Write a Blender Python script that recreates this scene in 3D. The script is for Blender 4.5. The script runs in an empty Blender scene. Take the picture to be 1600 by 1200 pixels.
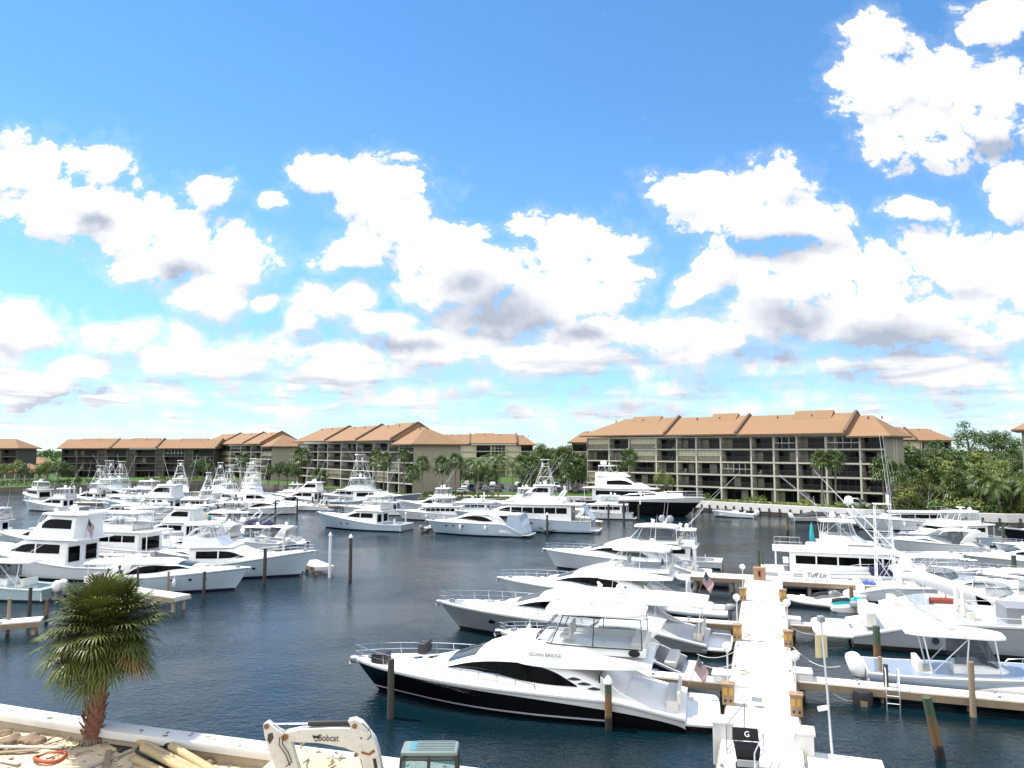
import bpy, bmesh, math, random
from math import sin, cos, pi, radians, sqrt, atan2, exp, hypot
from mathutils import Vector, Matrix, noise as mnoise
SC = bpy.context.scene
COL = SC.collection
# ------------------------------------------------------------------ camera
CAM_H = 12.0
F = 1164.0                      # focal length in photo pixels (1600 wide)
TILT = math.atan(103.0 / F)
cam = bpy.data.cameras.new('camera')
cam.lens = 36.0 * F / 1600.0
cam.sensor_width = 36.0
cam.clip_start = 0.1
cam.clip_end = 12000.0
camo = bpy.data.objects.new('camera', cam)
COL.objects.link(camo)
camo.location = (0, 0, CAM_H)
camo.rotation_euler = (radians(90) + TILT, 0, 0)
SC.camera = camo
# ------------------------------------------------------------------ light
SUN_EL, SUN_AZ = radians(62), radians(-74)     # azimuth clockwise from +Y: the sun stands to the left, a little beyond
SUNV = Vector((sin(SUN_AZ) * cos(SUN_EL), cos(SUN_AZ) * cos(SUN_EL), sin(SUN_EL)))
sl = bpy.data.lights.new('sun', 'SUN')
sl.energy = 4.6
sl.angle = radians(0.5)
sl.color = (1.0, 0.955, 0.89)
so = bpy.data.objects.new('sun', sl)
COL.objects.link(so)
so.rotation_euler = SUNV.to_track_quat('Z', 'Y').to_euler()
SC.view_settings.view_transform = 'Standard'
SC.view_settings.look = 'None'
SC.view_settings.exposure = 0.72
SC.view_settings.gamma = 1.0
SC.cycles.max_bounces = 6
SC.cycles.diffuse_bounces = 2
SC.cycles.glossy_bounces = 3
SC.cycles.transmission_bounces = 4
SC.cycles.transparent_max_bounces = 10
SC.cycles.caustics_reflective = False
SC.cycles.caustics_refractive = False
SC.cycles.use_denoising = True


def uv_of(px, py):              # photo pixel -> direction as (x / y, z / y)
    x = (px - 800.0) / F
    t = (600.0 - py) / F
    Y = cos(TILT) - sin(TILT) * t
    Z = sin(TILT) + cos(TILT) * t
    return x / Y, Z / Y


def at(px, py, z=0.0):          # photo pixel -> point on the level z
    u, v = uv_of(px, py)
    Y = (z - CAM_H) / v
    return Vector((u * Y, Y, z))


def at_y(px, py, Y):            # photo pixel -> point at the distance Y
    u, v = uv_of(px, py)
    return Vector((u * Y, Y, CAM_H + v * Y))


# ------------------------------------------------------------------ node helpers
class NT:
    def __init__(s, tree):
        s.t = tree
        s.n = tree.nodes
        s.l = tree.links

    def node(s, kind, **kw):
        n = s.n.new(kind)
        for k, v in kw.items():
            setattr(n, k, v)
        return n

    def put(s, sock, val):
        if hasattr(val, 'is_output'):
            s.l.new(val, sock)
        elif val is not None:
            try:
                sock.default_value = val
            except TypeError:
                sock.default_value = (val, val, val)

    def m(s, op, a, b=None, c=None, clamp=False):
        n = s.node('ShaderNodeMath', operation=op, use_clamp=clamp)
        s.put(n.inputs[0], a)
        if b is not None:
            s.put(n.inputs[1], b)
        if c is not None:
            s.put(n.inputs[2], c)
        return n.outputs[0]

    def v(s, op, a, b=None):
        n = s.node('ShaderNodeVectorMath', operation=op)
        s.put(n.inputs[0], a)
        if b is not None:
            s.put(n.inputs[1], b)
        return n.outputs['Value'] if op in ('LENGTH', 'DOT_PRODUCT', 'DISTANCE') else n.outputs[0]

    def xyz(s, x, y, z):
        n = s.node('ShaderNodeCombineXYZ')
        for i, q in enumerate((x, y, z)):
            s.put(n.inputs[i], q)
        return n.outputs[0]

    def sep(s, a):
        n = s.node('ShaderNodeSeparateXYZ')
        s.put(n.inputs[0], a)
        return n.outputs

    def step(s, a, lo, hi, t0=0.0, t1=1.0, smooth=True):
        n = s.node('ShaderNodeMapRange', interpolation_type='SMOOTHSTEP' if smooth else 'LINEAR')
        s.put(n.inputs[0], a)
        for i, q in enumerate((lo, hi, t0, t1)):
            s.put(n.inputs[1 + i], q)
        return n.outputs[0]

    def noise(s, vec, scale, detail=4.0, rough=0.5, dim='3D', w=None, out=0):
        n = s.node('ShaderNodeTexNoise', noise_dimensions=dim)
        s.put(n.inputs['Vector'], vec)
        s.put(n.inputs['Scale'], scale)
        s.put(n.inputs['Detail'], detail)
        s.put(n.inputs['Roughness'], rough)
        if w is not None:
            s.put(n.inputs['W'], w)
        return n.outputs[out]

    def mix(s, f, a, b, typ='RGBA', blend='MIX'):
        n = s.node('ShaderNodeMix', data_type=typ, blend_type=blend) if typ == 'RGBA' else s.node('ShaderNodeMix', data_type=typ)
        ins = [i for i in n.inputs if i.enabled]
        s.put(ins[0], f)
        s.put(ins[1], a)
        s.put(ins[2], b)
        return [o for o in n.outputs if o.enabled][0]


# ------------------------------------------------------------------ sky with cumulus clouds
CLOUDS = [  # centre and radii of the cloud heads, in photo pixels
    (20, 262, 95, 58), (150, 252, 66, 50), (110, 318, 150, 62), (225, 352, 120, 58), (325, 300, 46, 36),
    (262, 398, 105, 48), (370, 402, 66, 52), (330, 462, 70, 46), (190, 418, 50, 24), (424, 323, 32, 18), (412, 470, 28, 17),
    (498, 268, 60, 34), (585, 290, 98, 56), (612, 345, 92, 66), (555, 392, 60, 36), (690, 385, 96, 56), (735, 440, 92, 66),
    (665, 452, 55, 48), (770, 490, 110, 46), (862, 352, 78, 34), (905, 392, 112, 66), (885, 455, 120, 60), (970, 430, 52, 54),
    (530, 474, 68, 40), (482, 500, 36, 22), (600, 505, 60, 22),
    (1105, 300, 92, 46), (1195, 286, 92, 46), (1175, 340, 125, 58), (1275, 350, 62, 38), (1115, 405, 42, 52), (1090, 450, 44, 30),
    (1428, 328, 52, 24), (1240, 440, 118, 58), (1360, 425, 140, 66), (1500, 405, 110, 56), (1590, 420, 80, 80), (1300, 500, 170, 56), (1480, 500, 170, 60),
    (1375, 60, 58, 50), (1370, 130, 82, 70), (1475, 125, 112, 66), (1560, 165, 110, 90), (1440, 215, 100, 66), (1565, 30, 64, 44), (1585, 300, 46, 52),
    (30, 512, 66, 42), (40, 600, 90, 34), (170, 530, 80, 30), (330, 555, 130, 40), (520, 575, 130, 40), (120, 570, 60, 22),
    (700, 545, 130, 34), (930, 520, 110, 40), (1080, 530, 110, 46), (1180, 500, 80, 44), (860, 560, 150, 34), (1440, 580, 150, 34),
]
GREYS = [(775, 492, 95, 48), (735, 445, 40, 30), (1215, 388, 85, 26), (1390, 528, 105, 40), (1240, 492, 70, 34), (1345, 590, 80, 24), (905, 522, 55, 18),
         (765, 628, 90, 24), (148, 345, 30, 20), (275, 415, 42, 18), (70, 633, 45, 10), (520, 640, 60, 12), (1150, 610, 110, 22), (1000, 640, 150, 18),
         (640, 545, 50, 16), (1480, 640, 120, 18), (1210, 560, 60, 18), (1570, 225, 60, 26)]
w = bpy.data.worlds.new('World')
SC.world = w
w.use_nodes = True
W = NT(w.node_tree)
W.n.clear()


def cloud_group():
    g = bpy.data.node_groups.new('cloud_density', 'ShaderNodeTree')
    g.interface.new_socket('P', in_out='INPUT', socket_type='NodeSocketVector')
    g.interface.new_socket('Soft', in_out='OUTPUT', socket_type='NodeSocketFloat')
    g.interface.new_socket('Full', in_out='OUTPUT', socket_type='NodeSocketFloat')
    N = NT(g)
    gi = N.node('NodeGroupInput')
    go = N.node('NodeGroupOutput')
    P0 = gi.outputs[0]
    wn = N.noise(P0, 9.0, 3.0, 0.55, out=1)
    warp = N.v('MULTIPLY', N.v('SUBTRACT', wn, (0.5, 0.5, 0.5)), (0.062, 0.05, 0.0))
    P = N.v('ADD', P0, warp)
    best = None
    for (cx, cy, rx, ry) in CLOUDS:
        u0, v0 = uv_of(cx, cy)
        d = N.v('MULTIPLY', N.v('SUBTRACT', P, (u0, v0, 0)), (F / rx, F / ry, 0))
        d = N.m('MULTIPLY', N.m('SUBTRACT', 1.30, N.v('LENGTH', d)), 2.0)
        if best is None:
            best = d
        else:
            n = N.node('ShaderNodeMath', operation='SMOOTH_MAX')
            N.put(n.inputs[0], best)
            N.put(n.inputs[1], d)
            n.inputs[2].default_value = 0.18
            best = n.outputs[0]
    best = N.m('MINIMUM', N.m('MAXIMUM', best, -0.9), 1.6)
    x, y, z = N.sep(P0)
    # low bank of clouds receding to the horizon
    h = N.m('ADD', N.m('MAXIMUM', y, 0.0), 0.045)
    pl = N.xyz(N.m('DIVIDE', x, h), N.m('DIVIDE', 0.55, h), 3.1)
    ln = N.noise(pl, 0.72, 5.0, 0.55)
    band = N.m('MULTIPLY', N.step(y, 0.0, 0.05, 0.55, 1.0), N.step(y, 0.13, 0.24, 1.0, 0.0))
    low = N.m('SUBTRACT', N.m('MULTIPLY', N.m('SUBTRACT', ln, 0.30), 2.8), N.m('MULTIPLY', N.m('SUBTRACT', 1.0, band), 1.6))
    n = N.node('ShaderNodeMath', operation='SMOOTH_MAX')
    N.put(n.inputs[0], best)
    N.put(n.inputs[1], low)
    n.inputs[2].default_value = 0.25
    base = n.outputs[0]
    # billows: inverted cells over fractal noise, finer near the horizon
    Q = N.v('MULTIPLY', P, (1.0, 1.25, 1.0))
    vo = N.node('ShaderNodeTexVoronoi', feature='SMOOTH_F1', voronoi_dimensions='2D')
    N.put(vo.inputs['Vector'], Q)
    vo.inputs['Scale'].default_value = 17.0
    vo.inputs['Detail'].default_value = 4.0
    vo.inputs['Roughness'].default_value = 0.62
    vo.inputs['Smoothness'].default_value = 0.35
    bil = N.m('SUBTRACT', 0.50, vo.outputs['Distance'])
    f1 = N.m('SUBTRACT', N.noise(P0, 7.0, 11.0, 0.66), 0.5)
    full = N.m('ADD', N.m('ADD', base, N.m('MULTIPLY', bil, 1.25)), N.m('MULTIPLY', f1, 2.1))
    f2 = N.m('SUBTRACT', N.noise(P0, 7.0, 3.0, 0.5), 0.5)
    soft = N.m('ADD', N.m('ADD', base, N.m('MULTIPLY', bil, 0.35)), N.m('MULTIPLY', f2, 0.8))
    N.l.new(soft, go.inputs[0])
    N.l.new(full, go.inputs[1])
    return g


CG = cloud_group()
tc = W.node('ShaderNodeTexCoord')
gx, gy, gz = W.sep(tc.outputs['Generated'])
den = W.m('MAXIMUM', W.m('ABSOLUTE', gy), 0.08)
P = W.xyz(W.m('DIVIDE', gx, den), W.m('DIVIDE', gz, den), 0.0)


def dens(off):
    n = W.node('ShaderNodeGroup')
    n.node_tree = CG
    W.put(n.inputs[0], W.v('ADD', P, off))
    return n.outputs


d0 = dens((0, 0, 0))
d1 = dens((-0.010, 0.028, 0))
alpha = W.m('MULTIPLY', W.m('MAXIMUM', W.step(d0[1], -0.05, 0.50), W.m('MULTIPLY', W.step(d0[1], -0.9, 0.3, 0.0, 0.55), W.step(W.sep(P)[1], 0.15, 0.30, 1.0, 0.25))), W.step(W.sep(P)[1], -0.01, 0.0))
# unseen white cloud added behind the camera to fill the sides facing it
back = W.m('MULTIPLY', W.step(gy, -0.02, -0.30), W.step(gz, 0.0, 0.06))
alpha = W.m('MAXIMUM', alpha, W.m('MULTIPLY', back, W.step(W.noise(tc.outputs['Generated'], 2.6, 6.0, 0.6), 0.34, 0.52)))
rise = W.m('SUBTRACT', d1[0], d0[0])
shade = W.m('MULTIPLY', W.step(rise, -0.15, 0.95), 0.55)
gb = None
wn = W.v('MULTIPLY', W.v('SUBTRACT', W.noise(P, 11.0, 5.0, 0.6, out=1), (0.5, 0.5, 0.5)), (0.09, 0.06, 0))
PG = W.v('ADD', P, wn)
for (cx, cy, rx, ry) in GREYS:
    u0, v0 = uv_of(cx, cy)
    d = W.v('MULTIPLY', W.v('SUBTRACT', PG, (u0, v0, 0)), (F / rx, F / ry, 0))
    d = W.m('SUBTRACT', 1.25, W.v('LENGTH', d), clamp=True)
    gb = d if gb is None else W.m('MAXIMUM', gb, d)
fine = W.m('ADD', 0.55, W.m('MULTIPLY', W.noise(P, 14.0, 3.0, 0.5), 0.9))
shade = W.m('ADD', shade, W.m('MULTIPLY', W.m('MULTIPLY', W.m('MULTIPLY', gb, 0.9), fine), W.step(d0[0], 0.0, 0.7)), clamp=True)
hh = W.m('ADD', W.m('MAXIMUM', W.sep(P)[1], 0.0), 0.05)
st = W.noise(W.xyz(W.m('DIVIDE', gx, W.m('MULTIPLY', den, hh)), W.m('DIVIDE', 0.9, hh), 7.7), 0.9, 5.0, 0.6)
shade = W.m('ADD', shade, W.m('MULTIPLY', W.step(st, 0.46, 0.68), W.step(W.sep(P)[1], 0.06, 0.22, 0.75, 0.0)), clamp=True)
hz = W.step(W.sep(P)[1], 0.0, 0.14, 0.6, 0.0)                      # far clouds pale out in the air
shade = W.m('MULTIPLY', shade, W.m('SUBTRACT', 1.0, W.m('MULTIPLY', hz, 0.6)))
ccol = W.mix(shade, (0.74, 0.745, 0.75, 1), (0.33, 0.37, 0.45, 1))
sky = W.node('ShaderNodeTexSky', sky_type='NISHITA')
sky.sun_disc = False
sky.sun_elevation = SUN_EL
sky.sun_rotation = SUN_AZ
sky.altitude = 0.0
sky.air_density = 1.0
sky.dust_density = 0.0
sky.ozone_density = 4.0
hs = W.node('ShaderNodeHueSaturation')
hs.inputs['Hue'].default_value = 0.497
hs.inputs['Saturation'].default_value = 1.18
hs.inputs['Value'].default_value = 1.5
W.l.new(sky.outputs[0], hs.inputs['Color'])
b0 = W.node('ShaderNodeBackground')
VV = W.sep(P)[1]
air = W.mix(W.step(VV, -0.02, 0.30), (0.50, 0.66, 0.92, 1), (1, 1, 1, 1))
W.put(b0.inputs[0], W.mix(1.0, hs.outputs[0], air, blend='MULTIPLY'))
b0.inputs[1].default_value = 0.090
b1 = W.node('ShaderNodeBackground')
W.put(b1.inputs[0], ccol)
W.put(b1.inputs[1], W.m('ADD', 0.92, W.m('MULTIPLY', back, 0.75)))          # added cloud behind the camera kept brighter for fill
mx = W.node('ShaderNodeMixShader')
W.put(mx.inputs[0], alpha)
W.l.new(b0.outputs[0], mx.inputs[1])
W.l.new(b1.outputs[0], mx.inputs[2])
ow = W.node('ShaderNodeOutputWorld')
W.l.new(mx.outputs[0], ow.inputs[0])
w.cycles.sampling_method = 'MANUAL'
w.cycles.sample_map_resolution = 512
# ------------------------------------------------------------------ materials
MATS = {}


def mat(name, col, rough=0.5, metal=0.0, var=0.06, vscale=3.0, bump=0.0, bscale=20.0, spec=0.5, coat=0.0, dirt=0.0, alpha=1.0, gen=None):
    if name in MATS:
        return MATS[name]
    m = bpy.data.materials.new(name)
    m.use_nodes = True
    N = NT(m.node_tree)
    bs = N.n['Principled BSDF']
    bs.inputs['Roughness'].default_value = rough
    bs.inputs['Metallic'].default_value = metal
    bs.inputs['Specular IOR Level'].default_value = spec
    bs.inputs['Coat Weight'].default_value = coat
    bs.inputs['Alpha'].default_value = alpha
    tcn = N.node('ShaderNodeTexCoord')
    ob = tcn.outputs['Object']
    if gen:
        c = gen(N, ob, bs)
        if c is not None:
            N.put(bs.inputs['Base Color'], c)
    else:
        a = tuple(max(0, x * (1 - var)) for x in col) + (1,)
        b = tuple(min(1, x * (1 + var)) for x in col) + (1,)
        c = N.mix(N.noise(ob, vscale, 4.0, 0.6), a, b)
        if dirt:
            d = N.step(N.noise(ob, vscale * 2.3, 6.0, 0.7), 0.5, 0.8)
            c = N.mix(N.m('MULTIPLY', d, dirt), c, tuple(x * 0.45 for x in col) + (1,))
        N.put(bs.inputs['Base Color'], c)
    if bump:
        bn = N.node('ShaderNodeBump')
        bn.inputs['Strength'].default_value = bump
        bn.inputs['Distance'].default_value = 0.05
        N.put(bn.inputs['Height'], N.noise(ob, bscale, 5.0, 0.6))
        N.l.new(bn.outputs[0], bs.inputs['Normal'])
    MATS[name] = m
    return m


def hull_mat(name, col, boot=(0.02, 0.025, 0.04), top=0.16, stripe=None, sz=(0.3, 0.36), rough=0.12):
    def gen(N, ob, bs):
        z = N.sep(ob)[2]
        c = N.mix(N.noise(ob, 0.8, 3.0, 0.5), tuple(x * 0.95 for x in col) + (1,), tuple(min(1, x * 1.04) for x in col) + (1,))
        streak = N.step(N.noise(N.v('MULTIPLY', ob, (3.0, 3.0, 0.35)), 2.0, 5.0, 0.65), 0.56, 0.8)
        c = N.mix(N.m('MULTIPLY', streak, 0.10), c, (0.25, 0.22, 0.17, 1))
        if stripe:
            f = N.m('MULTIPLY', N.m('GREATER_THAN', z, sz[0]), N.m('LESS_THAN', z, sz[1]))
            c = N.mix(f, c, stripe + (1,))
        return N.mix(N.m('LESS_THAN', z, top), c, boot + (1,))
    return mat(name, col, rough=rough, coat=0.3, gen=gen)


M_GEL = mat('white_gelcoat', (0.82, 0.82, 0.80), 0.22, var=0.03, vscale=1.2, coat=0.3, dirt=0.03)
M_DECK = mat('white_nonskid_deck', (0.80, 0.80, 0.77), 0.55, var=0.04, vscale=2.0, dirt=0.06)
M_GLASS = mat('smoked_glass', (0.0015, 0.0018, 0.0025), 0.06, var=0.3, vscale=1.5, spec=0.10)
M_BLUEGLASS = mat('blue_glass', (0.015, 0.03, 0.045), 0.05, var=0.3, vscale=1.5, spec=0.35)
M_STEEL = mat('polished_steel', (0.78, 0.79, 0.80), 0.22, metal=0.9, var=0.05)
M_PIPE = mat('white_pipe', (0.80, 0.80, 0.80), 0.3, var=0.03)
M_ALU = mat('anodised_pipe', (0.62, 0.64, 0.66), 0.35, metal=0.6, var=0.05)
M_RUB = mat('black_rubber', (0.02, 0.02, 0.021), 0.6, var=0.2)
M_PAD = mat('grey_nonskid', (0.56, 0.57, 0.58), 0.7, var=0.06, vscale=2.0)
M_GREY = mat('grey_plastic', (0.22, 0.23, 0.24), 0.45)
M_NAVY = mat('navy_canvas', (0.012, 0.018, 0.05), 0.8, var=0.2, bump=0.3)
M_TAN = mat('tan_canvas', (0.36, 0.31, 0.23), 0.85, var=0.12, bump=0.3, bscale=8)
M_WCANVAS = mat('white_canvas', (0.78, 0.78, 0.77), 0.8, var=0.04, bump=0.3, bscale=6)
M_TEAK = mat('teak', (0.30, 0.17, 0.085), 0.6, var=0.2, vscale=6)
M_CREAM = mat('cream_vinyl', (0.70, 0.66, 0.58), 0.5, var=0.06)
M_INT = mat('cabin_dark_interior', (0.05, 0.045, 0.04), 0.7, var=0.2)
M_REDP = mat('red_plastic', (0.24, 0.045, 0.025), 0.4, var=0.1)
M_TEAL = mat('teal_cloth', (0.02, 0.36, 0.40), 0.8, var=0.12)
M_CHROME = mat('bright_metal', (0.8, 0.8, 0.82), 0.15, metal=1.0, var=0.03)
H_WHITE = hull_mat('white_hull', (0.78, 0.80, 0.82))
H_BLACK = hull_mat('black_hull', (0.004, 0.004, 0.005), boot=(0.004, 0.004, 0.005), stripe=(0.55, 0.57, 0.62), sz=(0.16, 0.25))
H_GREY = hull_mat('grey_hull', (0.26, 0.28, 0.29), boot=(0.02, 0.02, 0.02))
H_SILVER = hull_mat('silver_hull', (0.36, 0.38, 0.40), boot=(0.03, 0.03, 0.03), top=0.3)
H_BLUE = hull_mat('ice_blue_hull', (0.50, 0.60, 0.70), boot=(0.015, 0.02, 0.06))
H_SLATE = hull_mat('slate_blue_hull', (0.19, 0.24, 0.31), boot=(0.01, 0.01, 0.03))
H_NAVYW = hull_mat('white_hull_with_navy_band', (0.78, 0.78, 0.80), stripe=(0.012, 0.014, 0.07), sz=(0.30, 1.02))
H_DARK = hull_mat('dark_navy_hull', (0.008, 0.010, 0.016), boot=(0.05, 0.01, 0.01))
H_AQUA = hull_mat('pale_aqua_hull', (0.42, 0.55, 0.56), boot=(0.02, 0.03, 0.05))


def clear_mat(name, tint, a):
    m = bpy.data.materials.new(name)
    m.use_nodes = True
    N = NT(m.node_tree)
    bs = N.n['Principled BSDF']
    bs.inputs['Base Color'].default_value = tint + (1,)
    bs.inputs['Roughness'].default_value = 0.08
    tr = N.node('ShaderNodeBsdfTransparent')
    tr.inputs[0].default_value = (0.92, 0.94, 0.95, 1)
    mxs = N.node('ShaderNodeMixShader')
    tcn = N.node('ShaderNodeTexCoord')
    wr = N.noise(tcn.outputs['Object'], 2.5, 4.0, 0.6)
    N.put(mxs.inputs[0], N.m('MULTIPLY', N.m('ADD', 0.55, wr), a))
    N.l.new(tr.outputs[0], mxs.inputs[1])
    N.l.new(bs.outputs[0], mxs.inputs[2])
    N.l.new(mxs.outputs[0], N.n['Material Output'].inputs[0])
    MATS[name] = m
    return m


M_CLEAR = clear_mat('clear_vinyl', (0.25, 0.28, 0.31), 0.15)
M_SMOKE = clear_mat('tinted_vinyl', (0.06, 0.075, 0.09), 0.62)


# ------------------------------------------------------------------ mesh building
SPLIT = {'roof_support', 'end_wall', 'support_pile', 'cleat', 'deck_post', 'cockpit_wing', 'hardtop_support', 'end_pilaster', 'fascia_board', 'dock_pile', 'porthole', 'vent_pipe', 'socket', 'vent', 'side_rail',
         'rail_cushion', 'rung', 'pivot_pin', 'hydraulic_hose', 'cab_glass', 'cockpit_seat', 'helm_seat', 'stern_wrap', 'hardtop_arch', 'bridge_seat', 'boat_deck_rail', 'hardtop_frame'}
class MB:
    def __init__(s):
        s.v = []
        s.f = []
        s.mi = []
        s.cur = 0

    def add(s, vs, fs):
        o = len(s.v)
        s.v.extend([tuple(q) for q in vs])
        for f in fs:
            s.f.append(tuple(i + o for i in f))
            s.mi.append(s.cur)
        return s

    def box(s, c, d, rz=0.0, ry=0.0, taper=1.0):
        R = Matrix.Rotation(rz, 3, 'Z') @ Matrix.Rotation(ry, 3, 'Y')
        vs = []
        for z in (-.5, .5):
            k = taper if z > 0 else 1.0
            for x, y in ((-.5, -.5), (.5, -.5), (.5, .5), (-.5, .5)):
                vs.append(Vector(c) + R @ Vector((x * d[0] * k, y * d[1] * k, z * d[2])))
        return s.add(vs, [(0, 3, 2, 1), (4, 5, 6, 7), (0, 1, 5, 4), (1, 2, 6, 5), (2, 3, 7, 6), (3, 0, 4, 7)])

    def rbox(s, x0, x1, y0, y1, z0, z1, r=0.05):
        # rounded-plan, chamfered box
        r = min(r, (x1 - x0) * .45, (y1 - y0) * .45, (z1 - z0) * .45)

        def ring(z, k):
            out = []
            for (cx, cy, a0) in ((x1 - r, y1 - r, 0), (x0 + r, y1 - r, 90), (x0 + r, y0 + r, 180), (x1 - r, y0 + r, 270)):
                for a in (0, 45, 90):
                    t = radians(a0 + a)
                    out.append((cx + r * k * cos(t), cy + r * k * sin(t), z))
            return out
        return s.loft([ring(z0, .5), ring(z0 + r * .5, 1), ring(z1 - r * .5, 1), ring(z1, .5)], True, True)

    def loft(s, secs, closed=True, caps=True):
        n = len(secs[0])
        vs = [p for q in secs for p in q]
        fs = []
        for i in range(len(secs) - 1):
            for j in range(n if closed else n - 1):
                k = (j + 1) % n
                fs.append((i * n + j, i * n + k, (i + 1) * n + k, (i + 1) * n + j))
        if caps:
            fs.append(tuple(range(n))[::-1])
            fs.append(tuple(range((len(secs) - 1) * n, len(secs) * n)))
        return s.add(vs, fs)

    def tube(s, path, r, n=6, caps=True, r2=None):
        P = [Vector(p) for p in path]
        secs = []
        up = None
        for i, p in enumerate(P):
            if i == 0:
                d = P[1] - p
            elif i == len(P) - 1:
                d = p - P[i - 1]
            else:
                d = (P[i + 1] - p).normalized() + (p - P[i - 1]).normalized()
            if d.length < 1e-9:
                d = Vector((0, 0, 1))
            d.normalize()
            if up is None:
                up = d.orthogonal().normalized()
            up = (up - d * up.dot(d))
            if up.length < 1e-6:
                up = d.orthogonal()
            up.normalize()
            b = d.cross(up)
            rr = r if r2 is None else r + (r2 - r) * i / (len(P) - 1)
            secs.append([p + up * rr * cos(2 * pi * k / n) + b * rr * sin(2 * pi * k / n) for k in range(n)])
        return s.loft(secs, True, caps)

    def lathe(s, prof, n=16, c=(0, 0, 0)):
        secs = [[(c[0] + r * cos(2 * pi * k / n), c[1] + r * sin(2 * pi * k / n), c[2] + z) for k in range(n)] for r, z in prof]
        return s.loft(secs, True, True)

    def prism(s, poly, y0, y1):   # polygon in (x, z), swept along y
        n = len(poly)
        vs = [(x, y0, z) for x, z in poly] + [(x, y1, z) for x, z in poly]
        fs = [tuple(range(n)), tuple(range(2 * n - 1, n - 1, -1))]
        fs += [(i, n + i, n + (i + 1) % n, (i + 1) % n) for i in range(n)]
        return s.add(vs, fs)

    def plate(s, poly, z0, z1):   # polygon in (x, y), given a thickness in z
        n = len(poly)
        vs = [(x, y, z0) for x, y in poly] + [(x, y, z1) for x, y in poly]
        fs = [tuple(range(n - 1, -1, -1)), tuple(range(n, 2 * n))]
        fs += [(i, (i + 1) % n, n + (i + 1) % n, n + i) for i in range(n)]
        return s.add(vs, fs)

    def data(s, name, mats, smooth=35.0, bevel=0.0, recalc=True):
        me = bpy.data.meshes.new(name)
        me.from_pydata(s.v, [], s.f)
        if not isinstance(mats, (list, tuple)):
            mats = [mats]
        for m in mats:
            me.materials.append(m)
        if len(mats) > 1:
            me.polygons.foreach_set('material_index', s.mi)
        if recalc or bevel:
            bm = bmesh.new()
            bm.from_mesh(me)
            if recalc:
                bmesh.ops.recalc_face_normals(bm, faces=bm.faces)
            if bevel:
                ed = [e for e in bm.edges if len(e.link_faces) == 2 and e.calc_face_angle(0) > radians(40)]
                bmesh.ops.bevel(bm, geom=ed, offset=bevel, segments=2, profile=0.6, affect='EDGES', clamp_overlap=True)
            bm.to_mesh(me)
            bm.free()
        if smooth:
            me.polygons.foreach_set('use_smooth', [True] * len(me.polygons))
            me.set_sharp_from_angle(angle=radians(smooth))
        me.update()
        return me

    def islands(s):
        up = list(range(len(s.v)))

        def find(a):
            while up[a] != a:
                up[a] = up[up[a]]
                a = up[a]
            return a
        for f in s.f:
            a = find(f[0])
            for q in f[1:]:
                up[find(q)] = a
        groups = {}
        for i, f in enumerate(s.f):
            groups.setdefault(find(f[0]), []).append(i)
        out = []
        for idx in groups.values():
            m_ = MB()
            mp = {}
            for i in idx:
                fc = []
                for q in s.f[i]:
                    if q not in mp:
                        mp[q] = len(m_.v)
                        m_.v.append(s.v[q])
                    fc.append(mp[q])
                m_.f.append(tuple(fc))
                m_.mi.append(s.mi[i])
            out.append(m_)
        return out

    def build(s, name, mats, parent=None, **kw):
        if not s.v:
            return None
        if name in SPLIT:
            isl = s.islands()
            if len(isl) > 1:
                return [q._build(name, mats, parent, **kw) for q in isl][0]
        return s._build(name, mats, parent, **kw)

    def _build(s, name, mats, parent=None, **kw):
        o = bpy.data.objects.new(name, s.data(name, mats, **kw))
        COL.objects.link(o)
        if parent is not None:
            o.parent = parent
        return o


def tag(o, label=None, cat=None, group=None, kind=None):
    if label:
        o['label'] = label
    if cat:
        o['category'] = cat
    if group:
        o['group'] = group
    if kind:
        o['kind'] = kind
    return o


def thing(name, label, cat, loc=(0, 0, 0), rz=0.0, group=None):
    o = bpy.data.objects.new(name, None)
    o.empty_display_size = 0.3
    COL.objects.link(o)
    o.location = loc
    o.rotation_euler = (0, 0, rz)
    return tag(o, label, cat, group)


def kids(o):
    return [c for c in KIDS.get(o.name, [])] if False else list(o.children)


def copy_tree(o, parent=None):
    c = o.copy()
    COL.objects.link(c)
    c.parent = parent
    for ch in list(o.children):
        copy_tree(ch, c)
    return c


def lerp(a, b, t):
    return a + (b - a) * t


def interp(pts, x):               # piecewise linear through (x, value...) tuples
    if x <= pts[0][0]:
        return pts[0][1:]
    for a, b in zip(pts, pts[1:]):
        if x <= b[0]:
            t = (x - a[0]) / max(1e-9, b[0] - a[0])
            return tuple(lerp(p, q, t) for p, q in zip(a[1:], b[1:]))
    return pts[-1][1:]


def interps(pts, x):              # smooth (Catmull-Rom) version
    n = len(pts)
    if x <= pts[0][0]:
        return pts[0][1:]
    if x >= pts[-1][0]:
        return pts[-1][1:]
    for i in range(n - 1):
        a, b = pts[i], pts[i + 1]
        if x <= b[0]:
            h = b[0] - a[0]
            t = (x - a[0]) / h
            out = []
            for k in range(1, len(a)):
                ma = (b[k] - pts[i - 1][k]) / (b[0] - pts[i - 1][0]) if i > 0 else (b[k] - a[k]) / h
                mb = (pts[i + 2][k] - a[k]) / (pts[i + 2][0] - a[0]) if i < n - 2 else (b[k] - a[k]) / h
                t2, t3 = t * t, t * t * t
                out.append((2 * t3 - 3 * t2 + 1) * a[k] + (t3 - 2 * t2 + t) * h * ma + (-2 * t3 + 3 * t2) * b[k] + (t3 - t2) * h * mb)
            return tuple(out)


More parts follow.
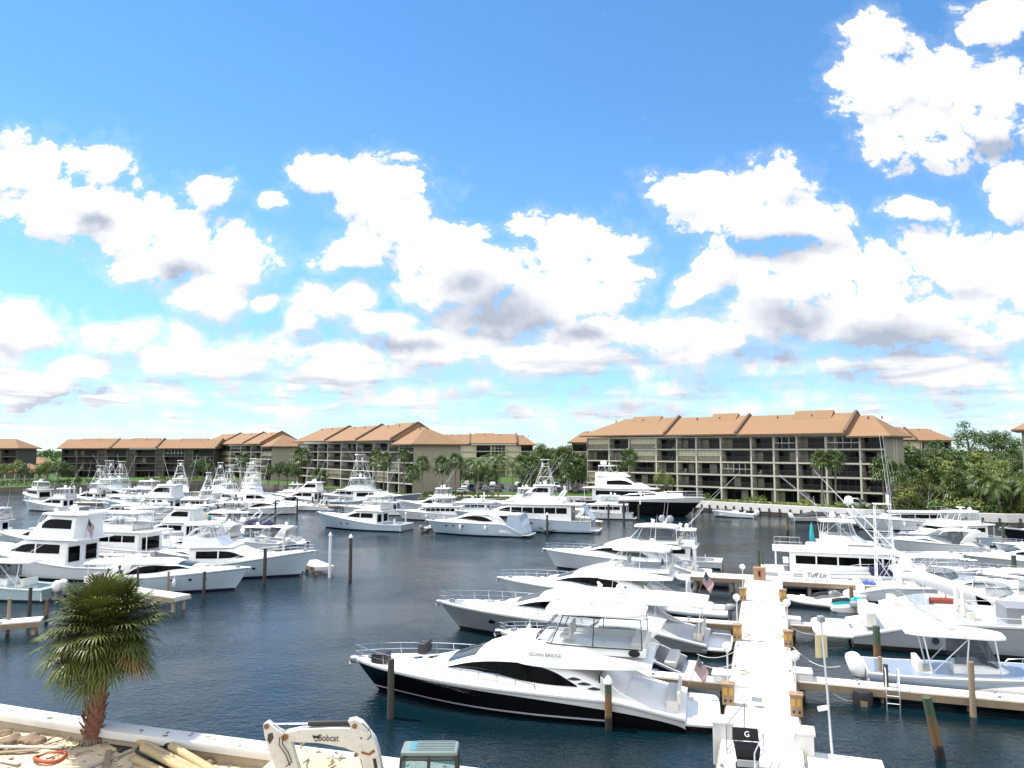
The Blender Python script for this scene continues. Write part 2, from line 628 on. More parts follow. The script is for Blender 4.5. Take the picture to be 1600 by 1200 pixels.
def lettering(name, body, size, m, parent, loc, rot, extrude=0.004, align='CENTER', shear=0.0, sx=1.0):
    cu = bpy.data.curves.new(name, 'FONT')
    cu.body = body
    cu.size = size
    cu.extrude = extrude
    cu.align_x = align
    cu.align_y = 'CENTER'
    cu.shear = shear
    cu.materials.append(m)
    tmp = bpy.data.objects.new('tmp', cu)
    me = bpy.data.meshes.new_from_object(tmp)
    bpy.data.objects.remove(tmp)
    me.materials.clear()
    me.materials.append(m)
    o = bpy.data.objects.new(name, me)
    COL.objects.link(o)
    o.parent = parent
    o.location = loc
    o.rotation_euler = rot
    o.scale = (sx, 1, 1)
    return o


M_INK = mat('black_ink', (0.01, 0.01, 0.012), 0.5, var=0.1)
M_BLUEINK = mat('blue_ink', (0.02, 0.06, 0.35), 0.5, var=0.1)
# ------------------------------------------------------------------ boats
class Shell:
    """A moulded house: stations (x, z bottom, z top, half width at the bottom)."""
    def __init__(s, st, tb=0.10, r=0.18, crown=0.05, sm=False):
        s.st, s.tb, s.r, s.crown = st, tb, r, crown
        s.f = interps if sm else interp

    def sec(s, x):
        zb, zt, w_ = s.f(s.st, x)
        h = max(0.02, zt - zb)
        r = min(s.r, h * 0.48, w_ * 0.4)
        return zb, zb + h, w_, max(0.05, w_ - s.tb * h), r

    def side_y(s, x, z):
        zb, zt, w_, wt, r = s.sec(x)
        t = min(1, max(0, (z - zb) / (zt - zb)))
        y = lerp(w_, wt, t)
        if z > zt - r:
            q = min(1, (z - zt + r) / r)
            y = y - r + r * sqrt(max(0, 1 - q * q))
        return y

    def top_z(s, x, y):
        zb, zt, w_, wt, r = s.sec(x)
        a = abs(y)
        if a <= wt - r:
            return zt + s.crown * (1 - (a / max(.05, wt - r)) ** 2)
        q = min(1, (a - wt + r) / r)
        return zt - r + r * sqrt(max(0, 1 - q * q))

    def body(s, mb=None, n=22):
        mb = mb or MB()
        x0, x1 = s.st[0][0], s.st[-1][0]
        xs = sorted(set([round(x0 + (x1 - x0) * i / n, 4) for i in range(n + 1)] + [round(q[0], 4) for q in s.st]))
        secs = []
        for x in xs:
            zb, zt, w_, wt, r = s.sec(x)
            half = [(w_, zb), (lerp(w_, wt, .5), lerp(zb, zt - r, .5)), (lerp(w_, wt, 1 - r / (zt - zb)), zt - r)]
            for a in (22, 45, 68, 90):
                half.append((wt - r + r * cos(radians(a)), zt - r + r * sin(radians(a))))
            half.append(((wt - r) * .5, zt + s.crown * .75))
            ring = [(x, y, z) for y, z in half] + [(x, 0, zt + s.crown)] + [(x, -y, z) for y, z in half[::-1]]
            secs.append(ring)
        return mb.loft(secs, True, True)

    def side_win(s, bot, top, side, eps=0.014, n=14, th=0.02):
        x0, x1 = max(bot[0][0], top[0][0]), min(bot[-1][0], top[-1][0])
        mb = MB()
        for e in (0,):
            rows = []
            for i in range(n + 1):
                x = lerp(x0, x1, i / n)
                zb, = interps(bot, x) if len(bot) > 2 else interp(bot, x)
                zt, = interps(top, x) if len(top) > 2 else interp(top, x)
                zt = max(zt, zb + 0.004)
                ring = []
                for (k, o) in ((0, eps), (.5, eps), (1, eps), (1, eps - th - .01), (0, eps - th - .01)):
                    z = lerp(zb, zt, k)
                    ring.append((x, side * (s.side_y(x, z) + o), z))
                rows.append(ring)
            mb.loft(rows, True, True)
        return mb

    def top_win(s, x0, x1, f0=-.86, f1=.86, eps=0.014, n=8):
        mb = MB()
        rows = []
        for i in range(n + 1):
            x = lerp(x0, x1, i / n)
            wt = s.sec(x)[3]
            up = [(x, wt * lerp(f0, f1, j / 8), s.top_z(x, wt * lerp(f0, f1, j / 8)) + eps) for j in range(9)]
            dn = [(a, b, c - eps - .02) for a, b, c in up[::-1]]
            rows.append(up + dn)
        return mb.loft(rows, True, True)


BOATS = 'boats moored in the marina'


class Boat:
    def __init__(s, name, label, P, hd, L, B=None, zs=1.1, zb=2.2, hull=None, cat='boat', tc=0.24, zc=0.65, rake=0.11, p=2.3, q=0.8,
                 deckmat=None, rub=None, flare=1.0, s0=0.12, group=BOATS, drop=None, dropt=.20):
        s.drop, s.dropt = drop, dropt
        s.L, s.B = L, B or L * 0.285
        s.zs, s.zb, s.tc, s.zc, s.rake, s.p, s.q, s.s0 = zs, zb, tc, zc, rake, p, q, s0
        s.root = thing(name, label, cat, (P[0], P[1], 0.0), hd, group)
        s.k = L / 16.0
        N = 30
        ts = [1 - (1 - i / N) ** 1.25 for i in range(N + 1)]
        rows = [0, .14, .3, .48, .66, .84, .94, 1.0]
        secs = []
        for t in ts:
            sh = s.sheer(t * L)
            H = s.hb(t * L)
            half = []
            for r in rows:
                z = -0.45 + r * (sh + 0.45)
                a = interp([(0, 0.0), (.14, .80), (.3, .90), (.48, .925), (.66, .95), (.84, .985), (.94, 1.0), (1, 1)], r)[0]
                b = interp([(0, 0.0), (.14, .12), (.3, .28), (.48, .46), (.66, .64), (.84, .85), (.94, .96), (1, 1)], r)[0]
                m_ = (max(0, (t - .35) / .65) ** 1.5) * flare
                f = lerp(a, b, min(1, m_))
                x = t * L - s.rake * L * ((1 - r) ** 1.15) * max(0, (t - .3) / .7) ** 2.2
                half.append((x, H * f, z))
            secs.append(half + [(x, -y, z) for x, y, z in half[:0:-1]])
        mb = MB()
        mb.loft(secs, False, False)
        n = len(secs[0])
        mb.f.append(tuple(range(n)))
        mb.mi.append(0)
        mb.build('hull', hull or H_WHITE, s.root, smooth=50)
        mb = MB()
        cap = 0.11 * min(1.4, s.k)
        secs = []
        tt = [t for t in ts if t < tc - .01] + ([tc - .004, tc + .004] if tc > 0 else []) + [t for t in ts if t > tc + .01]
        for t in tt:
            x = t * L
            sh = s.sheer(x) + .012
            H = s.hb(x) * 1.004
            dz = min(zc, sh - .06) if t < tc else sh - 0.09
            hi = max(0.004, H - cap)
            half = [(x, H, sh - .06), (x, H, sh), (x, hi, sh), (x, max(.003, hi - .02), dz), (x, 0, dz + (.05 if t > tc else 0))]
            secs.append(half + [(x, -y, z) for x, y, z in half[-2::-1]])
        mb.loft(secs, False, False)
        if tc > 0 and drop is None:        # transom bulwark
            H = s.hb(0)
            mb.box((cap * .5, 0, (s.sheer(0) + zc) / 2 - .2), (cap, 2 * H - .05, s.sheer(0) - zc + .4 + .02))
        mb.build('deck', deckmat or M_DECK, s.root, smooth=40)
        mb = MB()
        for sd in (1, -1):
            mb.tube([(t * L, sd * (s.hb(t * L) * 1.004 + .008), s.sheer(t * L) - .10) for t in ts], 0.028 * min(1.5, s.k + .3), 5)
        mb.build('rub_rail', rub or M_GREY, s.root)

    def sheer(s, x):
        t = x / s.L
        u = max(0.0, (t - s.s0) / (1 - s.s0))
        z = s.zs + (s.zb - s.zs) * (u * u * (3 - 2 * u) * .55 + u * .45)
        if s.drop is not None and t < s.dropt:
            v_ = 1 - t / s.dropt
            z = lerp(z, s.drop, v_ ** 1.6 * (1.6 - .6 * v_))
        return z

    def hb(s, x):
        t = max(0.0, min(1.0, x / s.L))
        b = s.B / 2
        if t < .5:
            return b * lerp(.93, 1.0, sin(t / .5 * pi / 2))
        u = (t - .5) / .5
        return max(0.012, b * (1 - u ** s.p) ** s.q)

    def part(s, mb, name, m, **kw):
        return mb.build(name, m, s.root, **kw)

    def house(s, st, name='cabin', m=None, tb=.1, r=.2, crown=.05, sm=False, n=22):
        sh = Shell(st, tb, r, crown, sm)
        s.part(sh.body(n=n), name, m or M_GEL, smooth=38)
        return sh

    def windows(s, sh, bot, top, m=None, name='side_window', **kw):
        for sd in (1, -1):
            s.part(sh.side_win(bot, top, sd, **kw), name, m or M_GLASS, smooth=30)

    def windrow(s, sh, x0, x1, n, z0, z1, gap=.12, m=None, name='side_window', slope=0.0):
        w_ = (x1 - x0 - gap * (n - 1)) / n
        for i in range(n):
            a = x0 + i * (w_ + gap)
            s.windows(sh, [(a, z0), (a + w_, z0)], [(a, z1), (a + w_, z1)], m, name, n=3)

    def screen(s, sh, x0, x1, n=3, gap=.03, f=.88, m=None, name='windshield'):
        w_ = (2 * f - gap * (n - 1)) / n
        for i in range(n):
            a = -f + i * (w_ + gap)
            s.part(sh.top_win(x0, x1, a, a + w_), name, m or M_GLASS, smooth=30)

    def bowrail(s, x0=.45, h=.62, x1=.985, mid=True, n=9, r=.018, inset=.1, m=None, name='bow_rail'):
        mb = MB()
        L = s.L
        pts = []
        for i in range(n + 1):
            t = lerp(x0, x1, i / n)
            pts.append((t * L, max(.06, s.hb(t * L) - inset), s.sheer(t * L)))
        hh = lambda i: h * min(1, .55 + .45 * i / 2.0)
        full = [(x, y, z + hh(i)) for i, (x, y, z) in enumerate(pts)]
        tip = (pts[-1][0] + .25 * s.k, 0, pts[-1][2] + h)
        mb.tube([(pts[0][0] - .15, pts[0][1], pts[0][2])] + full + [tip] + [(x, -y, z) for x, y, z in full[::-1]] + [(pts[0][0] - .15, -pts[0][1], pts[0][2])], r, 5)
        if mid:
            fm = [(x, y, z + hh(i) * .5) for i, (x, y, z) in enumerate(pts)]
            mb.tube(fm + [(tip[0] - .03, 0, pts[-1][2] + h * .5)] + [(x, -y, z) for x, y, z in fm[::-1]], r * .7, 4)
        for i, (x, y, z) in enumerate(pts):
            for sd in (1, -1):
                mb.tube([(x - .08, sd * y, z - .05), (x, sd * y, z + hh(i))], r * .8, 4)
        return s.part(mb, name, m or M_STEEL)

    def siderail(s, pts, h=.5, name='side_rail', m=None, r=.016, n=1):
        mb = MB()
        for sd in (1, -1):
            top = [(x, sd * y, z + h) for x, y, z in pts]
            mb.tube([(pts[0][0], sd * pts[0][1], pts[0][2])] + top + [(pts[-1][0], sd * pts[-1][1], pts[-1][2])], r, 5)
            for x, y, z in pts[1:-1]:
                mb.tube([(x, sd * y, z), (x, sd * y, z + h)], r * .8, 4)
        return s.part(mb, name, m or M_STEEL)

    def hardtop(s, x0, x1, z, w_, th=.14, name='hardtop', m=None, legs=True, legm=None, rakef=.5, zl=None, round_=.35, wl=None, arch=0.0):
        st = []
        for i in range(13):
            t = i / 12
            u = abs(2 * t - 1)
            st.append((lerp(x0, x1, t), z + arch * (1 - u * u), z + th + arch * (1 - u * u), w_ * (1 - round_ * u ** 4) * (1 - .06 * t)))
        o = s.part(Shell(st, .0, .07, .06).body(n=12), name, m or M_GEL, smooth=40)
        if legs and zl is not None:
            mb = MB()
            wl = wl or w_ * .92
            for sd in (1, -1):
                for x, dx in ((lerp(x0, x1, .12), -rakef * .3), (lerp(x0, x1, .5), rakef * .6), (lerp(x0, x1, .86), rakef)):
                    mb.tube([(x, sd * w_ * .86, z + .03), (x + dx, sd * wl, zl)], .03, 5)
                mb.tube([(lerp(x0, x1, .5), sd * w_ * .86, z + .03), (lerp(x0, x1, .12) - rakef * .2, sd * wl, zl)], .022, 5)
            s.part(mb, 'hardtop_frame', legm or M_PIPE)
        return o

    def enclosure(s, x0, x1, z0, z1, w0, w1, fx=.6, m=None, frame=None, back=True, name='clear_enclosure'):
        # clear curtains between the coaming and the top, with framed seams
        mb, fr = MB(), MB()
        b = [(x0, w0), (lerp(x0, x1, .5), w0 * 1.02), (x1 - .25, w0 * .95), (x1 + fx * .4, w0 * .55), (x1 + fx * .5, 0)]
        t = [(x0 + .05, w1), (lerp(x0, x1, .5) - .05, w1), (x1 - .35 - fx * .3, w1 * .95), (x1 - fx * .35, w1 * .6), (x1 - fx * .3, 0)]
        lo = [(x, y, z0) for x, y in b] + [(x, -y, z0) for x, y in b[-2::-1]]
        hi = [(x, y, z1) for x, y in t] + [(x, -y, z1) for x, y in t[-2::-1]]
        mb.loft([lo, hi], False, False)
        if back:
            mb.add([lo[0], lo[-1], hi[-1], hi[0]], [(0, 1, 2, 3)])
            fr.tube([lo[0], lo[-1]], .03, 4)
        fr.tube(lo, .03, 4)
        fr.tube(hi, .03, 4)
        for a, c in zip(lo, hi):
            fr.tube([a, c], .028, 4)
        s.part(mb, name, m or M_CLEAR, smooth=0, recalc=False)
        s.part(fr, 'enclosure_frame', frame or M_PIPE)

    def dome(s, x, y, z, r=.3, name='radar_dome', m=None, stalk=.12):
        mb = MB()
        mb.lathe([(r * .35, 0), (r * .35, stalk), (r * .86, stalk + .02), (r, stalk + r * .5), (r * .98, stalk + r * .9), (r * .8, stalk + r * 1.4), (r * .45, stalk + r * 1.68), (.01, stalk + r * 1.76)], 14, (x, y, z))
        return s.part(mb, name, m or M_GEL, smooth=60)

    def radar(s, x, y, z, w_=1.2, rz=.4, name='radar_antenna'):
        mb = MB()
        mb.lathe([(.12, 0), (.1, .22), (.16, .24), (.16, .34), (.01, .36)], 10, (x, y, z))
        mb.box((x, y, z + .42), (.12, w_, .11), rz)
        return s.part(mb, name, M_GEL)

    def antenna(s, x, y, z, h=2.6, rakea=-.12, name='whip_antenna', r=.016):
        mb = MB()
        mb.tube([(x, y, z), (x + rakea * h * .4, y, z + h * .4), (x + rakea * h, y, z + h)], r, 5, r2=r * .5)
        return s.part(mb, name, M_PIPE)

    def outriggers(s, x, z, y, l=7.0, rake=-.35, out=.25, m=None, sides=(1, -1), r=.03):
        for sd in sides:
            mb = MB()
            e = Vector((rake, sd * out, 1)).normalized()
            a = Vector((x, sd * y, z))
            mb.tube([a, a + e * l * .5, a + e * l + Vector((-.05 * l, 0, 0))], r, 6, r2=r * .45)
            for q in (.2, .42, .64):
                c = a + e * l * q
                mb.tube([c, c + Vector((.28, 0, .05)), a + e * l * (q + .16)], .012, 4)
            s.part(mb, 'outrigger', m or M_ALU)

    def tower(s, x0, x1, w0, z0, zt, tw=.55, tl=1.0, top=True, m=None):
        mb = MB()
        xc = lerp(x0, x1, .45)
        base = [(x0, w0), (x1, w0), (x1, -w0), (x0, -w0)]
        tp = [(xc - tl / 2, tw), (xc + tl / 2, tw), (xc + tl / 2, -tw), (xc - tl / 2, -tw)]
        nl = 3
        lv = [[Vector((lerp(a[0], b[0], i / nl), lerp(a[1], b[1], i / nl), lerp(z0, zt, i / nl))) for a, b in zip(base, tp)] for i in range(nl + 1)]
        for j in range(4):
            mb.tube([l[j] for l in lv], .034, 6)
        for i in range(1, nl + 1):
            mb.tube(lv[i] + [lv[i][0]], .024, 5)
        for i in range(nl):
            for j in range(4):
                k = (j + 1) % 4
                mb.tube([lv[i][j], lv[i + 1][k]], .018, 4)
                if i < 2:
                    mb.tube([lv[i][k], lv[i + 1][j]], .018, 4)
        for i in range(9):     # ladder rungs up the middle of the aft face
            t = i / 8
            a = lerp(z0, zt, t)
            xx = lerp(base[0][0], tp[0][0], t)
            mb.tube([(xx, -.2, a), (xx, .2, a)], .016, 4)
        o = s.part(mb, 'tuna_tower', m or M_PIPE)
        mb = MB()
        mb.rbox(xc - tl * .62, xc + tl * .62, -tw * 1.15, tw * 1.15, zt, zt + .06, .1)
        mb.rbox(xc + tl * .3, xc + tl * .5, -.25, .25, zt + .06, zt + .75, .08)
        if top:
            for a in (-1, 1):
                for b in (-1, 1):
                    mb.tube([(xc + a * tl * .5, b * tw * .95, zt), (xc + a * tl * .45, b * tw * .85, zt + 1.25)], .02, 4)
            mb.tube([(xc - tl * .5, tw * .95, zt + .55), (xc + tl * .5, tw * .95, zt + .55), (xc + tl * .5, -tw * .95, zt + .55), (xc - tl * .5, -tw * .95, zt + .55), (xc - tl * .5, tw * .95, zt + .55)], .018, 4)
            mb.rbox(xc - tl * .7, xc + tl * .7, -tw * 1.25, tw * 1.25, zt + 1.25, zt + 1.33, .12)
        mb.build('tower_platform', M_GEL, o)
        return o

    def platform(s, l=1.2, z=.32, w_=None, m=None, th=.12):
        w_ = w_ or s.B / 2 * .9
        pts = []
        for i in range(13):
            a = -pi / 2 + pi * i / 12
            pts.append((-l * (.62 + .38 * abs(cos(a)) ** .5) if abs(sin(a)) < .98 else -l * .55, w_ * (abs(sin(a)) ** .6) * (1 if sin(a) >= 0 else -1)))
        poly = [(0.25, -w_)] + pts + [(0.25, w_)]
        mb = MB().plate(poly, z - th, z)
        return s.part(mb, 'swim_platform', m or M_GEL, bevel=.03)

    def bulk(s, x, z0, z1, w_, m=None, name='aft_bulkhead'):
        mb = MB().box((x, 0, (z0 + z1) / 2), (.06, w_ * 2, z1 - z0))
        return s.part(mb, name, m or M_GEL)

    def anchor(s):
        mb = MB()
        x, z = s.L, s.zb
        mb.tube([(x - .5, 0, z + .03), (x + .22, 0, z + .0), (x + .30, 0, z - .28)], .05, 6)
        mb.tube([(x + .12, -.28, z - .34), (x + .32, 0, z - .26), (x + .12, .28, z - .34)], .05, 5)
        mb.box((x - .9, 0, z + .06), (.3, .22, .18))
        s.part(mb, 'anchor', M_GREY)
        mb = MB().rbox(x - .55, x + .2, -.18, .18, z - .06, z + .02, .05)
        s.part(mb, 'bow_pulpit', M_GEL)

    def foredeck(s, sh, x0, x1, f=.62):
        # non-skid panels and two tinted hatches on the coachroof
        for a, c in ((x0, lerp(x0, x1, .30)), (lerp(x0, x1, .36), lerp(x0, x1, .64)), (lerp(x0, x1, .70), x1)):
            for f0, f1 in ((-f, -.08), (.08, f)):
                s.part(sh.top_win(a, c, f0, f1, .006), 'deck_pad', M_PAD, smooth=30)
        for t in (.33, .67):
            x = lerp(x0, x1, t)
            s.part(sh.top_win(x - .22 * s.k, x + .22 * s.k, -.16, .16, .03, 3), 'deck_hatch', M_BLUEGLASS, smooth=30)

    def ports(s, xs, z, r=.16):
        mb = MB()
        for x in xs:
            for sd in (1, -1):
                t = x / s.L
                zz = z
                # half width of the topsides at that height
                sh_ = s.sheer(x)
                rr = (zz + .45) / (sh_ + .45)
                a = interp([(0, 0.0), (.14, .80), (.3, .90), (.48, .925), (.66, .95), (.84, .985), (.94, 1.0), (1, 1)], rr)[0]
                b_ = interp([(0, 0.0), (.14, .12), (.3, .28), (.48, .46), (.66, .64), (.84, .85), (.94, .96), (1, 1)], rr)[0]
                y = s.hb(x) * lerp(a, b_, min(1, max(0, (t - .35) / .65) ** 1.5))
                mb.loft([[(x + r * 1.5 * cos(2 * pi * k / 12), sd * (y + o), zz + r * .75 * sin(2 * pi * k / 12)) for k in range(12)] for o in (-.06, .025)], True, True)
        s.part(mb, 'porthole', M_GLASS, smooth=0)

    def fenders(s, xs):
        for x in xs:
            for sd in (1, -1):
                zt = s.sheer(x)
                y = s.hb(x) + .17
                mb = MB().lathe([(.02, -.02), (.08, .03), (.14, .12), (.14, .55), (.08, .66), (.03, .70), (.02, .72)], 10, (x, sd * y, max(.1, zt - 1.0)))
                mb.tube([(x, sd * y, max(.1, zt - 1.0) + .7), (x, sd * (y - .2), zt + .05)], .015, 4)
                s.part(mb, 'fender', M_WCANVAS, smooth=60)

    def flybridge(s, x0, x1, z0, z1, w_, fx=.9, m=None, seat=True, floor=True, name='flybridge'):
        # open coaming with a raked front, helm console and seats
        def ring(z, gx, gw):
            return [(x0, w_ * gw, z), (lerp(x0, x1, .6), w_ * gw, z), (x1 + gx * .55, w_ * gw * .82, z), (x1 + gx, w_ * gw * .4, z), (x1 + gx * 1.05, 0, z)]
        out = []
        for (z, gx, gw) in ((z0, fx, 1.0), (lerp(z0, z1, .5), fx * .6, .985), (z1, fx * .15, .96)):
            h = ring(z, gx, gw)
            out.append(h + [(x, -y, zz) for x, y, zz in h[-2::-1]])
        inn = []
        for (z, gx, gw) in ((z1 + .01, fx * .08, .91), (z0 + .05, fx * .5, .94)):
            h = ring(z, gx, gw)
            inn.append(h + [(x, -y, zz) for x, y, zz in h[-2::-1]])
        mb = MB().loft(out + inn, False, False)
        if floor:
            n = len(inn[0])
            mb.add(inn[-1], [tuple(range(n))])
        s.part(mb, name, m or M_GEL, smooth=40)
        if seat:
            mb = MB()
            mb.rbox(x1 - .35, x1 + .2, -w_ * .5, w_ * .5, z0 + .06, z1 + .02, .08)
            s.part(mb, 'helm_console', M_GEL)
            mb = MB()
            for y in (-.42, .42):
                mb.rbox(x1 - 1.35, x1 - .85, y - .28, y + .28, z0 + .35, z0 + .5, .08)
                mb.rbox(x1 - 1.42, x1 - 1.3, y - .28, y + .28, z0 + .4, z0 + 1.0, .05)
            mb.rbox(x0 + .1, x0 + .7, -w_ * .8, w_ * .8, z0 + .06, z0 + .48, .08)
            s.part(mb, 'bridge_seat', M_CREAM)


def outboards(b, n, x=-.35, z=.5, sp=.62, m=None):
    for i in range(n):
        y = (i - (n - 1) / 2) * sp
        sec = []
        for (zz, l, ww, ox) in ((.38, .32, .17, 0), (.5, .72, .42, -.02), (.8, .82, .48, -.06), (1.05, .80, .46, -.12), (1.22, .62, .38, -.14), (1.3, .28, .2, -.12)):
            sec.append([(x + ox + l / 2 * cos(2 * pi * k / 10), y + ww / 2 * sin(2 * pi * k / 10), z + zz - .4) for k in range(10)])
        mb = MB().loft(sec, True, True)
        o = b.part(mb, 'outboard_motor', m or M_WCANVAS, smooth=60)
        mb = MB()
        mb.box((x + .02, y, z - .35), (.22, .14, .9))
        mb.box((x - .05, y, z - .72), (.5, .05, .12))
        mb.build('motor_leg', M_GREY, o)


def cockpit_bits(b, x0, x1, z):
    mb = MB()
    mb.rbox(x0 + .3, x0 + .85, -b.B * .3, b.B * .3, z, z + .42, .08)
    mb.rbox(x0 + .22, x0 + .36, -b.B * .3, b.B * .3, z + .3, z + .82, .05)
    b.part(mb, 'cockpit_bench', M_CREAM)


def sportfish(name, label, P, hd, L, hull=None, tower=True, top=True, enclosed=False, rig=True, rigrake=-.35, rigl=None, rail=False, glassm=None, dome=True, canvas=None, group=BOATS, fbh=.8, rigout=.25, chair=True, **kw):
    k = L / 16.0
    b = Boat(name, label, P, hd, L, zs=1.05 * k, zb=2.45 * k, hull=hull, tc=.27, zc=.55 * k, group=group, s0=.2, q=.85, **kw)
    B2 = b.B / 2
    zd = b.sheer(.5 * L)
    zr = zd + 1.42 * k
    sh = b.house([(.27 * L, .7 * k, zr, B2 * .84), (.45 * L, zd - .25, zr, B2 * .84), (.52 * L, zd - .2, zr - .05, B2 * .80), (.61 * L, zd - .1, zd + .85 * k, B2 * .74), (.70 * L, b.sheer(.7 * L) - .12, b.sheer(.7 * L) + .3 * k, B2 * .56), (.80 * L, b.sheer(.8 * L) - .12, b.sheer(.8 * L) + .0, B2 * .34)], tb=.12, r=.22 * k)
    g = glassm or M_GLASS
    b.windows(sh, [(.31 * L, zd + .42 * k), (.44 * L, zd + .42 * k)], [(.31 * L, zd + 1.08 * k), (.44 * L, zd + 1.12 * k)], g, n=6)
    b.windows(sh, [(.45 * L, zd + .42 * k), (.60 * L, zd + .5 * k)], [(.45 * L, zd + 1.12 * k), (.52 * L, zd + 1.02 * k), (.60 * L, zd + .56 * k)], g, n=8)
    b.foredeck(sh, .63 * L, .76 * L)
    b.bulk(.268 * L, .6 * k, zr - .1, B2 * .74, M_GEL)
    for y in (-.35, .45):
        b.part(MB().box((.265 * L - .035, y * B2, zd + .35 * k), (.03, B2 * .5, 1.15 * k)), 'saloon_door', g)
    # flybridge over the house
    ov = Shell([(.20 * L, zr + .0, zr + .12, B2 * .86), (.30 * L, zr, zr + .14, B2 * .88), (.47 * L, zr, zr + .14, B2 * .84), (.53 * L, zr - .02, zr + .1, B2 * .7)], 0, .05, .02)
    b.part(ov.body(n=8), 'bridge_deck', M_GEL)
    zf = zr + .14
    if enclosed:
        s2 = b.house([(.24 * L, zf, zf + 1.75 * k, B2 * .74), (.40 * L, zf, zf + 1.75 * k, B2 * .76), (.455 * L, zf, zf + 1.05 * k, B2 * .70), (.52 * L, zf - .1, zf + .4 * k, B2 * .56)], 'bridge_house', tb=.14, r=.2 * k)
        b.windows(s2, [(.26 * L, zf + .75 * k), (.43 * L, zf + .78 * k)], [(.26 * L, zf + 1.42 * k), (.395 * L, zf + 1.42 * k), (.43 * L, zf + 1.0 * k)], g, n=8)
        b.screen(s2, .402 * L, .450 * L, 3, m=g)
        zt = zf + 1.75 * k
        b.hardtop(.19 * L, .42 * L, zt + .02, B2 * .8, legs=False)
    else:
        b.flybridge(.225 * L, .42 * L, zf, zf + fbh * k, B2 * .80, fx=1.1 * k)
        zt = zf + 2.0 * k
        if top:
            b.hardtop(.215 * L, .42 * L, zt, B2 * .78, zl=zf + fbh * k, legm=M_PIPE)
            b.enclosure(.26 * L, .41 * L, zf + fbh * k, zt, B2 * .74, B2 * .66, m=M_CLEAR, frame=M_PIPE, back=False)
    if dome:
        b.dome(.30 * L, .5 * k, zt + .2, .3 * k)
        b.radar(.36 * L, -.3, zt + .18, 1.1 * k)
    if tower:
        b.tower(.19 * L, .44 * L, B2 * .80, zf - .05, zt + 3.1 * k, .6 * k, 1.1 * k)
    if rig:
        b.outriggers(.42 * L, zf + .1, B2 * .84, rigl or 8.5 * k, rake=rigrake, out=rigout)
    b.antenna(.27 * L, -B2 * .5, zt + .1, 3.0 * k)
    if rail:
        b.bowrail(.5, .6 * k)
    b.anchor()
    b.ports([.58 * L, .66 * L], zd - .55 * k, .13 * k)
    if chair:
        mb = MB()
        mb.tube([(.12 * L, 0, .55 * k), (.12 * L, 0, 1.0 * k)], .07, 8)
        mb.rbox(.12 * L - .3, .12 * L + .3, -.3, .3, 1.0 * k, 1.12 * k, .06)
        mb.rbox(.12 * L + .24, .12 * L + .34, -.3, .3, 1.05 * k, 1.75 * k, .05)
        b.part(mb, 'fighting_chair', M_GEL)
    return b


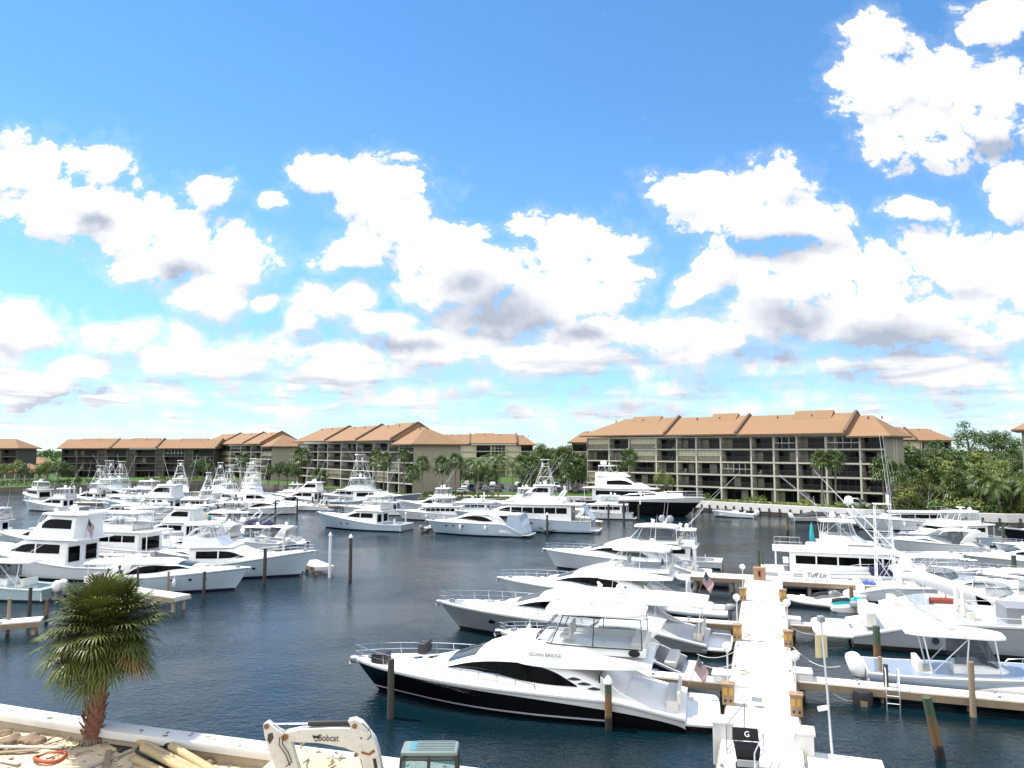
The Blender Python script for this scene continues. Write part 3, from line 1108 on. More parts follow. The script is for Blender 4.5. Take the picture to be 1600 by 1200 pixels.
def sedan(name, label, P, hd, L, hull=None, z_enc=True, arch=True, rail=True, group=BOATS, canvas=None, glassm=None, low=0.0, plat=True, top=True, frame=None, enc=None, rub=None, tint=None, fly=True, gills=True, overhang=.02, **kw):
    """Sedan bridge yacht: rounded house with an arched side window, flybridge aft under a hardtop."""
    k = L / 16.6
    kw.setdefault('zs', 1.25 * k)
    kw.setdefault('zb', 1.95 * k)
    kw.setdefault('drop', .60 * k)
    b = Boat(name, label, P, hd, L, hull=hull, tc=.22, zc=.62 * k, group=group, q=.8, p=2.1, rub=rub, **kw)
    B2 = b.B / 2
    S = lambda t: b.sheer(t * L)
    zr = S(.4) + 1.32 * k - low
    sh = b.house([(.16 * L, S(.16) - .1, S(.16) + .15 * k, B2 * .90), (.22 * L, S(.2) - .2, S(.22) + .55 * k, B2 * .89), (.31 * L, S(.3) - .2, S(.3) + 1.05 * k, B2 * .87), (.40 * L, S(.4) - .2, zr, B2 * .85), (.54 * L, S(.5) - .15, zr + .06 * k, B2 * .80), (.60 * L, S(.6) - .12, zr - .18 * k, B2 * .74),
                  (.68 * L, S(.68) - .1, S(.68) + .55 * k, B2 * .66), (.76 * L, S(.76) - .1, S(.76) + .22 * k, B2 * .52), (.90 * L, S(.9) - .12, S(.9) + .01, B2 * .24)], tb=.16, r=.32 * k, crown=.1, sm=True, n=34)
    g = glassm or M_GLASS
    zc = S(.45)
    b.windows(sh, [(.285 * L, S(.28) + .36 * k), (.36 * L, zc + .26 * k), (.46 * L, zc + .36 * k), (.58 * L, S(.58) + .50 * k), (.665 * L, S(.66) + .44 * k)],
              [(.285 * L, S(.28) + .40 * k), (.35 * L, zc + .82 * k), (.43 * L, zc + 1.06 * k), (.53 * L, zc + 1.04 * k), (.60 * L, S(.6) + .78 * k), (.665 * L, S(.66) + .46 * k)], g, n=26)
    b.screen(sh, .585 * L, .672 * L, 3, m=glassm or M_BLUEGLASS, f=.84)
    b.foredeck(sh, .695 * L, .84 * L, .7)
    if gills:      # three gill vents
        for i in range(3):
            x = (.275 - .028 * i) * L
            z = S(.25) + (.66 - .17 * i) * k
            b.windows(sh, [(x, z), (x + .02 * L, z - .03), (x + .036 * L, z + .0)], [(x, z + .03), (x + .02 * L, z + .10 * k), (x + .036 * L, z + .02)], M_INK, 'gill_vent', n=6)
    if hull is not None:
        b.ports([.58 * L, .68 * L, .76 * L], S(.6) - .55 * k, .14 * k)
        b.fenders([.35 * L, .6 * L])
    # aft saloon doors and cockpit
    b.part(MB().box((.225 * L, 0, 1.3 * k), (.05, B2 * 1.5, 1.4 * k)), 'saloon_door', g)
    cockpit_bits(b, 0, .2 * L, .62 * k)
    mb = MB()     # side wings of the cockpit
    for sd in (1, -1):
        mb.prism([(.08 * L, S(.08) - .1), (.22 * L, S(.2) - .1), (.22 * L, S(.2) + .95 * k), (.17 * L, S(.2) + .32 * k), (.09 * L, S(.09) + .03)], sd * B2 * .86, sd * (B2 * .86 + .07))
    b.part(mb, 'cockpit_wing', M_GEL)
    # flybridge moulding
    zf = zr + .02
    if not fly:
        ov = Shell([(overhang * L, zr - .06, zr + .08 * k, B2 * .74), ((overhang + .08) * L, zr - .08, zr + .14 * k, B2 * .80), (.40 * L, zr - .1, zr + .16 * k, B2 * .78), (.52 * L, zr - .1, zr + .13 * k, B2 * .70), (.56 * L, zr - .1, zr + .04, B2 * .5)], .05, .08, .06, True)
        b.part(ov.body(n=16), 'roof_overhang', M_GEL, smooth=40)
        mb = MB()
        for sd in (1, -1):
            mb.prism([(.24 * L, zr + .02), (.33 * L, zr + .02), (.27 * L, S(.25) - .1), (.14 * L, S(.2) - .1)], sd * B2 * .78, sd * (B2 * .78 + .1))
            mb.tube([((overhang + .02) * L, sd * B2 * .6, zr), ((overhang + .03) * L, sd * B2 * .7, S(.05))], .035, 6)
        b.part(mb, 'roof_support', M_GEL, bevel=.03)
        b.dome(.30 * L, .3, zr + .2 * k, .26 * k)
        b.radar(.38 * L, -.3, zr + .2 * k, 1.1 * k)
        b.antenna(.26 * L, B2 * .5, zr + .1, 2.4 * k)
        if plat:
            b.platform(1.3 * k, .42 * k)
        if rail:
            b.bowrail(.42, .60 * k, n=11)
        b.anchor()
        return b
    mould = Shell([(.085 * L, zf - .1, zf + .12 * k, B2 * .80), (.16 * L, zf - .16, zf + .28 * k, B2 * .86), (.33 * L, zf - .30 * k, zf + .52 * k, B2 * .84), (.43 * L, zf - .28 * k, zf + .58 * k, B2 * .78), (.50 * L, zf - .12, zf + .38 * k, B2 * .66), (.575 * L, zf - .1, zf + .03, B2 * .46)], .12, .2 * k, .03, True)
    zfl = zf + .42 * k
    b.part(mould.body(n=26), 'flybridge', M_GEL, smooth=40)
    zt = zf + 1.95 * k
    b.flybridge(.10 * L, .40 * L, zfl - .05, zf + .72 * k, B2 * .76, fx=.9 * k, name='flybridge_coaming')
    if top:
        b.hardtop(.105 * L, .385 * L, zt, B2 * .78, th=.16 * k, legs=False, round_=.5, arch=.1)
        if z_enc:
            b.enclosure(.11 * L, .375 * L, zf + .70 * k, zt + .02, B2 * .76, B2 * .68, fx=1.5 * k, m=enc or M_CLEAR, frame=frame or M_RUB)
        else:
            mb = MB()
            for sd in (1, -1):
                mb.prism([(.10 * L, zt + .04), (.19 * L, zt + .04), (.27 * L, zf + .6 * k), (.16 * L, zf + .5 * k)], sd * B2 * .74, sd * (B2 * .74 + .08))
            b.part(mb, 'hardtop_arch', M_GEL)
        b.dome(.20 * L, -.5, zt + .3 * k, .26 * k)
        b.radar(.27 * L, .2, zt + .3 * k, 1.2 * k)
        b.antenna(.2 * L, B2 * .6, zt + .1, 2.6 * k)
        b.antenna(.2 * L, -B2 * .6, zt + .1, 2.6 * k)
    if plat:
        b.platform(1.5 * k, .42 * k)
    if rail:
        b.bowrail(.40, .60 * k, n=11)
    b.anchor()
    return b


def express(name, label, P, hd, L, hull=None, top='hard', arch=False, rail=True, group=BOATS, glassm=None, band=None, canvas=None, plat=True, roofm=None, dome=True, **kw):
    """Low express cruiser: raked windshield, hardtop or radar arch over the helm."""
    k = L / 14.0
    kw.setdefault('zs', 1.2 * k)
    kw.setdefault('zb', 1.85 * k)
    kw.setdefault('drop', .62 * k)
    b = Boat(name, label, P, hd, L, hull=hull, tc=.34, zc=.7 * k, group=group, q=.82, p=2.1, **kw)
    B2 = b.B / 2
    S = lambda t: b.sheer(t * L)
    g = glassm or M_GLASS
    sh = b.house([(.36 * L, S(.36) - .1, S(.4) + .25 * k, B2 * .82), (.44 * L, S(.44) - .1, S(.44) + .55 * k, B2 * .80), (.56 * L, S(.56) - .1, S(.56) + .50 * k, B2 * .72), (.72 * L, S(.72) - .1, S(.72) + .28 * k, B2 * .54), (.90 * L, S(.9) - .12, S(.9) + .0, B2 * .22)], tb=.25, r=.3 * k, crown=.1, sm=True)
    b.windows(sh, [(.50 * L, S(.5) + .12 * k), (.60 * L, S(.6) + .14 * k), (.68 * L, S(.68) + .14 * k)], [(.50 * L, S(.5) + .16 * k), (.58 * L, S(.58) + .34 * k), (.68 * L, S(.68) + .18 * k)], g, n=10)
    b.foredeck(sh, .60 * L, .84 * L, .7)
    zt = S(.4) + 1.75 * k
    # wrap windshield
    ws = Shell([(.26 * L, S(.3) + .1, zt - .35 * k, B2 * .86), (.36 * L, S(.36), zt - .02, B2 * .86), (.43 * L, S(.43) + .2, zt - .25 * k, B2 * .80), (.54 * L, S(.54) + .35 * k, S(.54) + .56 * k, B2 * .62)], .22, .12, .04)
    if top == 'hard':
        hs = b.house([(.10 * L, zt - .22 * k, zt - .06 * k, B2 * .70), (.2 * L, zt - .14 * k, zt + .06 * k, B2 * .76), (.34 * L, zt - .12 * k, zt + .1 * k, B2 * .74), (.42 * L, zt - .22 * k, zt - .04 * k, B2 * .66)], 'hardtop', m=roofm, tb=.1, r=.08, crown=.08, sm=True)
        b.part(ws.body(n=10), 'cabin_glass', M_SMOKE if not glassm else g)
        mb = MB()
        for sd in (1, -1):
            mb.prism([(.10 * L, zt - .16 * k), (.20 * L, zt - .1 * k), (.29 * L, S(.28) + .3 * k), (.30 * L, S(.28) - .1), (.12 * L, S(.15) - .1), (.19 * L, S(.2) + .5 * k)], sd * B2 * .80, sd * (B2 * .80 + .09))
            mb.tube([(.42 * L, sd * B2 * .62, zt - .12 * k), (.52 * L, sd * B2 * .58, S(.52) + .5 * k)], .05, 6)
        b.part(mb, 'hardtop_support', M_GEL, bevel=.02)
        if dome:
            b.dome(.2 * L, 0, zt + .1, .28 * k)
        b.antenna(.14 * L, B2 * .6, zt - .1, 2.4 * k)
    else:
        lo = []
        for f in range(9):
            a = -pi / 2 + pi * f / 8
            lo.append((.40 * L + .14 * L * cos(a) ** .8 if abs(a) < 1.5 else .40 * L, B2 * .78 * sin(a), S(.45) + .5 * k))
        hi = [(x - .35 * k * (1 if 0 < i < 8 else 0), y * .94, z + .55 * k) for i, (x, y, z) in enumerate(lo)]
        b.part(MB().loft([lo, hi], False, False), 'windshield', M_SMOKE, smooth=50, recalc=False)
        mb = MB().tube(hi, .025, 5)
        for a, c in zip(lo, hi):
            mb.tube([a, c], .02, 4)
        b.part(mb, 'windshield_frame', M_STEEL)
    if arch:
        mb = MB()
        pr = [(.17 * L, S(.2) - .05), (.12 * L, zt + .0), (.15 * L, zt + .2 * k)]
        path = [(.26 * L, B2 * .84, S(.26)), (.16 * L, B2 * .76, zt - .2 * k), (.13 * L, B2 * .6, zt + .12 * k), (.13 * L, 0, zt + .2 * k), (.13 * L, -B2 * .6, zt + .12 * k), (.16 * L, -B2 * .76, zt - .2 * k), (.26 * L, -B2 * .84, S(.26))]
        mb.tube(path, .14 * k, 8)
        b.part(mb, 'radar_arch', M_GEL, smooth=60)
        b.dome(.13 * L, .4, zt + .3 * k, .25 * k)
    if canvas:
        cs = Shell([(.04 * L, S(0) + .1, S(0) + .5 * k, B2 * .84), (.2 * L, S(.2), zt - .1 * k, B2 * .86), (.40 * L, S(.4), zt, B2 * .8), (.52 * L, S(.5) + .1, S(.5) + .5 * k, B2 * .62)], .2, .2, .06, True)
        b.part(cs.body(n=12), 'canvas_cover', canvas)
    mb = MB()
    mb.rbox(.33 * L, .39 * L, -B2 * .7, B2 * .1, .7 * k, S(.4) + .5 * k, .08)
    b.part(mb, 'helm_console', M_GREY)
    mb = MB()
    for y in (-.42, .2):
        mb.rbox(.25 * L, .25 * L + .55, y * B2 - .3, y * B2 + .3, .8 * k, 1.35 * k, .1)
        mb.rbox(.25 * L - .1, .25 * L + .06, y * B2 - .3, y * B2 + .3, 1.2 * k, 2.0 * k, .06)
    mb.rbox(.03 * L, .03 * L + .6, -B2 * .75, B2 * .75, .7 * k, 1.2 * k, .1)
    b.part(mb, 'cockpit_seat', M_CREAM)
    if plat:
        b.platform(1.25 * k, .4 * k)
    if rail:
        b.bowrail(.42, .55 * k, n=10)
    b.anchor()
    return b


def motoryacht(name, label, P, hd, L, hull=None, bridge='hard', nwin=4, rail=True, group=BOATS, glassm=None, canvas=None, aft='open', h=1.0, boat_deck=True, tint=None, **kw):
    """Long raised house with a row of windows, flybridge above."""
    k = L / 18.0
    kw.setdefault('zs', 1.5 * k)
    kw.setdefault('zb', 2.4 * k)
    b = Boat(name, label, P, hd, L, hull=hull, tc=.16, zc=.9 * k, group=group, q=.7, p=2.4, B=kw.pop('B', L * .27), **kw)
    B2 = b.B / 2
    S = lambda t: b.sheer(t * L)
    g = glassm or M_GLASS
    zr = S(.4) + 1.75 * k * h
    sh = b.house([(.14 * L, S(.15) - .3, zr, B2 * .80), (.55 * L, S(.5) - .2, zr + .03, B2 * .80), (.60 * L, S(.6) - .15, zr - .15, B2 * .77), (.68 * L, S(.68) - .1, S(.68) + .75 * k, B2 * .68), (.70 * L, S(.7) - .1, S(.7) + .38 * k, B2 * .64), (.84 * L, S(.84) - .1, S(.84) + .12 * k, B2 * .36)], tb=.06, r=.16 * k, n=26)
    b.windrow(sh, .17 * L, .565 * L, nwin, S(.4) + .62 * k * h, S(.4) + 1.38 * k * h, m=g)
    b.windows(sh, [(.575 * L, S(.58) + .55 * k), (.655 * L, S(.65) + .52 * k)], [(.575 * L, zr - .34 * k), (.60 * L, zr - .4 * k), (.655 * L, S(.65) + .72 * k)], g, n=8)
    b.screen(sh, .605 * L, .672 * L, 3, m=g, f=.86)
    b.foredeck(sh, .705 * L, .82 * L)
    # roof with an overhang, its edge the boat deck
    rf = Shell([(.06 * L, zr + .01, zr + .14, B2 * .84), (.12 * L, zr, zr + .15, B2 * .92), (.55 * L, zr, zr + .16, B2 * .90), (.62 * L, zr, zr + .12, B2 * .74), (.645 * L, zr - .03, zr + .06, B2 * .5)], 0, .06, .03)
    b.part(rf.body(n=14), 'boat_deck', M_GEL)
    mb = MB()
    for sd in (1, -1):
        mb.tube([(.075 * L, sd * B2 * .8, S(.08)), (.075 * L, sd * B2 * .8, zr + .02)], .05, 6)
    b.part(mb, 'deck_post', M_GEL)
    b.part(MB().box((.138 * L, 0, S(.15) + .6 * k), (.05, B2 * 1.1, 1.5 * k)), 'saloon_door', g)
    zf = zr + .15
    if bridge:
        b.flybridge(.20 * L, .47 * L, zf, zf + .72 * k, B2 * .70, fx=1.3 * k)
        if bridge == 'hard':
            b.hardtop(.17 * L, .47 * L, zf + 1.95 * k, B2 * .72, zl=zf + .7 * k)
            b.enclosure(.21 * L, .45 * L, zf + .7 * k, zf + 1.96 * k, B2 * .68, B2 * .66, m=tint or M_CLEAR, frame=M_PIPE)
            b.radar(.30 * L, 0, zf + 2.15 * k, 1.3 * k)
            b.dome(.24 * L, .6, zf + 2.12 * k, .28 * k)
        elif bridge == 'bimini':
            b.hardtop(.22 * L, .43 * L, zf + 1.8 * k, B2 * .66, th=.05, zl=zf + .7 * k, m=canvas or M_NAVY, legm=M_STEEL, arch=.12)
        elif bridge == 'arch':
            mb = MB()
            mb.tube([(.24 * L, B2 * .72, zf + .5 * k), (.20 * L, B2 * .64, zf + 1.5 * k), (.20 * L, 0, zf + 1.62 * k), (.20 * L, -B2 * .64, zf + 1.5 * k), (.24 * L, -B2 * .72, zf + .5 * k)], .13 * k, 8)
            b.part(mb, 'radar_arch', M_GEL, smooth=60)
            b.radar(.20 * L, 0, zf + 1.75 * k, 1.3 * k)
            lo = [(.46 * L, B2 * .64, zf + .72 * k), (.50 * L, B2 * .4, zf + .72 * k), (.505 * L, 0, zf + .72 * k), (.50 * L, -B2 * .4, zf + .72 * k), (.46 * L, -B2 * .64, zf + .72 * k)]
            hi = [(x - .3, y * .95, z + .5 * k) for x, y, z in lo]
            b.part(MB().loft([lo, hi], False, False), 'bridge_windscreen', M_SMOKE, smooth=40, recalc=False)
    if boat_deck:
        mb = MB()
        pth = [(.07 * L, B2 * .8, zf), (.10 * L, B2 * .85, zf), (.15 * L, B2 * .85, zf), (.2 * L, B2 * .85, zf)]
        b.siderail(pth, .7 * k, 'boat_deck_rail')
    b.ports([.30 * L, .42 * L, .54 * L, .66 * L], S(.4) - .6 * k, .15 * k)
    b.fenders([.3 * L, .55 * L])
    b.antenna(.3 * L, B2 * .5, zf + .7 * k, 4.0 * k)
    b.platform(1.0 * k, .4 * k)
    if rail:
        b.bowrail(.36, .75 * k, n=13)
    b.anchor()
    return b


def centercon(name, label, P, hd, L, hull=None, n_out=2, ttop=True, glassm=None, group=BOATS, topm=None, rods=True, cover=None, **kw):
    k = L / 10.0
    kw.setdefault('zs', .95 * k)
    kw.setdefault('zb', 1.5 * k)
    b = Boat(name, label, P, hd, L, hull=hull, tc=.80, zc=.5 * k, group=group, q=.75, B=kw.pop('B', L * .29), cat=kw.pop('cat', 'fishing boat'), **kw)
    B2 = b.B / 2
    cs = b.house([(.36 * L, .5 * k, 1.55 * k, B2 * .46), (.46 * L, .5 * k, 1.7 * k, B2 * .48), (.54 * L, .5 * k, 1.45 * k, B2 * .44), (.62 * L, .5 * k, 1.1 * k, B2 * .36)], 'console', tb=.1, r=.15)
    b.screen(cs, .47 * L, .535 * L, 1, m=M_GLASS, f=.8)
    mb = MB()
    mb.rbox(.22 * L, .29 * L, -B2 * .5, B2 * .5, .5 * k, 1.15 * k, .08)
    mb.rbox(.21 * L, .235 * L, -B2 * .5, B2 * .5, 1.0 * k, 1.6 * k, .05)
    mb.rbox(.66 * L, .76 * L, -B2 * .4, B2 * .4, .5 * k, .85 * k, .1)
    b.part(mb, 'helm_seat', M_CREAM)
    if ttop:
        zt = 2.75 * k
        b.hardtop(.17 * L, .57 * L, zt, B2 * .80, th=.12, m=topm or M_GEL, legs=False, round_=.45, arch=.05)
        mb = MB()
        for sd in (1, -1):
            for x, x2 in ((.28, .24), (.40, .42), (.55, .52)):
                mb.tube([(x * L, sd * B2 * .5, .6 * k), (x2 * L, sd * B2 * .6, zt + .02)], .035, 6)
            mb.tube([(.28 * L, sd * B2 * .5, 1.2 * k), (.42 * L, sd * B2 * .58, zt)], .025, 5)
        b.part(mb, 'top_frame', M_PIPE)
        mb = MB()
        lo = [(.36 * L, B2 * .52, 1.6 * k), (.50 * L, B2 * .50, 1.62 * k), (.545 * L, B2 * .36, 1.5 * k), (.55 * L, 0, 1.5 * k), (.545 * L, -B2 * .36, 1.5 * k), (.50 * L, -B2 * .5, 1.62 * k), (.36 * L, -B2 * .52, 1.6 * k)]
        hi = [(x - .05 * L * (0 if i in (0, 6) else 1), y * 1.05, zt) for i, (x, y, z) in enumerate(lo)]
        b.part(mb.loft([lo, hi], False, False), 'clear_enclosure', M_SMOKE, smooth=0, recalc=False)
        b.antenna(.3 * L, B2 * .6, zt, 2.2 * k)
        b.dome(.36 * L, 0, zt + .14, .24 * k)
        if rods:
            b.outriggers(.42 * L, zt + .05, B2 * .75, 4.5 * k, rake=-1.6, out=.2, r=.02)
    if cover:
        cv = Shell([(.02 * L, .6 * k, 1.05 * k, B2 * .9), (.3 * L, .7 * k, 1.75 * k, B2 * .96), (.5 * L, .8 * k, 1.8 * k, B2 * .98), (.8 * L, 1.1 * k, 1.5 * k, B2 * .7), (.98 * L, 1.35 * k, 1.5 * k, B2 * .15)], .35, .3, .1, True)
        b.part(cv.body(n=16), 'canvas_cover', cover)
    outboards(b, n_out, -.32, .62 * k, .62)
    b.bowrail(.62, .3 * k, n=6, mid=False)
    return b


def tender(name, label, P, hd, L=3.6, tube=None, cat='dinghy', group='tenders and jet skis by the docks', z=0.0, motor=True, inner=None):
    r = thing(name, label, cat, (P[0], P[1], z), hd, group)
    mb = MB()
    w_ = L * .21
    path = [(0, w_, .32), (L * .5, w_, .34), (L * .75, w_ * .9, .40), (L * .92, w_ * .5, .47), (L * .97, 0, .5), (L * .92, -w_ * .5, .47), (L * .75, -w_ * .9, .40), (L * .5, -w_, .34), (0, -w_, .32)]
    fine = [Vector(q) for q in path]
    mb.tube(fine, L * .055, 10)
    mb.build('side_tube', tube or M_WCANVAS, r, smooth=60)
    mb = MB()
    secs = []
    for t, ww in ((0, 1), (.5, 1), (.75, .85), (.93, .35)):
        x = t * L
        secs.append([(x, w_ * ww, .34), (x, w_ * ww * .7, .0), (x, 0, -.12 + .1 * t), (x, -w_ * ww * .7, .0), (x, -w_ * ww, .34)])
    mb.loft(secs, False, False)
    mb.box((.03, 0, .25), (.06, 2 * w_ * .95, .55))
    mb.box((L * .45, 0, .18), (L * .8, w_ * 1.5, .04))
    mb.build('hull', inner or M_GREY, r)
    MB().rbox(L * .38, L * .5, -w_ * .8, w_ * .8, .3, .42, .04).build('thwart', M_GEL, r)
    MB().rbox(L * .58, L * .70, -w_ * .4, w_ * .1, .2, .75, .05).build('console', M_GEL, r)
    if motor:
        mb = MB()
        sec = [[(-.18 + q * .5 * cos(2 * pi * k / 8), q * .3 * sin(2 * pi * k / 8), zz) for k in range(8)] for zz, q in ((.42, .4), (.5, .8), (.78, .85), (.9, .5))]
        mb.loft(sec, True, True)
        mb.box((-.16, 0, .1), (.12, .1, .7))
        mb.build('outboard_motor', M_GREY, r, smooth=50)
    return r


def jetski(label, P, hd, body=None, seat=None, z=.05, cover=None):
    r = thing('jet_ski', label, 'jet ski', (P[0], P[1], z), hd, 'tenders and jet skis by the docks')
    sh = Shell([(0, .0, .34, .50), (.9, -.1, .42, .58), (2.0, -.05, .50, .52), (2.7, .1, .58, .30), (3.1, .3, .56, .08)], -.02, .12, .03, True)
    sh.body(n=14).build('hull', body or M_GEL, r, smooth=50)
    s2 = Shell([(.15, .36, .62, .22), (.8, .4, .80, .22), (1.35, .42, .78, .20), (1.6, .45, .95, .26), (2.0, .48, .98, .26), (2.6, .5, .66, .2)], .2, .1, .04, True)
    s2.body(n=14).build('cowl', cover or M_GREY, r, smooth=50)
    s3 = Shell([(.1, .6, .80, .17), (.7, .74, .90, .19), (1.3, .72, .9, .17)], .1, .08, .03, True)
    s3.body(n=8).build('seat', seat or M_RUB, r, smooth=50)
    MB().tube([(1.55, -.38, 1.05), (1.68, 0, 1.02), (1.55, .38, 1.05)], .03, 6).build('handlebar', M_RUB, r)
    return r


def flag(label, P, hd, h=1.5, s=1.0, lean=-.35, name='flag'):
    r = thing(name, label, 'flag', P, hd, 'flags flying on the boats')
    MB().tube([(0, 0, 0), (lean * h, 0, h)], .02, 6).build('flag_pole', M_TEAK, r)
    rd = mat('flag_red', (0.17, 0.004, 0.008), 0.9, spec=.1)
    wh = mat('flag_white', (0.55, 0.55, 0.55), 0.9, spec=.1)
    bl = mat('flag_blue', (0.005, 0.008, 0.045), 0.9, spec=.1)
    wd, hg = 1.15 * s, .68 * s
    mb, ct = MB(), MB()
    nx = 10

    def pt(i, j, o=0.0):         # i along the fly, j down the hoist (13 stripes); the cloth hangs limp
        t = i / nx
        x = lean * h * (1 - .02 - j / 13 * hg / h) - t * wd * .42 - .015
        y = .09 * s * sin(t * 7 + j * .18) * (t ** .5) + o
        z = h * (.98 - j / 13 * hg / h) - t * wd * .62 - .05 * t * sin(t * 6)
        return (x, y, z)
    for j in range(13):
        for i in range(nx):
            m_ = 2 if (i < 4 and j < 7) else (j % 2)
            mb.cur = m_
            mb.add([pt(i, j), pt(i + 1, j), pt(i + 1, j + 1), pt(i, j + 1)], [(0, 1, 2, 3)])
    mb.build('flag_cloth', [rd, wh, bl], r, smooth=80, recalc=False)
    for row in range(5):
        for c in range(5):
            a = Vector(pt(.4 + c * .75, .7 + row * 1.3, .006))
            for o in (-.012, .012):
                ct.add([(a.x - .018, a.y + o, a.z), (a.x, a.y + o, a.z - .02), (a.x + .018, a.y + o, a.z), (a.x, a.y + o, a.z + .02)], [(0, 1, 2, 3)])
    ct.build('flag_stars', wh, r, recalc=False)
    return r
# ------------------------------------------------------------------ setting: water, land
def g_water(N, ob, bs):
    bs.inputs['Roughness'].default_value = 0.05
    bs.inputs['IOR'].default_value = 1.33
    bs.inputs['Specular IOR Level'].default_value = 0.5
    v1 = N.v('MULTIPLY', ob, (1.0, 1.5, 1.0))
    n0 = N.noise(v1, 0.35, 3.0, 0.5)
    n1 = N.noise(v1, 1.9, 3.0, 0.55)
    n2 = N.noise(N.v('MULTIPLY', ob, (1.3, 1.0, 1.0)), 5.5, 3.0, 0.6)
    calm = N.step(N.noise(ob, 0.04, 4.0, 0.6), 0.40, 0.64, 0.32, 1.2)
    hgt = N.m('ADD', N.m('MULTIPLY', n0, 0.12), N.m('ADD', N.m('MULTIPLY', n1, 0.17), N.m('MULTIPLY', n2, 0.085)))
    bn = N.node('ShaderNodeBump')
    bn.inputs['Strength'].default_value = 1.0
    bn.inputs['Distance'].default_value = 0.40
    N.put(bn.inputs['Height'], N.m('MULTIPLY', hgt, calm))
    N.l.new(bn.outputs[0], bs.inputs['Normal'])
    return N.mix(N.noise(ob, 0.03, 3.0, 0.6), (0.0012, 0.011, 0.021, 1), (0.002, 0.011, 0.011, 1))


M_WATER = mat('harbour_water', (0, 0, 0), gen=g_water)


def g_lawn(N, ob, bs):
    c = N.mix(N.noise(ob, 0.15, 4.0, 0.6), (0.035, 0.075, 0.014, 1), (0.075, 0.12, 0.03, 1))
    return N.mix(N.step(N.noise(ob, 2.2, 5.0, 0.7), 0.45, 0.7), c, (0.05, 0.09, 0.02, 1))


M_LAWN = mat('lawn_ground', (0, 0, 0), 0.9, bump=0.5, bscale=6, spec=0.2, gen=g_lawn)
M_CONC = mat('pale_concrete', (0.56, 0.54, 0.50), 0.8, var=0.10, vscale=1.5, dirt=0.25, bump=0.15)
M_CONCD = mat('weathered_concrete', (0.34, 0.29, 0.22), 0.85, var=0.18, vscale=1.2, dirt=0.4, bump=0.3)
M_WHITECONC = mat('sunbleached_concrete', (0.64, 0.625, 0.59), 0.75, var=0.08, vscale=0.9, dirt=0.22, bump=0.1)
M_WOOD = mat('weathered_wood', (0.25, 0.19, 0.125), 0.85, var=0.25, vscale=3.0, dirt=0.3, bump=0.4)
M_ASPH = mat('asphalt', (0.055, 0.055, 0.056), 0.9, var=0.2)
M_SANDPAVE = mat('pale_paving', (0.50, 0.45, 0.36), 0.9, var=0.12)


def g_sand(N, ob, bs):
    c = N.mix(N.noise(ob, 0.7, 6.0, 0.65), (0.52, 0.40, 0.25, 1), (0.68, 0.58, 0.42, 1))
    c = N.mix(N.step(N.noise(ob, 1.6, 6.0, 0.7), 0.56, 0.70), c, (0.24, 0.16, 0.085, 1))
    return N.mix(N.step(N.noise(ob, 9.0, 4.0, 0.7), 0.60, 0.72), c, (0.20, 0.14, 0.09, 1))


M_SAND = mat('construction_sand', (0, 0, 0), 0.95, bump=0.9, bscale=7, spec=0.1, gen=g_sand)


def flat(name, poly, z, m, label=None, kind='structure', depth=None):
    mb = MB()
    n = len(poly)
    if depth is None:
        mb.add([(x, y, z) for x, y in poly], [tuple(range(n))])
    else:
        mb.plate(poly, z - depth, z)
    o = mb.build(name, m, smooth=0, recalc=depth is not None)
    if kind:
        o['kind'] = kind
    return o


flat('water', [(-900, -60), (900, -60), (900, 320), (-900, 320)], 0.0, M_WATER)
SHORE = [(-700, 205), (-300, 212), (-147, 214), (-128, 232), (-132, 256), (-96, 262), (-84, 246), (-66, 224), (-47, 200), (-30, 178), (-20, 166), (-6, 164), (12, 164), (30, 157), (36, 151), (47, 140), (60, 128), (78, 119), (110, 114), (160, 108), (420, 96), (700, 90)]
flat('ground', SHORE + [(9000, 1500), (9000, 9000), (-9000, 9000), (-9000, 1500)], 1.35, M_LAWN)
mb = MB()
for a, b in zip(SHORE, SHORE[1:]):
    d = Vector((b[0] - a[0], b[1] - a[1], 0)).normalized()
    nn = Vector((d.y, -d.x, 0))
    A, Bv = Vector((a[0], a[1], 0)), Vector((b[0], b[1], 0))
    vs = []
    for p in (A, Bv):
        for (o, z) in ((.35, -1.5), (.35, 1.36), (-.2, 1.36), (-.2, 1.2)):
            vs.append(p + nn * o + Vector((0, 0, z)))
    mb.add(vs, [(0, 1, 5, 4), (1, 2, 6, 5), (2, 3, 7, 6)])
M_STAIN = mat('stained_seawall', (0.16, 0.14, 0.11), 0.9, var=0.3, vscale=1.0, dirt=0.5)
o = mb.build('seawall', M_STAIN, smooth=0)
tag(o, 'long stained concrete seawall edging the far bank of the basin', 'seawall')
def offset(pts, d):
    out = []
    for i, p in enumerate(pts):
        a, c = Vector(pts[max(0, i - 1)]), Vector(pts[min(len(pts) - 1, i + 1)])
        e = (c - a).normalized()
        out.append((p[0] - e.y * d, p[1] + e.x * d))
    return out


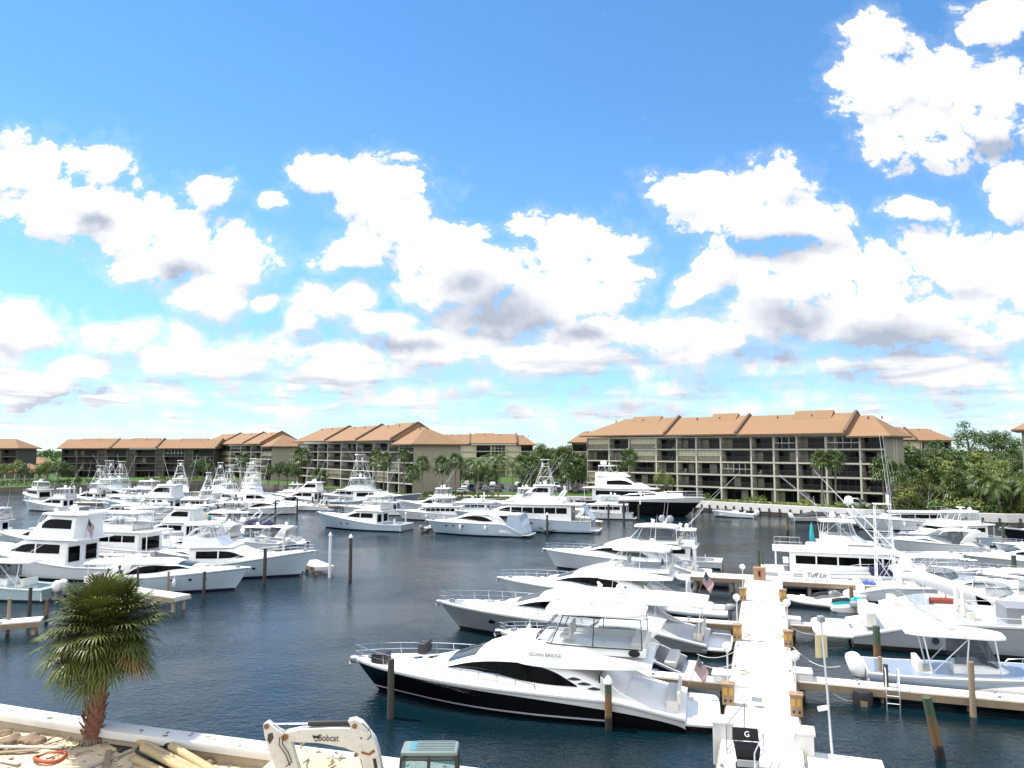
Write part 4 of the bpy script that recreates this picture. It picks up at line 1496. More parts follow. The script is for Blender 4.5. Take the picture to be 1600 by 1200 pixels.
sub = SHORE[12:20]
mb = MB()
P0_, P1_ = offset(sub, -.55), offset(sub, .3)
for i in range(len(sub) - 1):
    mb.plate([P0_[i], P0_[i + 1], P1_[i + 1], P1_[i]], .62, 1.95)
q = thing('dock_wall', 'white concrete dock wall at the foot of the large right block', 'dock wall', (0, 0, 0))
mb.build('wall', M_WHITECONC, q, smooth=0)
mb = MB()
for i in range(len(sub) - 1):
    for t in range(9):
        a_ = Vector(P0_[i]).lerp(Vector(P0_[i + 1]), (t + .5) / 9)
        mb.tube([(a_.x, a_.y - .15, -1), (a_.x, a_.y - .15, 1.3)], .16, 6)
mb.build('dock_pile', mat('wall_pile', (0.05, 0.045, 0.04), .9), q)
flat('parking_lot', [(-30, 196), (26, 190), (30, 232), (-30, 236)], 1.354, M_ASPH)
flat('path', [(-19, 174), (10, 172), (10, 177), (-20, 179)], 1.354, M_SANDPAVE)

# ------------------------------------------------------------------ apartment buildings
M_STUCCO = mat('cream_stucco', (0.29, 0.265, 0.205), 0.9, var=0.06, vscale=0.5, dirt=0.12, bump=0.15)
M_STUCCOB = mat('beige_stucco', (0.29, 0.26, 0.20), 0.9, var=0.06, vscale=0.4, dirt=0.15, bump=0.15)
M_STUCCOR = mat('terracotta_stucco', (0.34, 0.15, 0.10), 0.9, var=0.08, vscale=0.5, dirt=0.1)
M_SLAB = mat('balcony_concrete', (0.47, 0.44, 0.37), 0.8, var=0.05, vscale=0.6, dirt=0.10)
M_STUCCOG = mat('shaded_grey_stucco', (0.095, 0.092, 0.082), 0.9, var=0.08, vscale=0.5, dirt=0.15)  # darker copy of the beige stucco: facade shade put into the colour
M_SLABG = mat('shaded_balcony_concrete', (0.125, 0.11, 0.09), 0.9, var=0.08, vscale=0.6, dirt=0.15)  # balcony concrete darkened to carry the shade of the left blocks
M_SHUT = mat('cream_shutter', (0.56, 0.50, 0.36), 0.6, var=0.04, vscale=1.0)
M_RAILD = mat('bronze_railing', (0.05, 0.045, 0.04), 0.5, metal=0.3)
M_WINF = mat('bronze_window_frame', (0.06, 0.052, 0.045), 0.5)
M_WINW = mat('white_window_frame', (0.6, 0.6, 0.58), 0.5)
M_DOORG = mat('balcony_glass', (0.005, 0.006, 0.008), 0.08, var=0.5, vscale=0.3, spec=0.2)
M_CURT = mat('pale_curtain', (0.30, 0.28, 0.23), 0.8, var=0.15, vscale=1.0)


def g_roof(N, ob, bs):
    c = N.mix(N.noise(ob, 1.6, 6.0, 0.7), (0.215, 0.132, 0.074, 1), (0.28, 0.18, 0.105, 1))
    z = N.sep(ob)[2]
    rows = N.m('FRACT', N.m('MULTIPLY', z, 3.2))
    c = N.mix(N.m('MULTIPLY', N.m('LESS_THAN', rows, 0.22), 0.35), c, (0.20, 0.09, 0.045, 1))
    return N.mix(N.step(N.noise(ob, 0.25, 5.0, 0.65), 0.5, 0.75, 0.0, 0.45), c, (0.30, 0.16, 0.09, 1))


M_ROOF = mat('orange_shingles', (0, 0, 0), 0.9, bump=0.4, bscale=9, spec=0.2, gen=g_roof)
M_FASCIA = mat('brown_fascia', (0.12, 0.07, 0.045), 0.8)


def roof_block(root, x0, x1, y0, y1, ze, zr, hl=0.0, hr=0.0, steps=None, verge=True, name='roof'):
    yc = (y0 + y1) / 2
    E = [Vector((x0, y0, ze)), Vector((x1, y0, ze)), Vector((x1, y1, ze)), Vector((x0, y1, ze))]
    A, B = Vector((x0 + hl, yc, zr)), Vector((x1 - hr, yc, zr))
    mb = MB()
    t = Vector((0, 0, -.32))
    mb.add(E + [A, B] + [e + t for e in E], [(0, 1, 5, 4), (2, 3, 4, 5), (1, 2, 5), (3, 0, 4), (9, 8, 7, 6)])
    r = mb.build(name, M_ROOF, root, smooth=0)
    mb = MB()
    for i in range(4):
        a, b = E[i], E[(i + 1) % 4]
        mb.add([a, b, b + t, a + t], [(0, 1, 2, 3)])
    if verge and not hr:
        for (p, q) in ((E[1], B), (B, E[2])):
            o1, o2 = Vector((-.5, 0, .0)), Vector((.06, 0, 0))
            u = Vector((0, 0, .5))
            mb.add([p + o1, q + o1, q + o2, p + o2, p + o1 + u, q + o1 + u, q + o2 + u, p + o2 + u], [(0, 1, 5, 4), (3, 2, 6, 7), (4, 5, 6, 7), (0, 3, 7, 4), (1, 2, 6, 5)])
    mb.build('fascia', M_FASCIA, r, smooth=0)
    if steps:                     # a raised stretch of the ridge
        a, b, h = steps
        mb = MB()
        sl = (zr - ze) / (yc - y0)
        yy = yc - 1.8
        zz = ze + (yy - y0) * sl
        mb.add([(a, yy, zz + .02), (b, yy, zz + .02), (b, yc, zr + h), (a, yc, zr + h), (a, yc + 1.8, zz + .02), (b, yc + 1.8, zz + .02)], [(0, 1, 2, 3), (3, 2, 5, 4), (0, 3, 4), (1, 5, 2)])
        mb.build('ridge_cap', M_ROOF, r, smooth=0)
    mb = MB()
    for q in (.3, .62):
        x = lerp(x0, x1, q)
        sl = (zr - ze) / (yc - y0)
        mb.tube([(x, yc - 1.2, zr - 1.2 * sl - .1), (x, yc - 1.2, zr - 1.2 * sl + .55)], .12, 6)
    mb.build('vent_pipe', M_RAILD, r)
    return r


def apartment(name, label, P, hd, bays, floors, fh, depth, roofs, style='balcony', seed=1, slab=None, ze=None, rise=4.2, base=1.35, wall=None, front_wall=None, detail=True, over=1.3, blank=(), group='apartment blocks round the marina', endwin=True, chairs=False):
    """Local x runs along the front (left to right as seen from the water), y goes back, z up."""
    rnd = random.Random(seed)
    root = thing(name, label, 'apartment building', (P[0], P[1], base), hd, group)
    L = sum(bays)
    H = floors * fh
    wall = wall or M_STUCCOB
    slab = slab or M_SLAB
    bd = 2.0
    MB().box((L / 2, bd + (depth - bd) / 2, H / 2), (L, depth - bd, H)).build('wall', wall, root, smooth=0)
    mb = MB()                                         # end walls carried forward to the balcony edge
    for x in (-.001, L + .001):
        mb.box((x + (.15 if x < 1 else -.15), bd / 2 - .003, H / 2), (.30, bd, H + .002))
    mb.build('end_wall', wall, root, smooth=0)
    for f in range(1, floors + 1):
        MB().box((L / 2, bd / 2 - .12, f * fh - .14), (L - .62, bd + .24, .28)).build('balcony_slab', slab, root, smooth=0)
    xs = [0]
    for b in bays:
        xs.append(xs[-1] + b)
    for x in xs[1:-1]:
        MB().box((x, bd / 2 - .05, H / 2), (.34, bd + .34, H)).build('party_wall', slab, root, smooth=0)
    nrail = ndoor = 0
    for f in range(floors):
        z0 = f * fh + .02
        for i, bw in enumerate(bays):
            a, b = xs[i] + .18, xs[i + 1] - .18
            kind = rnd.random()
            if (i, f) in blank or (not blank and kind < .13):
                mb = MB()
                n = max(2, int((b - a) / .8))
                sm = M_SHUT if slab is M_SLAB else M_STUCCOG
                for q in range(n):
                    mb.box((lerp(a, b, (q + .5) / n), .30, z0 + (fh - .3) / 2 + .01), ((b - a) / n - .05, .08, fh - .34))
                mb.build('storm_shutter', sm, root, smooth=0)
            else:
                mb = MB()
                mb.cur = 0
                pw = rnd.choice((0, .0, .0, .25)) * (b - a)
                da = a + pw * .9
                mb.box(((da + b) / 2, bd - .02, z0 + (fh - .55) / 2), (b - da - .1, .05, fh - .6))
                mb.cur = 1
                n = max(2, int((b - da) / 1.5))
                for q in range(n + 1):
                    mb.box((lerp(da + .08, b - .08, q / n), bd - .06, z0 + (fh - .55) / 2), (.09, .06, fh - .55))
                if rnd.random() < .35:
                    mb.cur = 2
                    q = rnd.randrange(n)
                    mb.box((lerp(da + .1, b - .1, (q + .5) / n), bd - .055, z0 + (fh - .6) / 2), ((b - da) / n - .2, .02, fh - .75))
                mb.build('balcony_door', [M_DOORG, M_WINF, M_CURT], root, smooth=0)
                if f and kind > .93:       # some balconies are glazed in
                    mb = MB()
                    n = max(2, int((b - a) / 1.3))
                    for q in range(n + 1):
                        mb.box((lerp(a, b, q / n), .12, z0 + (fh - .3) / 2), (.1, .1, fh - .32))
                    mb.box(((a + b) / 2, .121, z0 + 1.15), (b - a, .09, .1))
                    mb.build('glazing_frame', M_WINW, root, smooth=0)
            if f and detail:
                mb = MB()
                mb.box(((a + b) / 2, -.1, z0 + 1.05), (b - a, .07, .07))
                mb.box(((a + b) / 2, -.1, z0 + .12), (b - a, .05, .05))
                q = a + .1
                while q < b:
                    mb.box((q, -.1, z0 + .58), (.035, .03, .9))
                    q += .16
                mb.build('balcony_railing', M_RAILD, root, smooth=0)
                if chairs and rnd.random() < .3:
                    x = rnd.uniform(a + .5, b - .5)
                    mb = MB()
                    mb.box((0, 0, .42), (.5, .5, .06))
                    mb.box((.22, 0, .7), (.06, .5, .55))
                    for sx in (-.2, .2):
                        for sy in (-.2, .2):
                            mb.box((sx, sy, .2), (.05, .05, .42))
                    o = mb.build('patio_chair', rnd.choice((M_PIPE, M_PIPE, M_GREY, M_TEAK)), None, smooth=0)
                    c_, s_ = cos(hd), sin(hd)
                    o.location = (P[0] + x * c_ - .8 * s_, P[1] + x * s_ + .8 * c_, base + z0)
                    o.rotation_euler = (0, 0, hd + rnd.uniform(-.5, .5))
                    tag(o, 'patio chair on a balcony of the large right block', 'chair', 'patio chairs on the balconies')
    if endwin:
        for xe, s in ((L, 1), (0, -1)):
            mb = MB()
            for q in (.42, .58):
                mb.box((xe + s * .03, depth * q, H / 2), (.08, .5, H - 1.2))
            mb.build('end_pilaster', M_SLAB if wall is M_STUCCO else wall, root, smooth=0)
    for rf in roofs:
        x0, x1, hl, hr, dz, st = rf
        roof_block(root, x0 * L - (over if x0 == 0 else 0), x1 * L + (over if x1 == 1 else 0), -over + dz * -.0, depth + over, H + .34 + dz, H + .34 + rise + dz, hl, hr, (lerp(x0 * L, x1 * L, st[0]), lerp(x0 * L, x1 * L, st[1]), st[2]) if st else None)
    return root


def front(px_list, A, Bp):
    """pixel columns -> distances along the front line A -> B (plan points)."""
    A, Bp = Vector(A), Vector(Bp)
    d = (Bp - A)
    Ln = d.length
    d.normalize()
    out = []
    for px in px_list:
        u = (px - 800.0) / F / cos(TILT) * 1.0
        out.append((u * A.y - A.x) / (d.x - u * d.y))
    return out, atan2(d.y, d.x)


def bays_of(px_list, A, Bp):
    s, hd = front(px_list, A, Bp)
    d = Vector((cos(hd), sin(hd)))
    P = Vector(A) + d * s[0]
    return P, hd, [b - a for a, b in zip(s, s[1:])]


# the large block on the right bank
P, hd, bays = bays_of([916, 951, 982, 1024, 1056, 1086, 1124, 1171, 1206, 1242, 1287, 1340, 1380], (20, 186), (65.5, 142.5))
apartment('apartment_block', 'largest four gabled cream apartment block with open balconies, orange roof, on the right bank', P, hd, bays, 5, 2.72, 10.5,
          [(0, .335, 9.5, 0, .25, (.45, .8, .45)), (.335, .585, 0, 0, .12, (.5, .85, .6)), (.585, .905, 0, 0, .0, (.45, .8, .7)), (.905, 1, 0, 5.2, -.65, None)], seed=4, rise=4.1, chairs=True,
          blank={(0, 4), (2, 4), (4, 3), (5, 3), (1, 0), (2, 3), (0, 1)}, wall=M_STUCCO)
# middle block
P, hd, bays = bays_of([468, 484, 500, 515, 536, 560, 586, 609, 626, 648], (-65, 238), (-23.2, 180))
apartment('apartment_block', 'cream apartment block whose wide blank end wall stands behind a row of cabbage palms', P, hd, bays, 5, 2.55, 13,
          [(0, .33, 6, 0, .3, None), (.33, .61, 0, 0, .2, None), (.61, .875, 0, 0, .1, (.4, .9, .3)), (.875, 1, 0, 7.5, -1.0, None)], seed=9, rise=4.3, wall=M_STUCCOB)
P, hd, bays = bays_of([322, 336, 350, 364, 380, 396, 412, 428], (-135, 325), (-83, 260))
apartment('apartment_block', 'stepped cream apartment block between the long dark block and the block with palms', P, hd, bays, 5, 2.5, 13,
          [(0, .34, 6, 0, .3, None), (.34, .67, 0, 0, .2, None), (.67, .9, 0, 0, .1, None), (.9, 1, 0, 7, -.9, None)], seed=12, rise=4.2, wall=M_STUCCOB)
# long shaded block at the left
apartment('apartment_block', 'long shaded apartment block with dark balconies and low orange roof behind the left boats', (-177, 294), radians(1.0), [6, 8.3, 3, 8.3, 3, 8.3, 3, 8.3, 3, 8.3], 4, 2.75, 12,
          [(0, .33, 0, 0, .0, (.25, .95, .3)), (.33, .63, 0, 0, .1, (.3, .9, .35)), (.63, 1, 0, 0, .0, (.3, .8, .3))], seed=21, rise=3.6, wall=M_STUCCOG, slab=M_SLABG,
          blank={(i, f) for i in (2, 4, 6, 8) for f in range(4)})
apartment('apartment_block', 'apartment block cut by the left photo edge, shaded balconies under orange roof', (-226, 282), radians(1.0), [7, 7, 7, 6, 6, 6], 4, 2.75, 12, [(0, 1, 5, 6, 0, None)], seed=23, rise=3.6, wall=M_STUCCOG, slab=M_SLABG)
# blocks further back
apartment('apartment_block', 'terracotta and cream apartment block behind the palm grove, beside the blank end wall', (-26.5, 300), radians(2), [6, 6, 6, 6, 6, 5], 5, 2.55, 12,
          [(0, .28, 0, 0, .0, None), (.28, .82, 0, 0, .2, (.1, .5, .3)), (.82, 1, 0, 5, -.3, None)], seed=31, rise=3.9, wall=M_STUCCOR, blank={(1, f) for f in range(5)} | {(4, f) for f in range(5)}, detail=False)
apartment('apartment_block', 'small piece of apartment block just left of the large right block, hip roof', (19, 238), radians(-8), [6, 6, 6], 5, 2.55, 12, [(0, 1, 5, 5, 0, None)], seed=33, rise=3.6, wall=M_STUCCOB, detail=False)
apartment('apartment_block', 'apartment block behind the right trees with orange roof and few small windows', (126, 262), radians(3), [6, 6, 6, 6, 5], 5, 2.75, 12, [(0, .55, 0, 0, .2, (.3, .9, .4)), (.55, 1, 0, 6, 0, None)], seed=35, rise=4.2, wall=M_STUCCO, detail=False)
apartment('apartment_block', 'corner of a balcony block at the right photo edge above the trees', (82.6, 121), radians(-38), [6, 6, 6], 5, 2.72, 10, [(0, 1, 5, 5, 0, None)], seed=37, rise=3.2, wall=M_STUCCO)

# pavilion roofs by the left shore
def pavilion(label, P, w_, d_, hgt, rise, col=True):
    r = thing('pavilion', label, 'pavilion', (P[0], P[1], 1.35), 0, None)
    roof_block(r, -w_ / 2, w_ / 2, -d_ / 2, d_ / 2, hgt, hgt + rise, w_ * .42, w_ * .42, name='roof')
    for sx in (-.42, -.14, .14, .42):
        for sy in (-.42, .42):
            MB().box((w_ * sx, d_ * sy, hgt / 2 - .17), (.4, .4, hgt - .34)).build('post', M_SLAB, r, smooth=0)
    return r


pavilion('open sided pavilion with orange hip roof by the left shore', at(42, 750, 1.35), 12.5, 9, 2.9, 2.9)
pavilion('second orange pavilion roof behind the open pavilion', at(60, 737, 1.35), 12, 10, 4.0, 3.2)

# ------------------------------------------------------------------ plants
def g_leaf(a, b):
    def gen(N, ob, bs):
        oi = N.node('ShaderNodeObjectInfo')
        c = N.mix(N.noise(ob, 1.3, 3.0, 0.6), a + (1,), b + (1,))
        return N.mix(N.m('MULTIPLY', oi.outputs['Random'], .35), c, (b[0] * 1.25, b[1] * 1.0, b[2] * .8, 1))
    return gen


M_PALML = mat('palm_leaf', (0, 0, 0), 0.45, spec=0.4, gen=g_leaf((0.030, 0.062, 0.014), (0.092, 0.140, 0.034)))
M_COCO = mat('coconut_leaf', (0, 0, 0), 0.45, spec=0.4, gen=g_leaf((0.040, 0.080, 0.012), (0.115, 0.165, 0.035)))
M_LEAF = mat('broad_leaf', (0, 0, 0), 0.55, spec=0.3, gen=g_leaf((0.024, 0.058, 0.014), (0.078, 0.130, 0.030)))
M_LEAFL = mat('light_leaf', (0, 0, 0), 0.55, spec=0.3, gen=g_leaf((0.070, 0.11, 0.022), (0.16, 0.20, 0.05)))
M_LEAFY = mat('yellow_green_leaf', (0, 0, 0), 0.55, spec=0.3, gen=g_leaf((0.16, 0.15, 0.03), (0.24, 0.22, 0.04)))
M_BARK = mat('grey_bark', (0.20, 0.165, 0.125), 0.9, var=0.3, vscale=4, bump=0.6)
M_BARKR = mat('palm_trunk_bark', (0.20, 0.085, 0.055), 0.9, var=0.35, vscale=6, bump=0.8)


def fan_crown(seed, n, R, blades, blen, droop=1.0, width=.06, flat_=1.0):
    rnd = random.Random(seed)
    mb = MB()
    for i in range(n):
        el = radians(lerp(78, -52, ((i + rnd.random() * .6) / n) ** .9))
        az = i * 2.39996 + rnd.uniform(-.25, .25)
        d = Vector((cos(az) * cos(el), sin(az) * cos(el), sin(el)))
        pl = R * rnd.uniform(.48, .62)
        hub = d * pl + Vector((0, 0, -.10 * R * droop * cos(el)))
        mb.add(ribbon([Vector((0, 0, 0)), hub * .5 + Vector((0, 0, .04 * R)), hub], width * .5, Vector((0, 0, 1)).cross(d)), [(0, 1, 3, 2), (2, 3, 5, 4)])
        side = Vector((0, 0, 1)).cross(d)
        if side.length < .05:
            side = Vector((1, 0, 0))
        side.normalize()
        up = d.cross(side) * -1
        nb = blades
        for j in range(nb):
            a = lerp(-1.9, 1.9, (j + .5) / nb) + rnd.uniform(-.04, .04)
            l = blen * (1 - .28 * abs(a) / 1.9) * rnd.uniform(.85, 1.1)
            dd = (d * cos(a) + side * sin(a) + up * .18 * abs(a)).normalized()
            p1 = hub + dd * l * .5
            p2 = hub + dd * l * .85 + Vector((0, 0, -l * .16 * droop))
            p3 = hub + dd * l * 1.0 + Vector((0, 0, -l * .42 * droop * rnd.uniform(.6, 1.3)))
            wv = dd.cross(up)
            if wv.length < .1:
                wv = side
            wv = wv.normalized()
            w0 = width
            mb.add([hub - wv * w0 * .25, hub + wv * w0 * .25, p1 - wv * w0, p1 + wv * w0, p2 - wv * w0 * .6, p2 + wv * w0 * .6, p3], [(0, 1, 3, 2), (2, 3, 5, 4), (4, 5, 6)])
    return mb


def ribbon(pts, w_, side):
    s = side.normalized() if side.length > 1e-4 else Vector((1, 0, 0))
    out = []
    for p in pts:
        out += [p - s * w_, p + s * w_]
    return out


def feather_crown(seed, n, Lf, nl=15):
    rnd = random.Random(seed)
    mb = MB()
    for i in range(n):
        el = radians(lerp(70, -28, (i / n) ** .8) + rnd.uniform(-6, 6))
        az = i * 2.39996 + rnd.uniform(-.2, .2)
        d = Vector((cos(az), sin(az), 0))
        side = Vector((-d.y, d.x, 0))
        pts = []
        p = Vector((0, 0, 0))
        e = el
        for k in range(9):
            pts.append(p.copy())
            p = p + (d * cos(e) + Vector((0, 0, 1)) * sin(e)) * Lf / 8
            e -= radians(rnd.uniform(9, 15))
        rb = ribbon(pts, .035 * Lf / 3, side)
        mb.add(rb, [(2 * k, 2 * k + 1, 2 * k + 3, 2 * k + 2) for k in range(8)])
        for k in range(nl):
            t = (k + .6) / nl
            q = t * 8
            a = int(min(7, q))
            base = pts[a].lerp(pts[a + 1], q - a)
            tan = (pts[a + 1] - pts[a]).normalized()
            l = Lf * .30 * sin(pi * (.12 + .86 * t)) ** .6
            for sd in (1, -1):
                dd = (side * sd + tan * .55 + Vector((0, 0, -.35 - .3 * rnd.random()))).normalized()
                w_ = tan * .035 * Lf / 3
                tip = base + dd * l + Vector((0, 0, -l * .25))
                mid = base + dd * l * .55
                mb.add([base - w_, base + w_, mid - w_ * 1.3, mid + w_ * 1.3, tip], [(0, 1, 3, 2), (2, 3, 4)])
    return mb


def clump_crown(seed, blobs, per, leaf, squash=.8):
    """Leaves scattered through several unequal clumps: [(centre, radius)...]"""
    rnd = random.Random(seed)
    mb = MB()
    for (c, r) in blobs:
        c = Vector(c)
        for i in range(int(per * r * r)):
            d = Vector((rnd.gauss(0, 1), rnd.gauss(0, 1), rnd.gauss(0, 1))).normalized()
            rr = r * (rnd.random() ** .35) * (1 + .22 * mnoise.noise(c + d * 1.7))
            p = c + Vector((d.x * rr, d.y * rr, d.z * rr * squash))
            nrm = (d + Vector((rnd.uniform(-.8, .8), rnd.uniform(-.8, .8), rnd.uniform(-.3, .9)))).normalized()
            a = nrm.orthogonal().normalized()
            b = nrm.cross(a)
            t = rnd.uniform(0, 6.28)
            u, v_ = a * cos(t) + b * sin(t), b * cos(t) - a * sin(t)
            s = leaf * rnd.uniform(.6, 1.35)
            mb.add([p - u * s, p - v_ * s * .45, p + u * s, p + v_ * s * .45], [(0, 1, 2, 3)])
    return mb


def branching(seed, h, r0, blobs):
    rnd = random.Random(seed)
    mb = MB()
    fork = Vector((rnd.uniform(-.2, .2), rnd.uniform(-.2, .2), h))
    mb.tube([(0, 0, -.2), (fork.x * .5, fork.y * .5, h * .5), fork], r0, 8, r2=r0 * .7)
    for (c, r) in blobs:
        c = Vector(c)
        m_ = fork.lerp(c, .5) + Vector((rnd.uniform(-.4, .4), rnd.uniform(-.4, .4), -.2))
        mb.tube([fork - Vector((0, 0, .2)), m_, c], r0 * .45, 6, r2=r0 * .12)
    return mb


PROTO = {}


def proto(kind):
    if kind in PROTO:
        return PROTO[kind]
    base, var = kind.rsplit('_', 1)
    v = int(var)
    rnd = random.Random(hash_(kind))
    if base == 'sabal':
        crown = fan_crown(v * 7 + 1, 34, 1.55, 9, 1.05, 1.0, .075).data('crown', M_PALML, smooth=0, recalc=False)
        tr = MB().tube([(0, 0, -.2), (.06 * v, .05, .35), (.1 * v, .04, .7), (.12 * v, 0, 1.0)], .16, 8, r2=.14)
        trunk = tr.data('trunk', M_BARK)
        top = (.12 * v, 0, 1.0)
    elif base == 'coco':
        crown = feather_crown(v * 5 + 2, 19, 2.9).data('crown', M_COCO, smooth=0, recalc=False)
        trunk = MB().tube([(0, 0, -.2), (.25 - .3 * v, .1, .35), (.5 - .5 * v, .1, .7), (.55 - .5 * v, 0, 1.0)], .17, 8, r2=.11).data('trunk', M_BARK)
        top = (.55 - .5 * v, 0, 1.0)
    else:
        shapes = {
            'round': ([((0, 0, 5.2), 1.9), ((1.5, .4, 4.6), 1.5), ((-1.5, -.3, 4.7), 1.5), ((.3, 1.3, 4.4), 1.4), ((-.2, -1.4, 4.3), 1.4), ((.6, -.5, 6.3), 1.2), ((-.8, .5, 6.0), 1.2), ((2.2, -.9, 3.9), 1.0), ((-2.2, .8, 3.8), 1.0)], 130, .20, 2.6, .25),
            'spread': ([((-2.6, 0, 5.2), 1.5), ((2.4, .5, 5.4), 1.6), ((0, .3, 6.2), 1.7), ((-1.2, 1.4, 5.6), 1.3), ((1.3, -1.4, 5.5), 1.3), ((3.6, -.3, 4.7), 1.0), ((-3.7, .5, 4.6), 1.0), ((0.2, -1.8, 4.9), 1.1)], 120, .20, 2.8, .28),
            'pine': ([((0, 0, 9.0), 1.3), ((1.2, .2, 8.3), 1.1), ((-1.3, .2, 8.5), 1.2), ((.4, -.9, 7.4), 1.0), ((-.9, .7, 7.0), .9), ((1.9, 0, 7.2), .9), ((-2.2, -.3, 7.4), .8), ((.3, .4, 10.0), .9)], 150, .17, 6.2, .22),
            'bush': ([((0, 0, .7), .8), ((.8, .1, .6), .65), ((-.8, .1, .6), .65), ((.2, -.4, .5), .6), ((-.3, .4, .9), .5)], 260, .11, .3, .08),
            'bare': ([((-1.8, 0, 4.2), .8), ((1.7, .3, 4.5), .9), ((0, 0, 5.0), .9), ((.9, -.9, 4.0), .7), ((-.9, .9, 4.3), .7), ((2.8, 0, 3.5), .6), ((-2.7, 0, 3.3), .6)], 60, .13, 1.4, .2),
        }
        bl, per, leaf, h, r0 = shapes[base]
        bl = [((c[0] + rnd.uniform(-.5, .5), c[1] + rnd.uniform(-.4, .4), c[2] + rnd.uniform(-.35, .35)), r * rnd.uniform(.8, 1.15)) for c, r in bl]
        m_ = {0: M_LEAF, 1: M_LEAFL, 2: M_LEAF, 3: M_LEAFY}[v]
        crown = clump_crown(v + 40, bl, per, leaf).data('crown', m_, smooth=0, recalc=False)
        trunk = branching(v, h, r0, bl).data('trunk', M_BARK)
        top = None
    PROTO[kind] = (crown, trunk, top)
    return PROTO[kind]


def hash_(s):
    h = 7
    for c in s:
        h = (h * 31 + ord(c)) % 100003
    return h


CATS = {'sabal': ('palm_tree', 'palm tree'), 'coco': ('coconut_palm', 'palm tree'), 'round': ('broadleaf_tree', 'tree'), 'spread': ('broadleaf_tree', 'tree'), 'pine': ('tall_tree', 'tree'), 'bush': ('shrub', 'shrub'), 'bare': ('leggy_tree', 'tree')}


def plant(kind, P, h, s, label, group, rz=None, rnd=random.Random(77)):
    crown, trunk, top = proto(kind)
    nm, cat = CATS[kind.split('_')[0]]
    r = thing(nm, label, cat, P, rnd.uniform(0, 6.28) if rz is None else rz, group)
    c = bpy.data.objects.new('crown', crown)
    t = bpy.data.objects.new('trunk', trunk)
    for o in (c, t):
        COL.objects.link(o)
        o.parent = r
    if top:
        t.scale = (1.0, 1.0, h)
        c.location = (top[0], top[1], h)
        c.scale = (s, s, s)
    else:
        c.scale = t.scale = (s, s, h)
    return r


GP = 'trees and palms on the far bank'
# palms one can pick out, by the pixel of their foot or crown and the distance at which they stand
def palm_at(px, top_py, Y, label, kind='sabal', s=1.0, crown=1.5, v=0):
    p = at_y(px, top_py, Y)
    h = max(1.6, p.z - 1.35 - crown * s * .75)
    return plant('%s_%d' % (kind, v), (p.x, p.y, 1.35), h, s, label, GP)


SB = [(660, 714, 166, 1.35, 'cabbage palm standing against the left half of the blank end wall'), (692, 714, 168, 1.6, 'wide cabbage palm standing at the right half of the blank end wall'), (712, 709, 172, 1.4, 'cabbage palm at the far right corner of the blank end wall'),
      (645, 728, 160, 1.3, 'low cabbage palm in front of the left corner of the blank end wall'), (600, 706, 170, 1.5, 'tall cabbage palm in front of the last balconies left of the blank end wall'),
      (563, 732, 186, 1.5, 'dark cabbage palm between two tower boats in front of the middle block'), (588, 704, 184, 1.6, 'bushy cabbage palm before the third gable of the middle block'),
      (472, 700, 224, 2.2, 'tall palm at the gap between the stepped block and the middle block'), (380, 708, 240, 1.7, 'cabbage palm before the middle of the stepped block'), (500, 733, 205, 1.8, 'dark palm beside a tower at the left end of the middle block'),
      (632, 702, 176, 1.3, 'slender cabbage palm beside the corner of the blank end wall'),
      (982, 703, 158, 1.45, 'slim cabbage palm before the left gable of the large right block'), (962, 728, 160, 1.5, 'low cabbage palm left of the slim palm by the large right block'),
      (1282, 704, 139, 1.35, 'left one of the palm pair before the right gable of the large block'), (1304, 705, 138, 1.35, 'right one of the palm pair before the right gable of the large block'),
      (1378, 716, 128, 1.5, 'cabbage palm at the right corner of the large block'), (1400, 722, 126, 1.4, 'cabbage palm just right of the corner palm of the large block')]
for i, (px, py, Y, s, lb) in enumerate(SB):
    palm_at(px, py, Y, lb, s=s, v=i % 3)
palm_at(778, 710, 170, 'tall coconut palm with open fronds in front of the parking lot', 'coco', 1.5, 1.0, 0)
palm_at(748, 716, 172, 'leaning coconut palm left of the tall coconut palm', 'coco', 1.3, 1.0, 1)
palm_at(800, 722, 176, 'shorter coconut palm right of the tall coconut palm', 'coco', 1.15, 1.0, 2)
rnd = random.Random(5)
for i in range(44):
    px = rnd.uniform(815, 918)
    Y = rnd.uniform(180, 265)
    palm_at(px, rnd.uniform(700, 726) + (6 if px < 835 else 0), Y, 'cabbage palm in the dense grove left of the large block', s=rnd.uniform(1.5, 2.1), v=i % 3)
for i in range(10):
    palm_at(rnd.uniform(718, 770), rnd.uniform(716, 734), rnd.uniform(200, 250), 'palm in the row behind the parked cars', s=rnd.uniform(1.5, 2.0), v=i % 3)


def tree_at(kind, px, top_py, Y, H, label, w_=1.0):
    p = at_y(px, top_py, Y)
    tall = {'round': 7.4, 'spread': 7.6, 'pine': 10.8, 'bush': 1.5, 'bare': 5.7}[kind.split('_')[0]]
    h = max(.4, (p.z - 1.35) / tall) if H is None else H / tall
    return plant(kind, (p.x, p.y, 1.35), h, h * w_, label, GP)


for i, px in enumerate((842, 858, 874, 890, 905)):
    tree_at('round_%d' % (i % 2 * 2), px, 690 + (i * 7) % 9, 285, None, 'dark rounded tree rising behind the palm grove', 1.1)
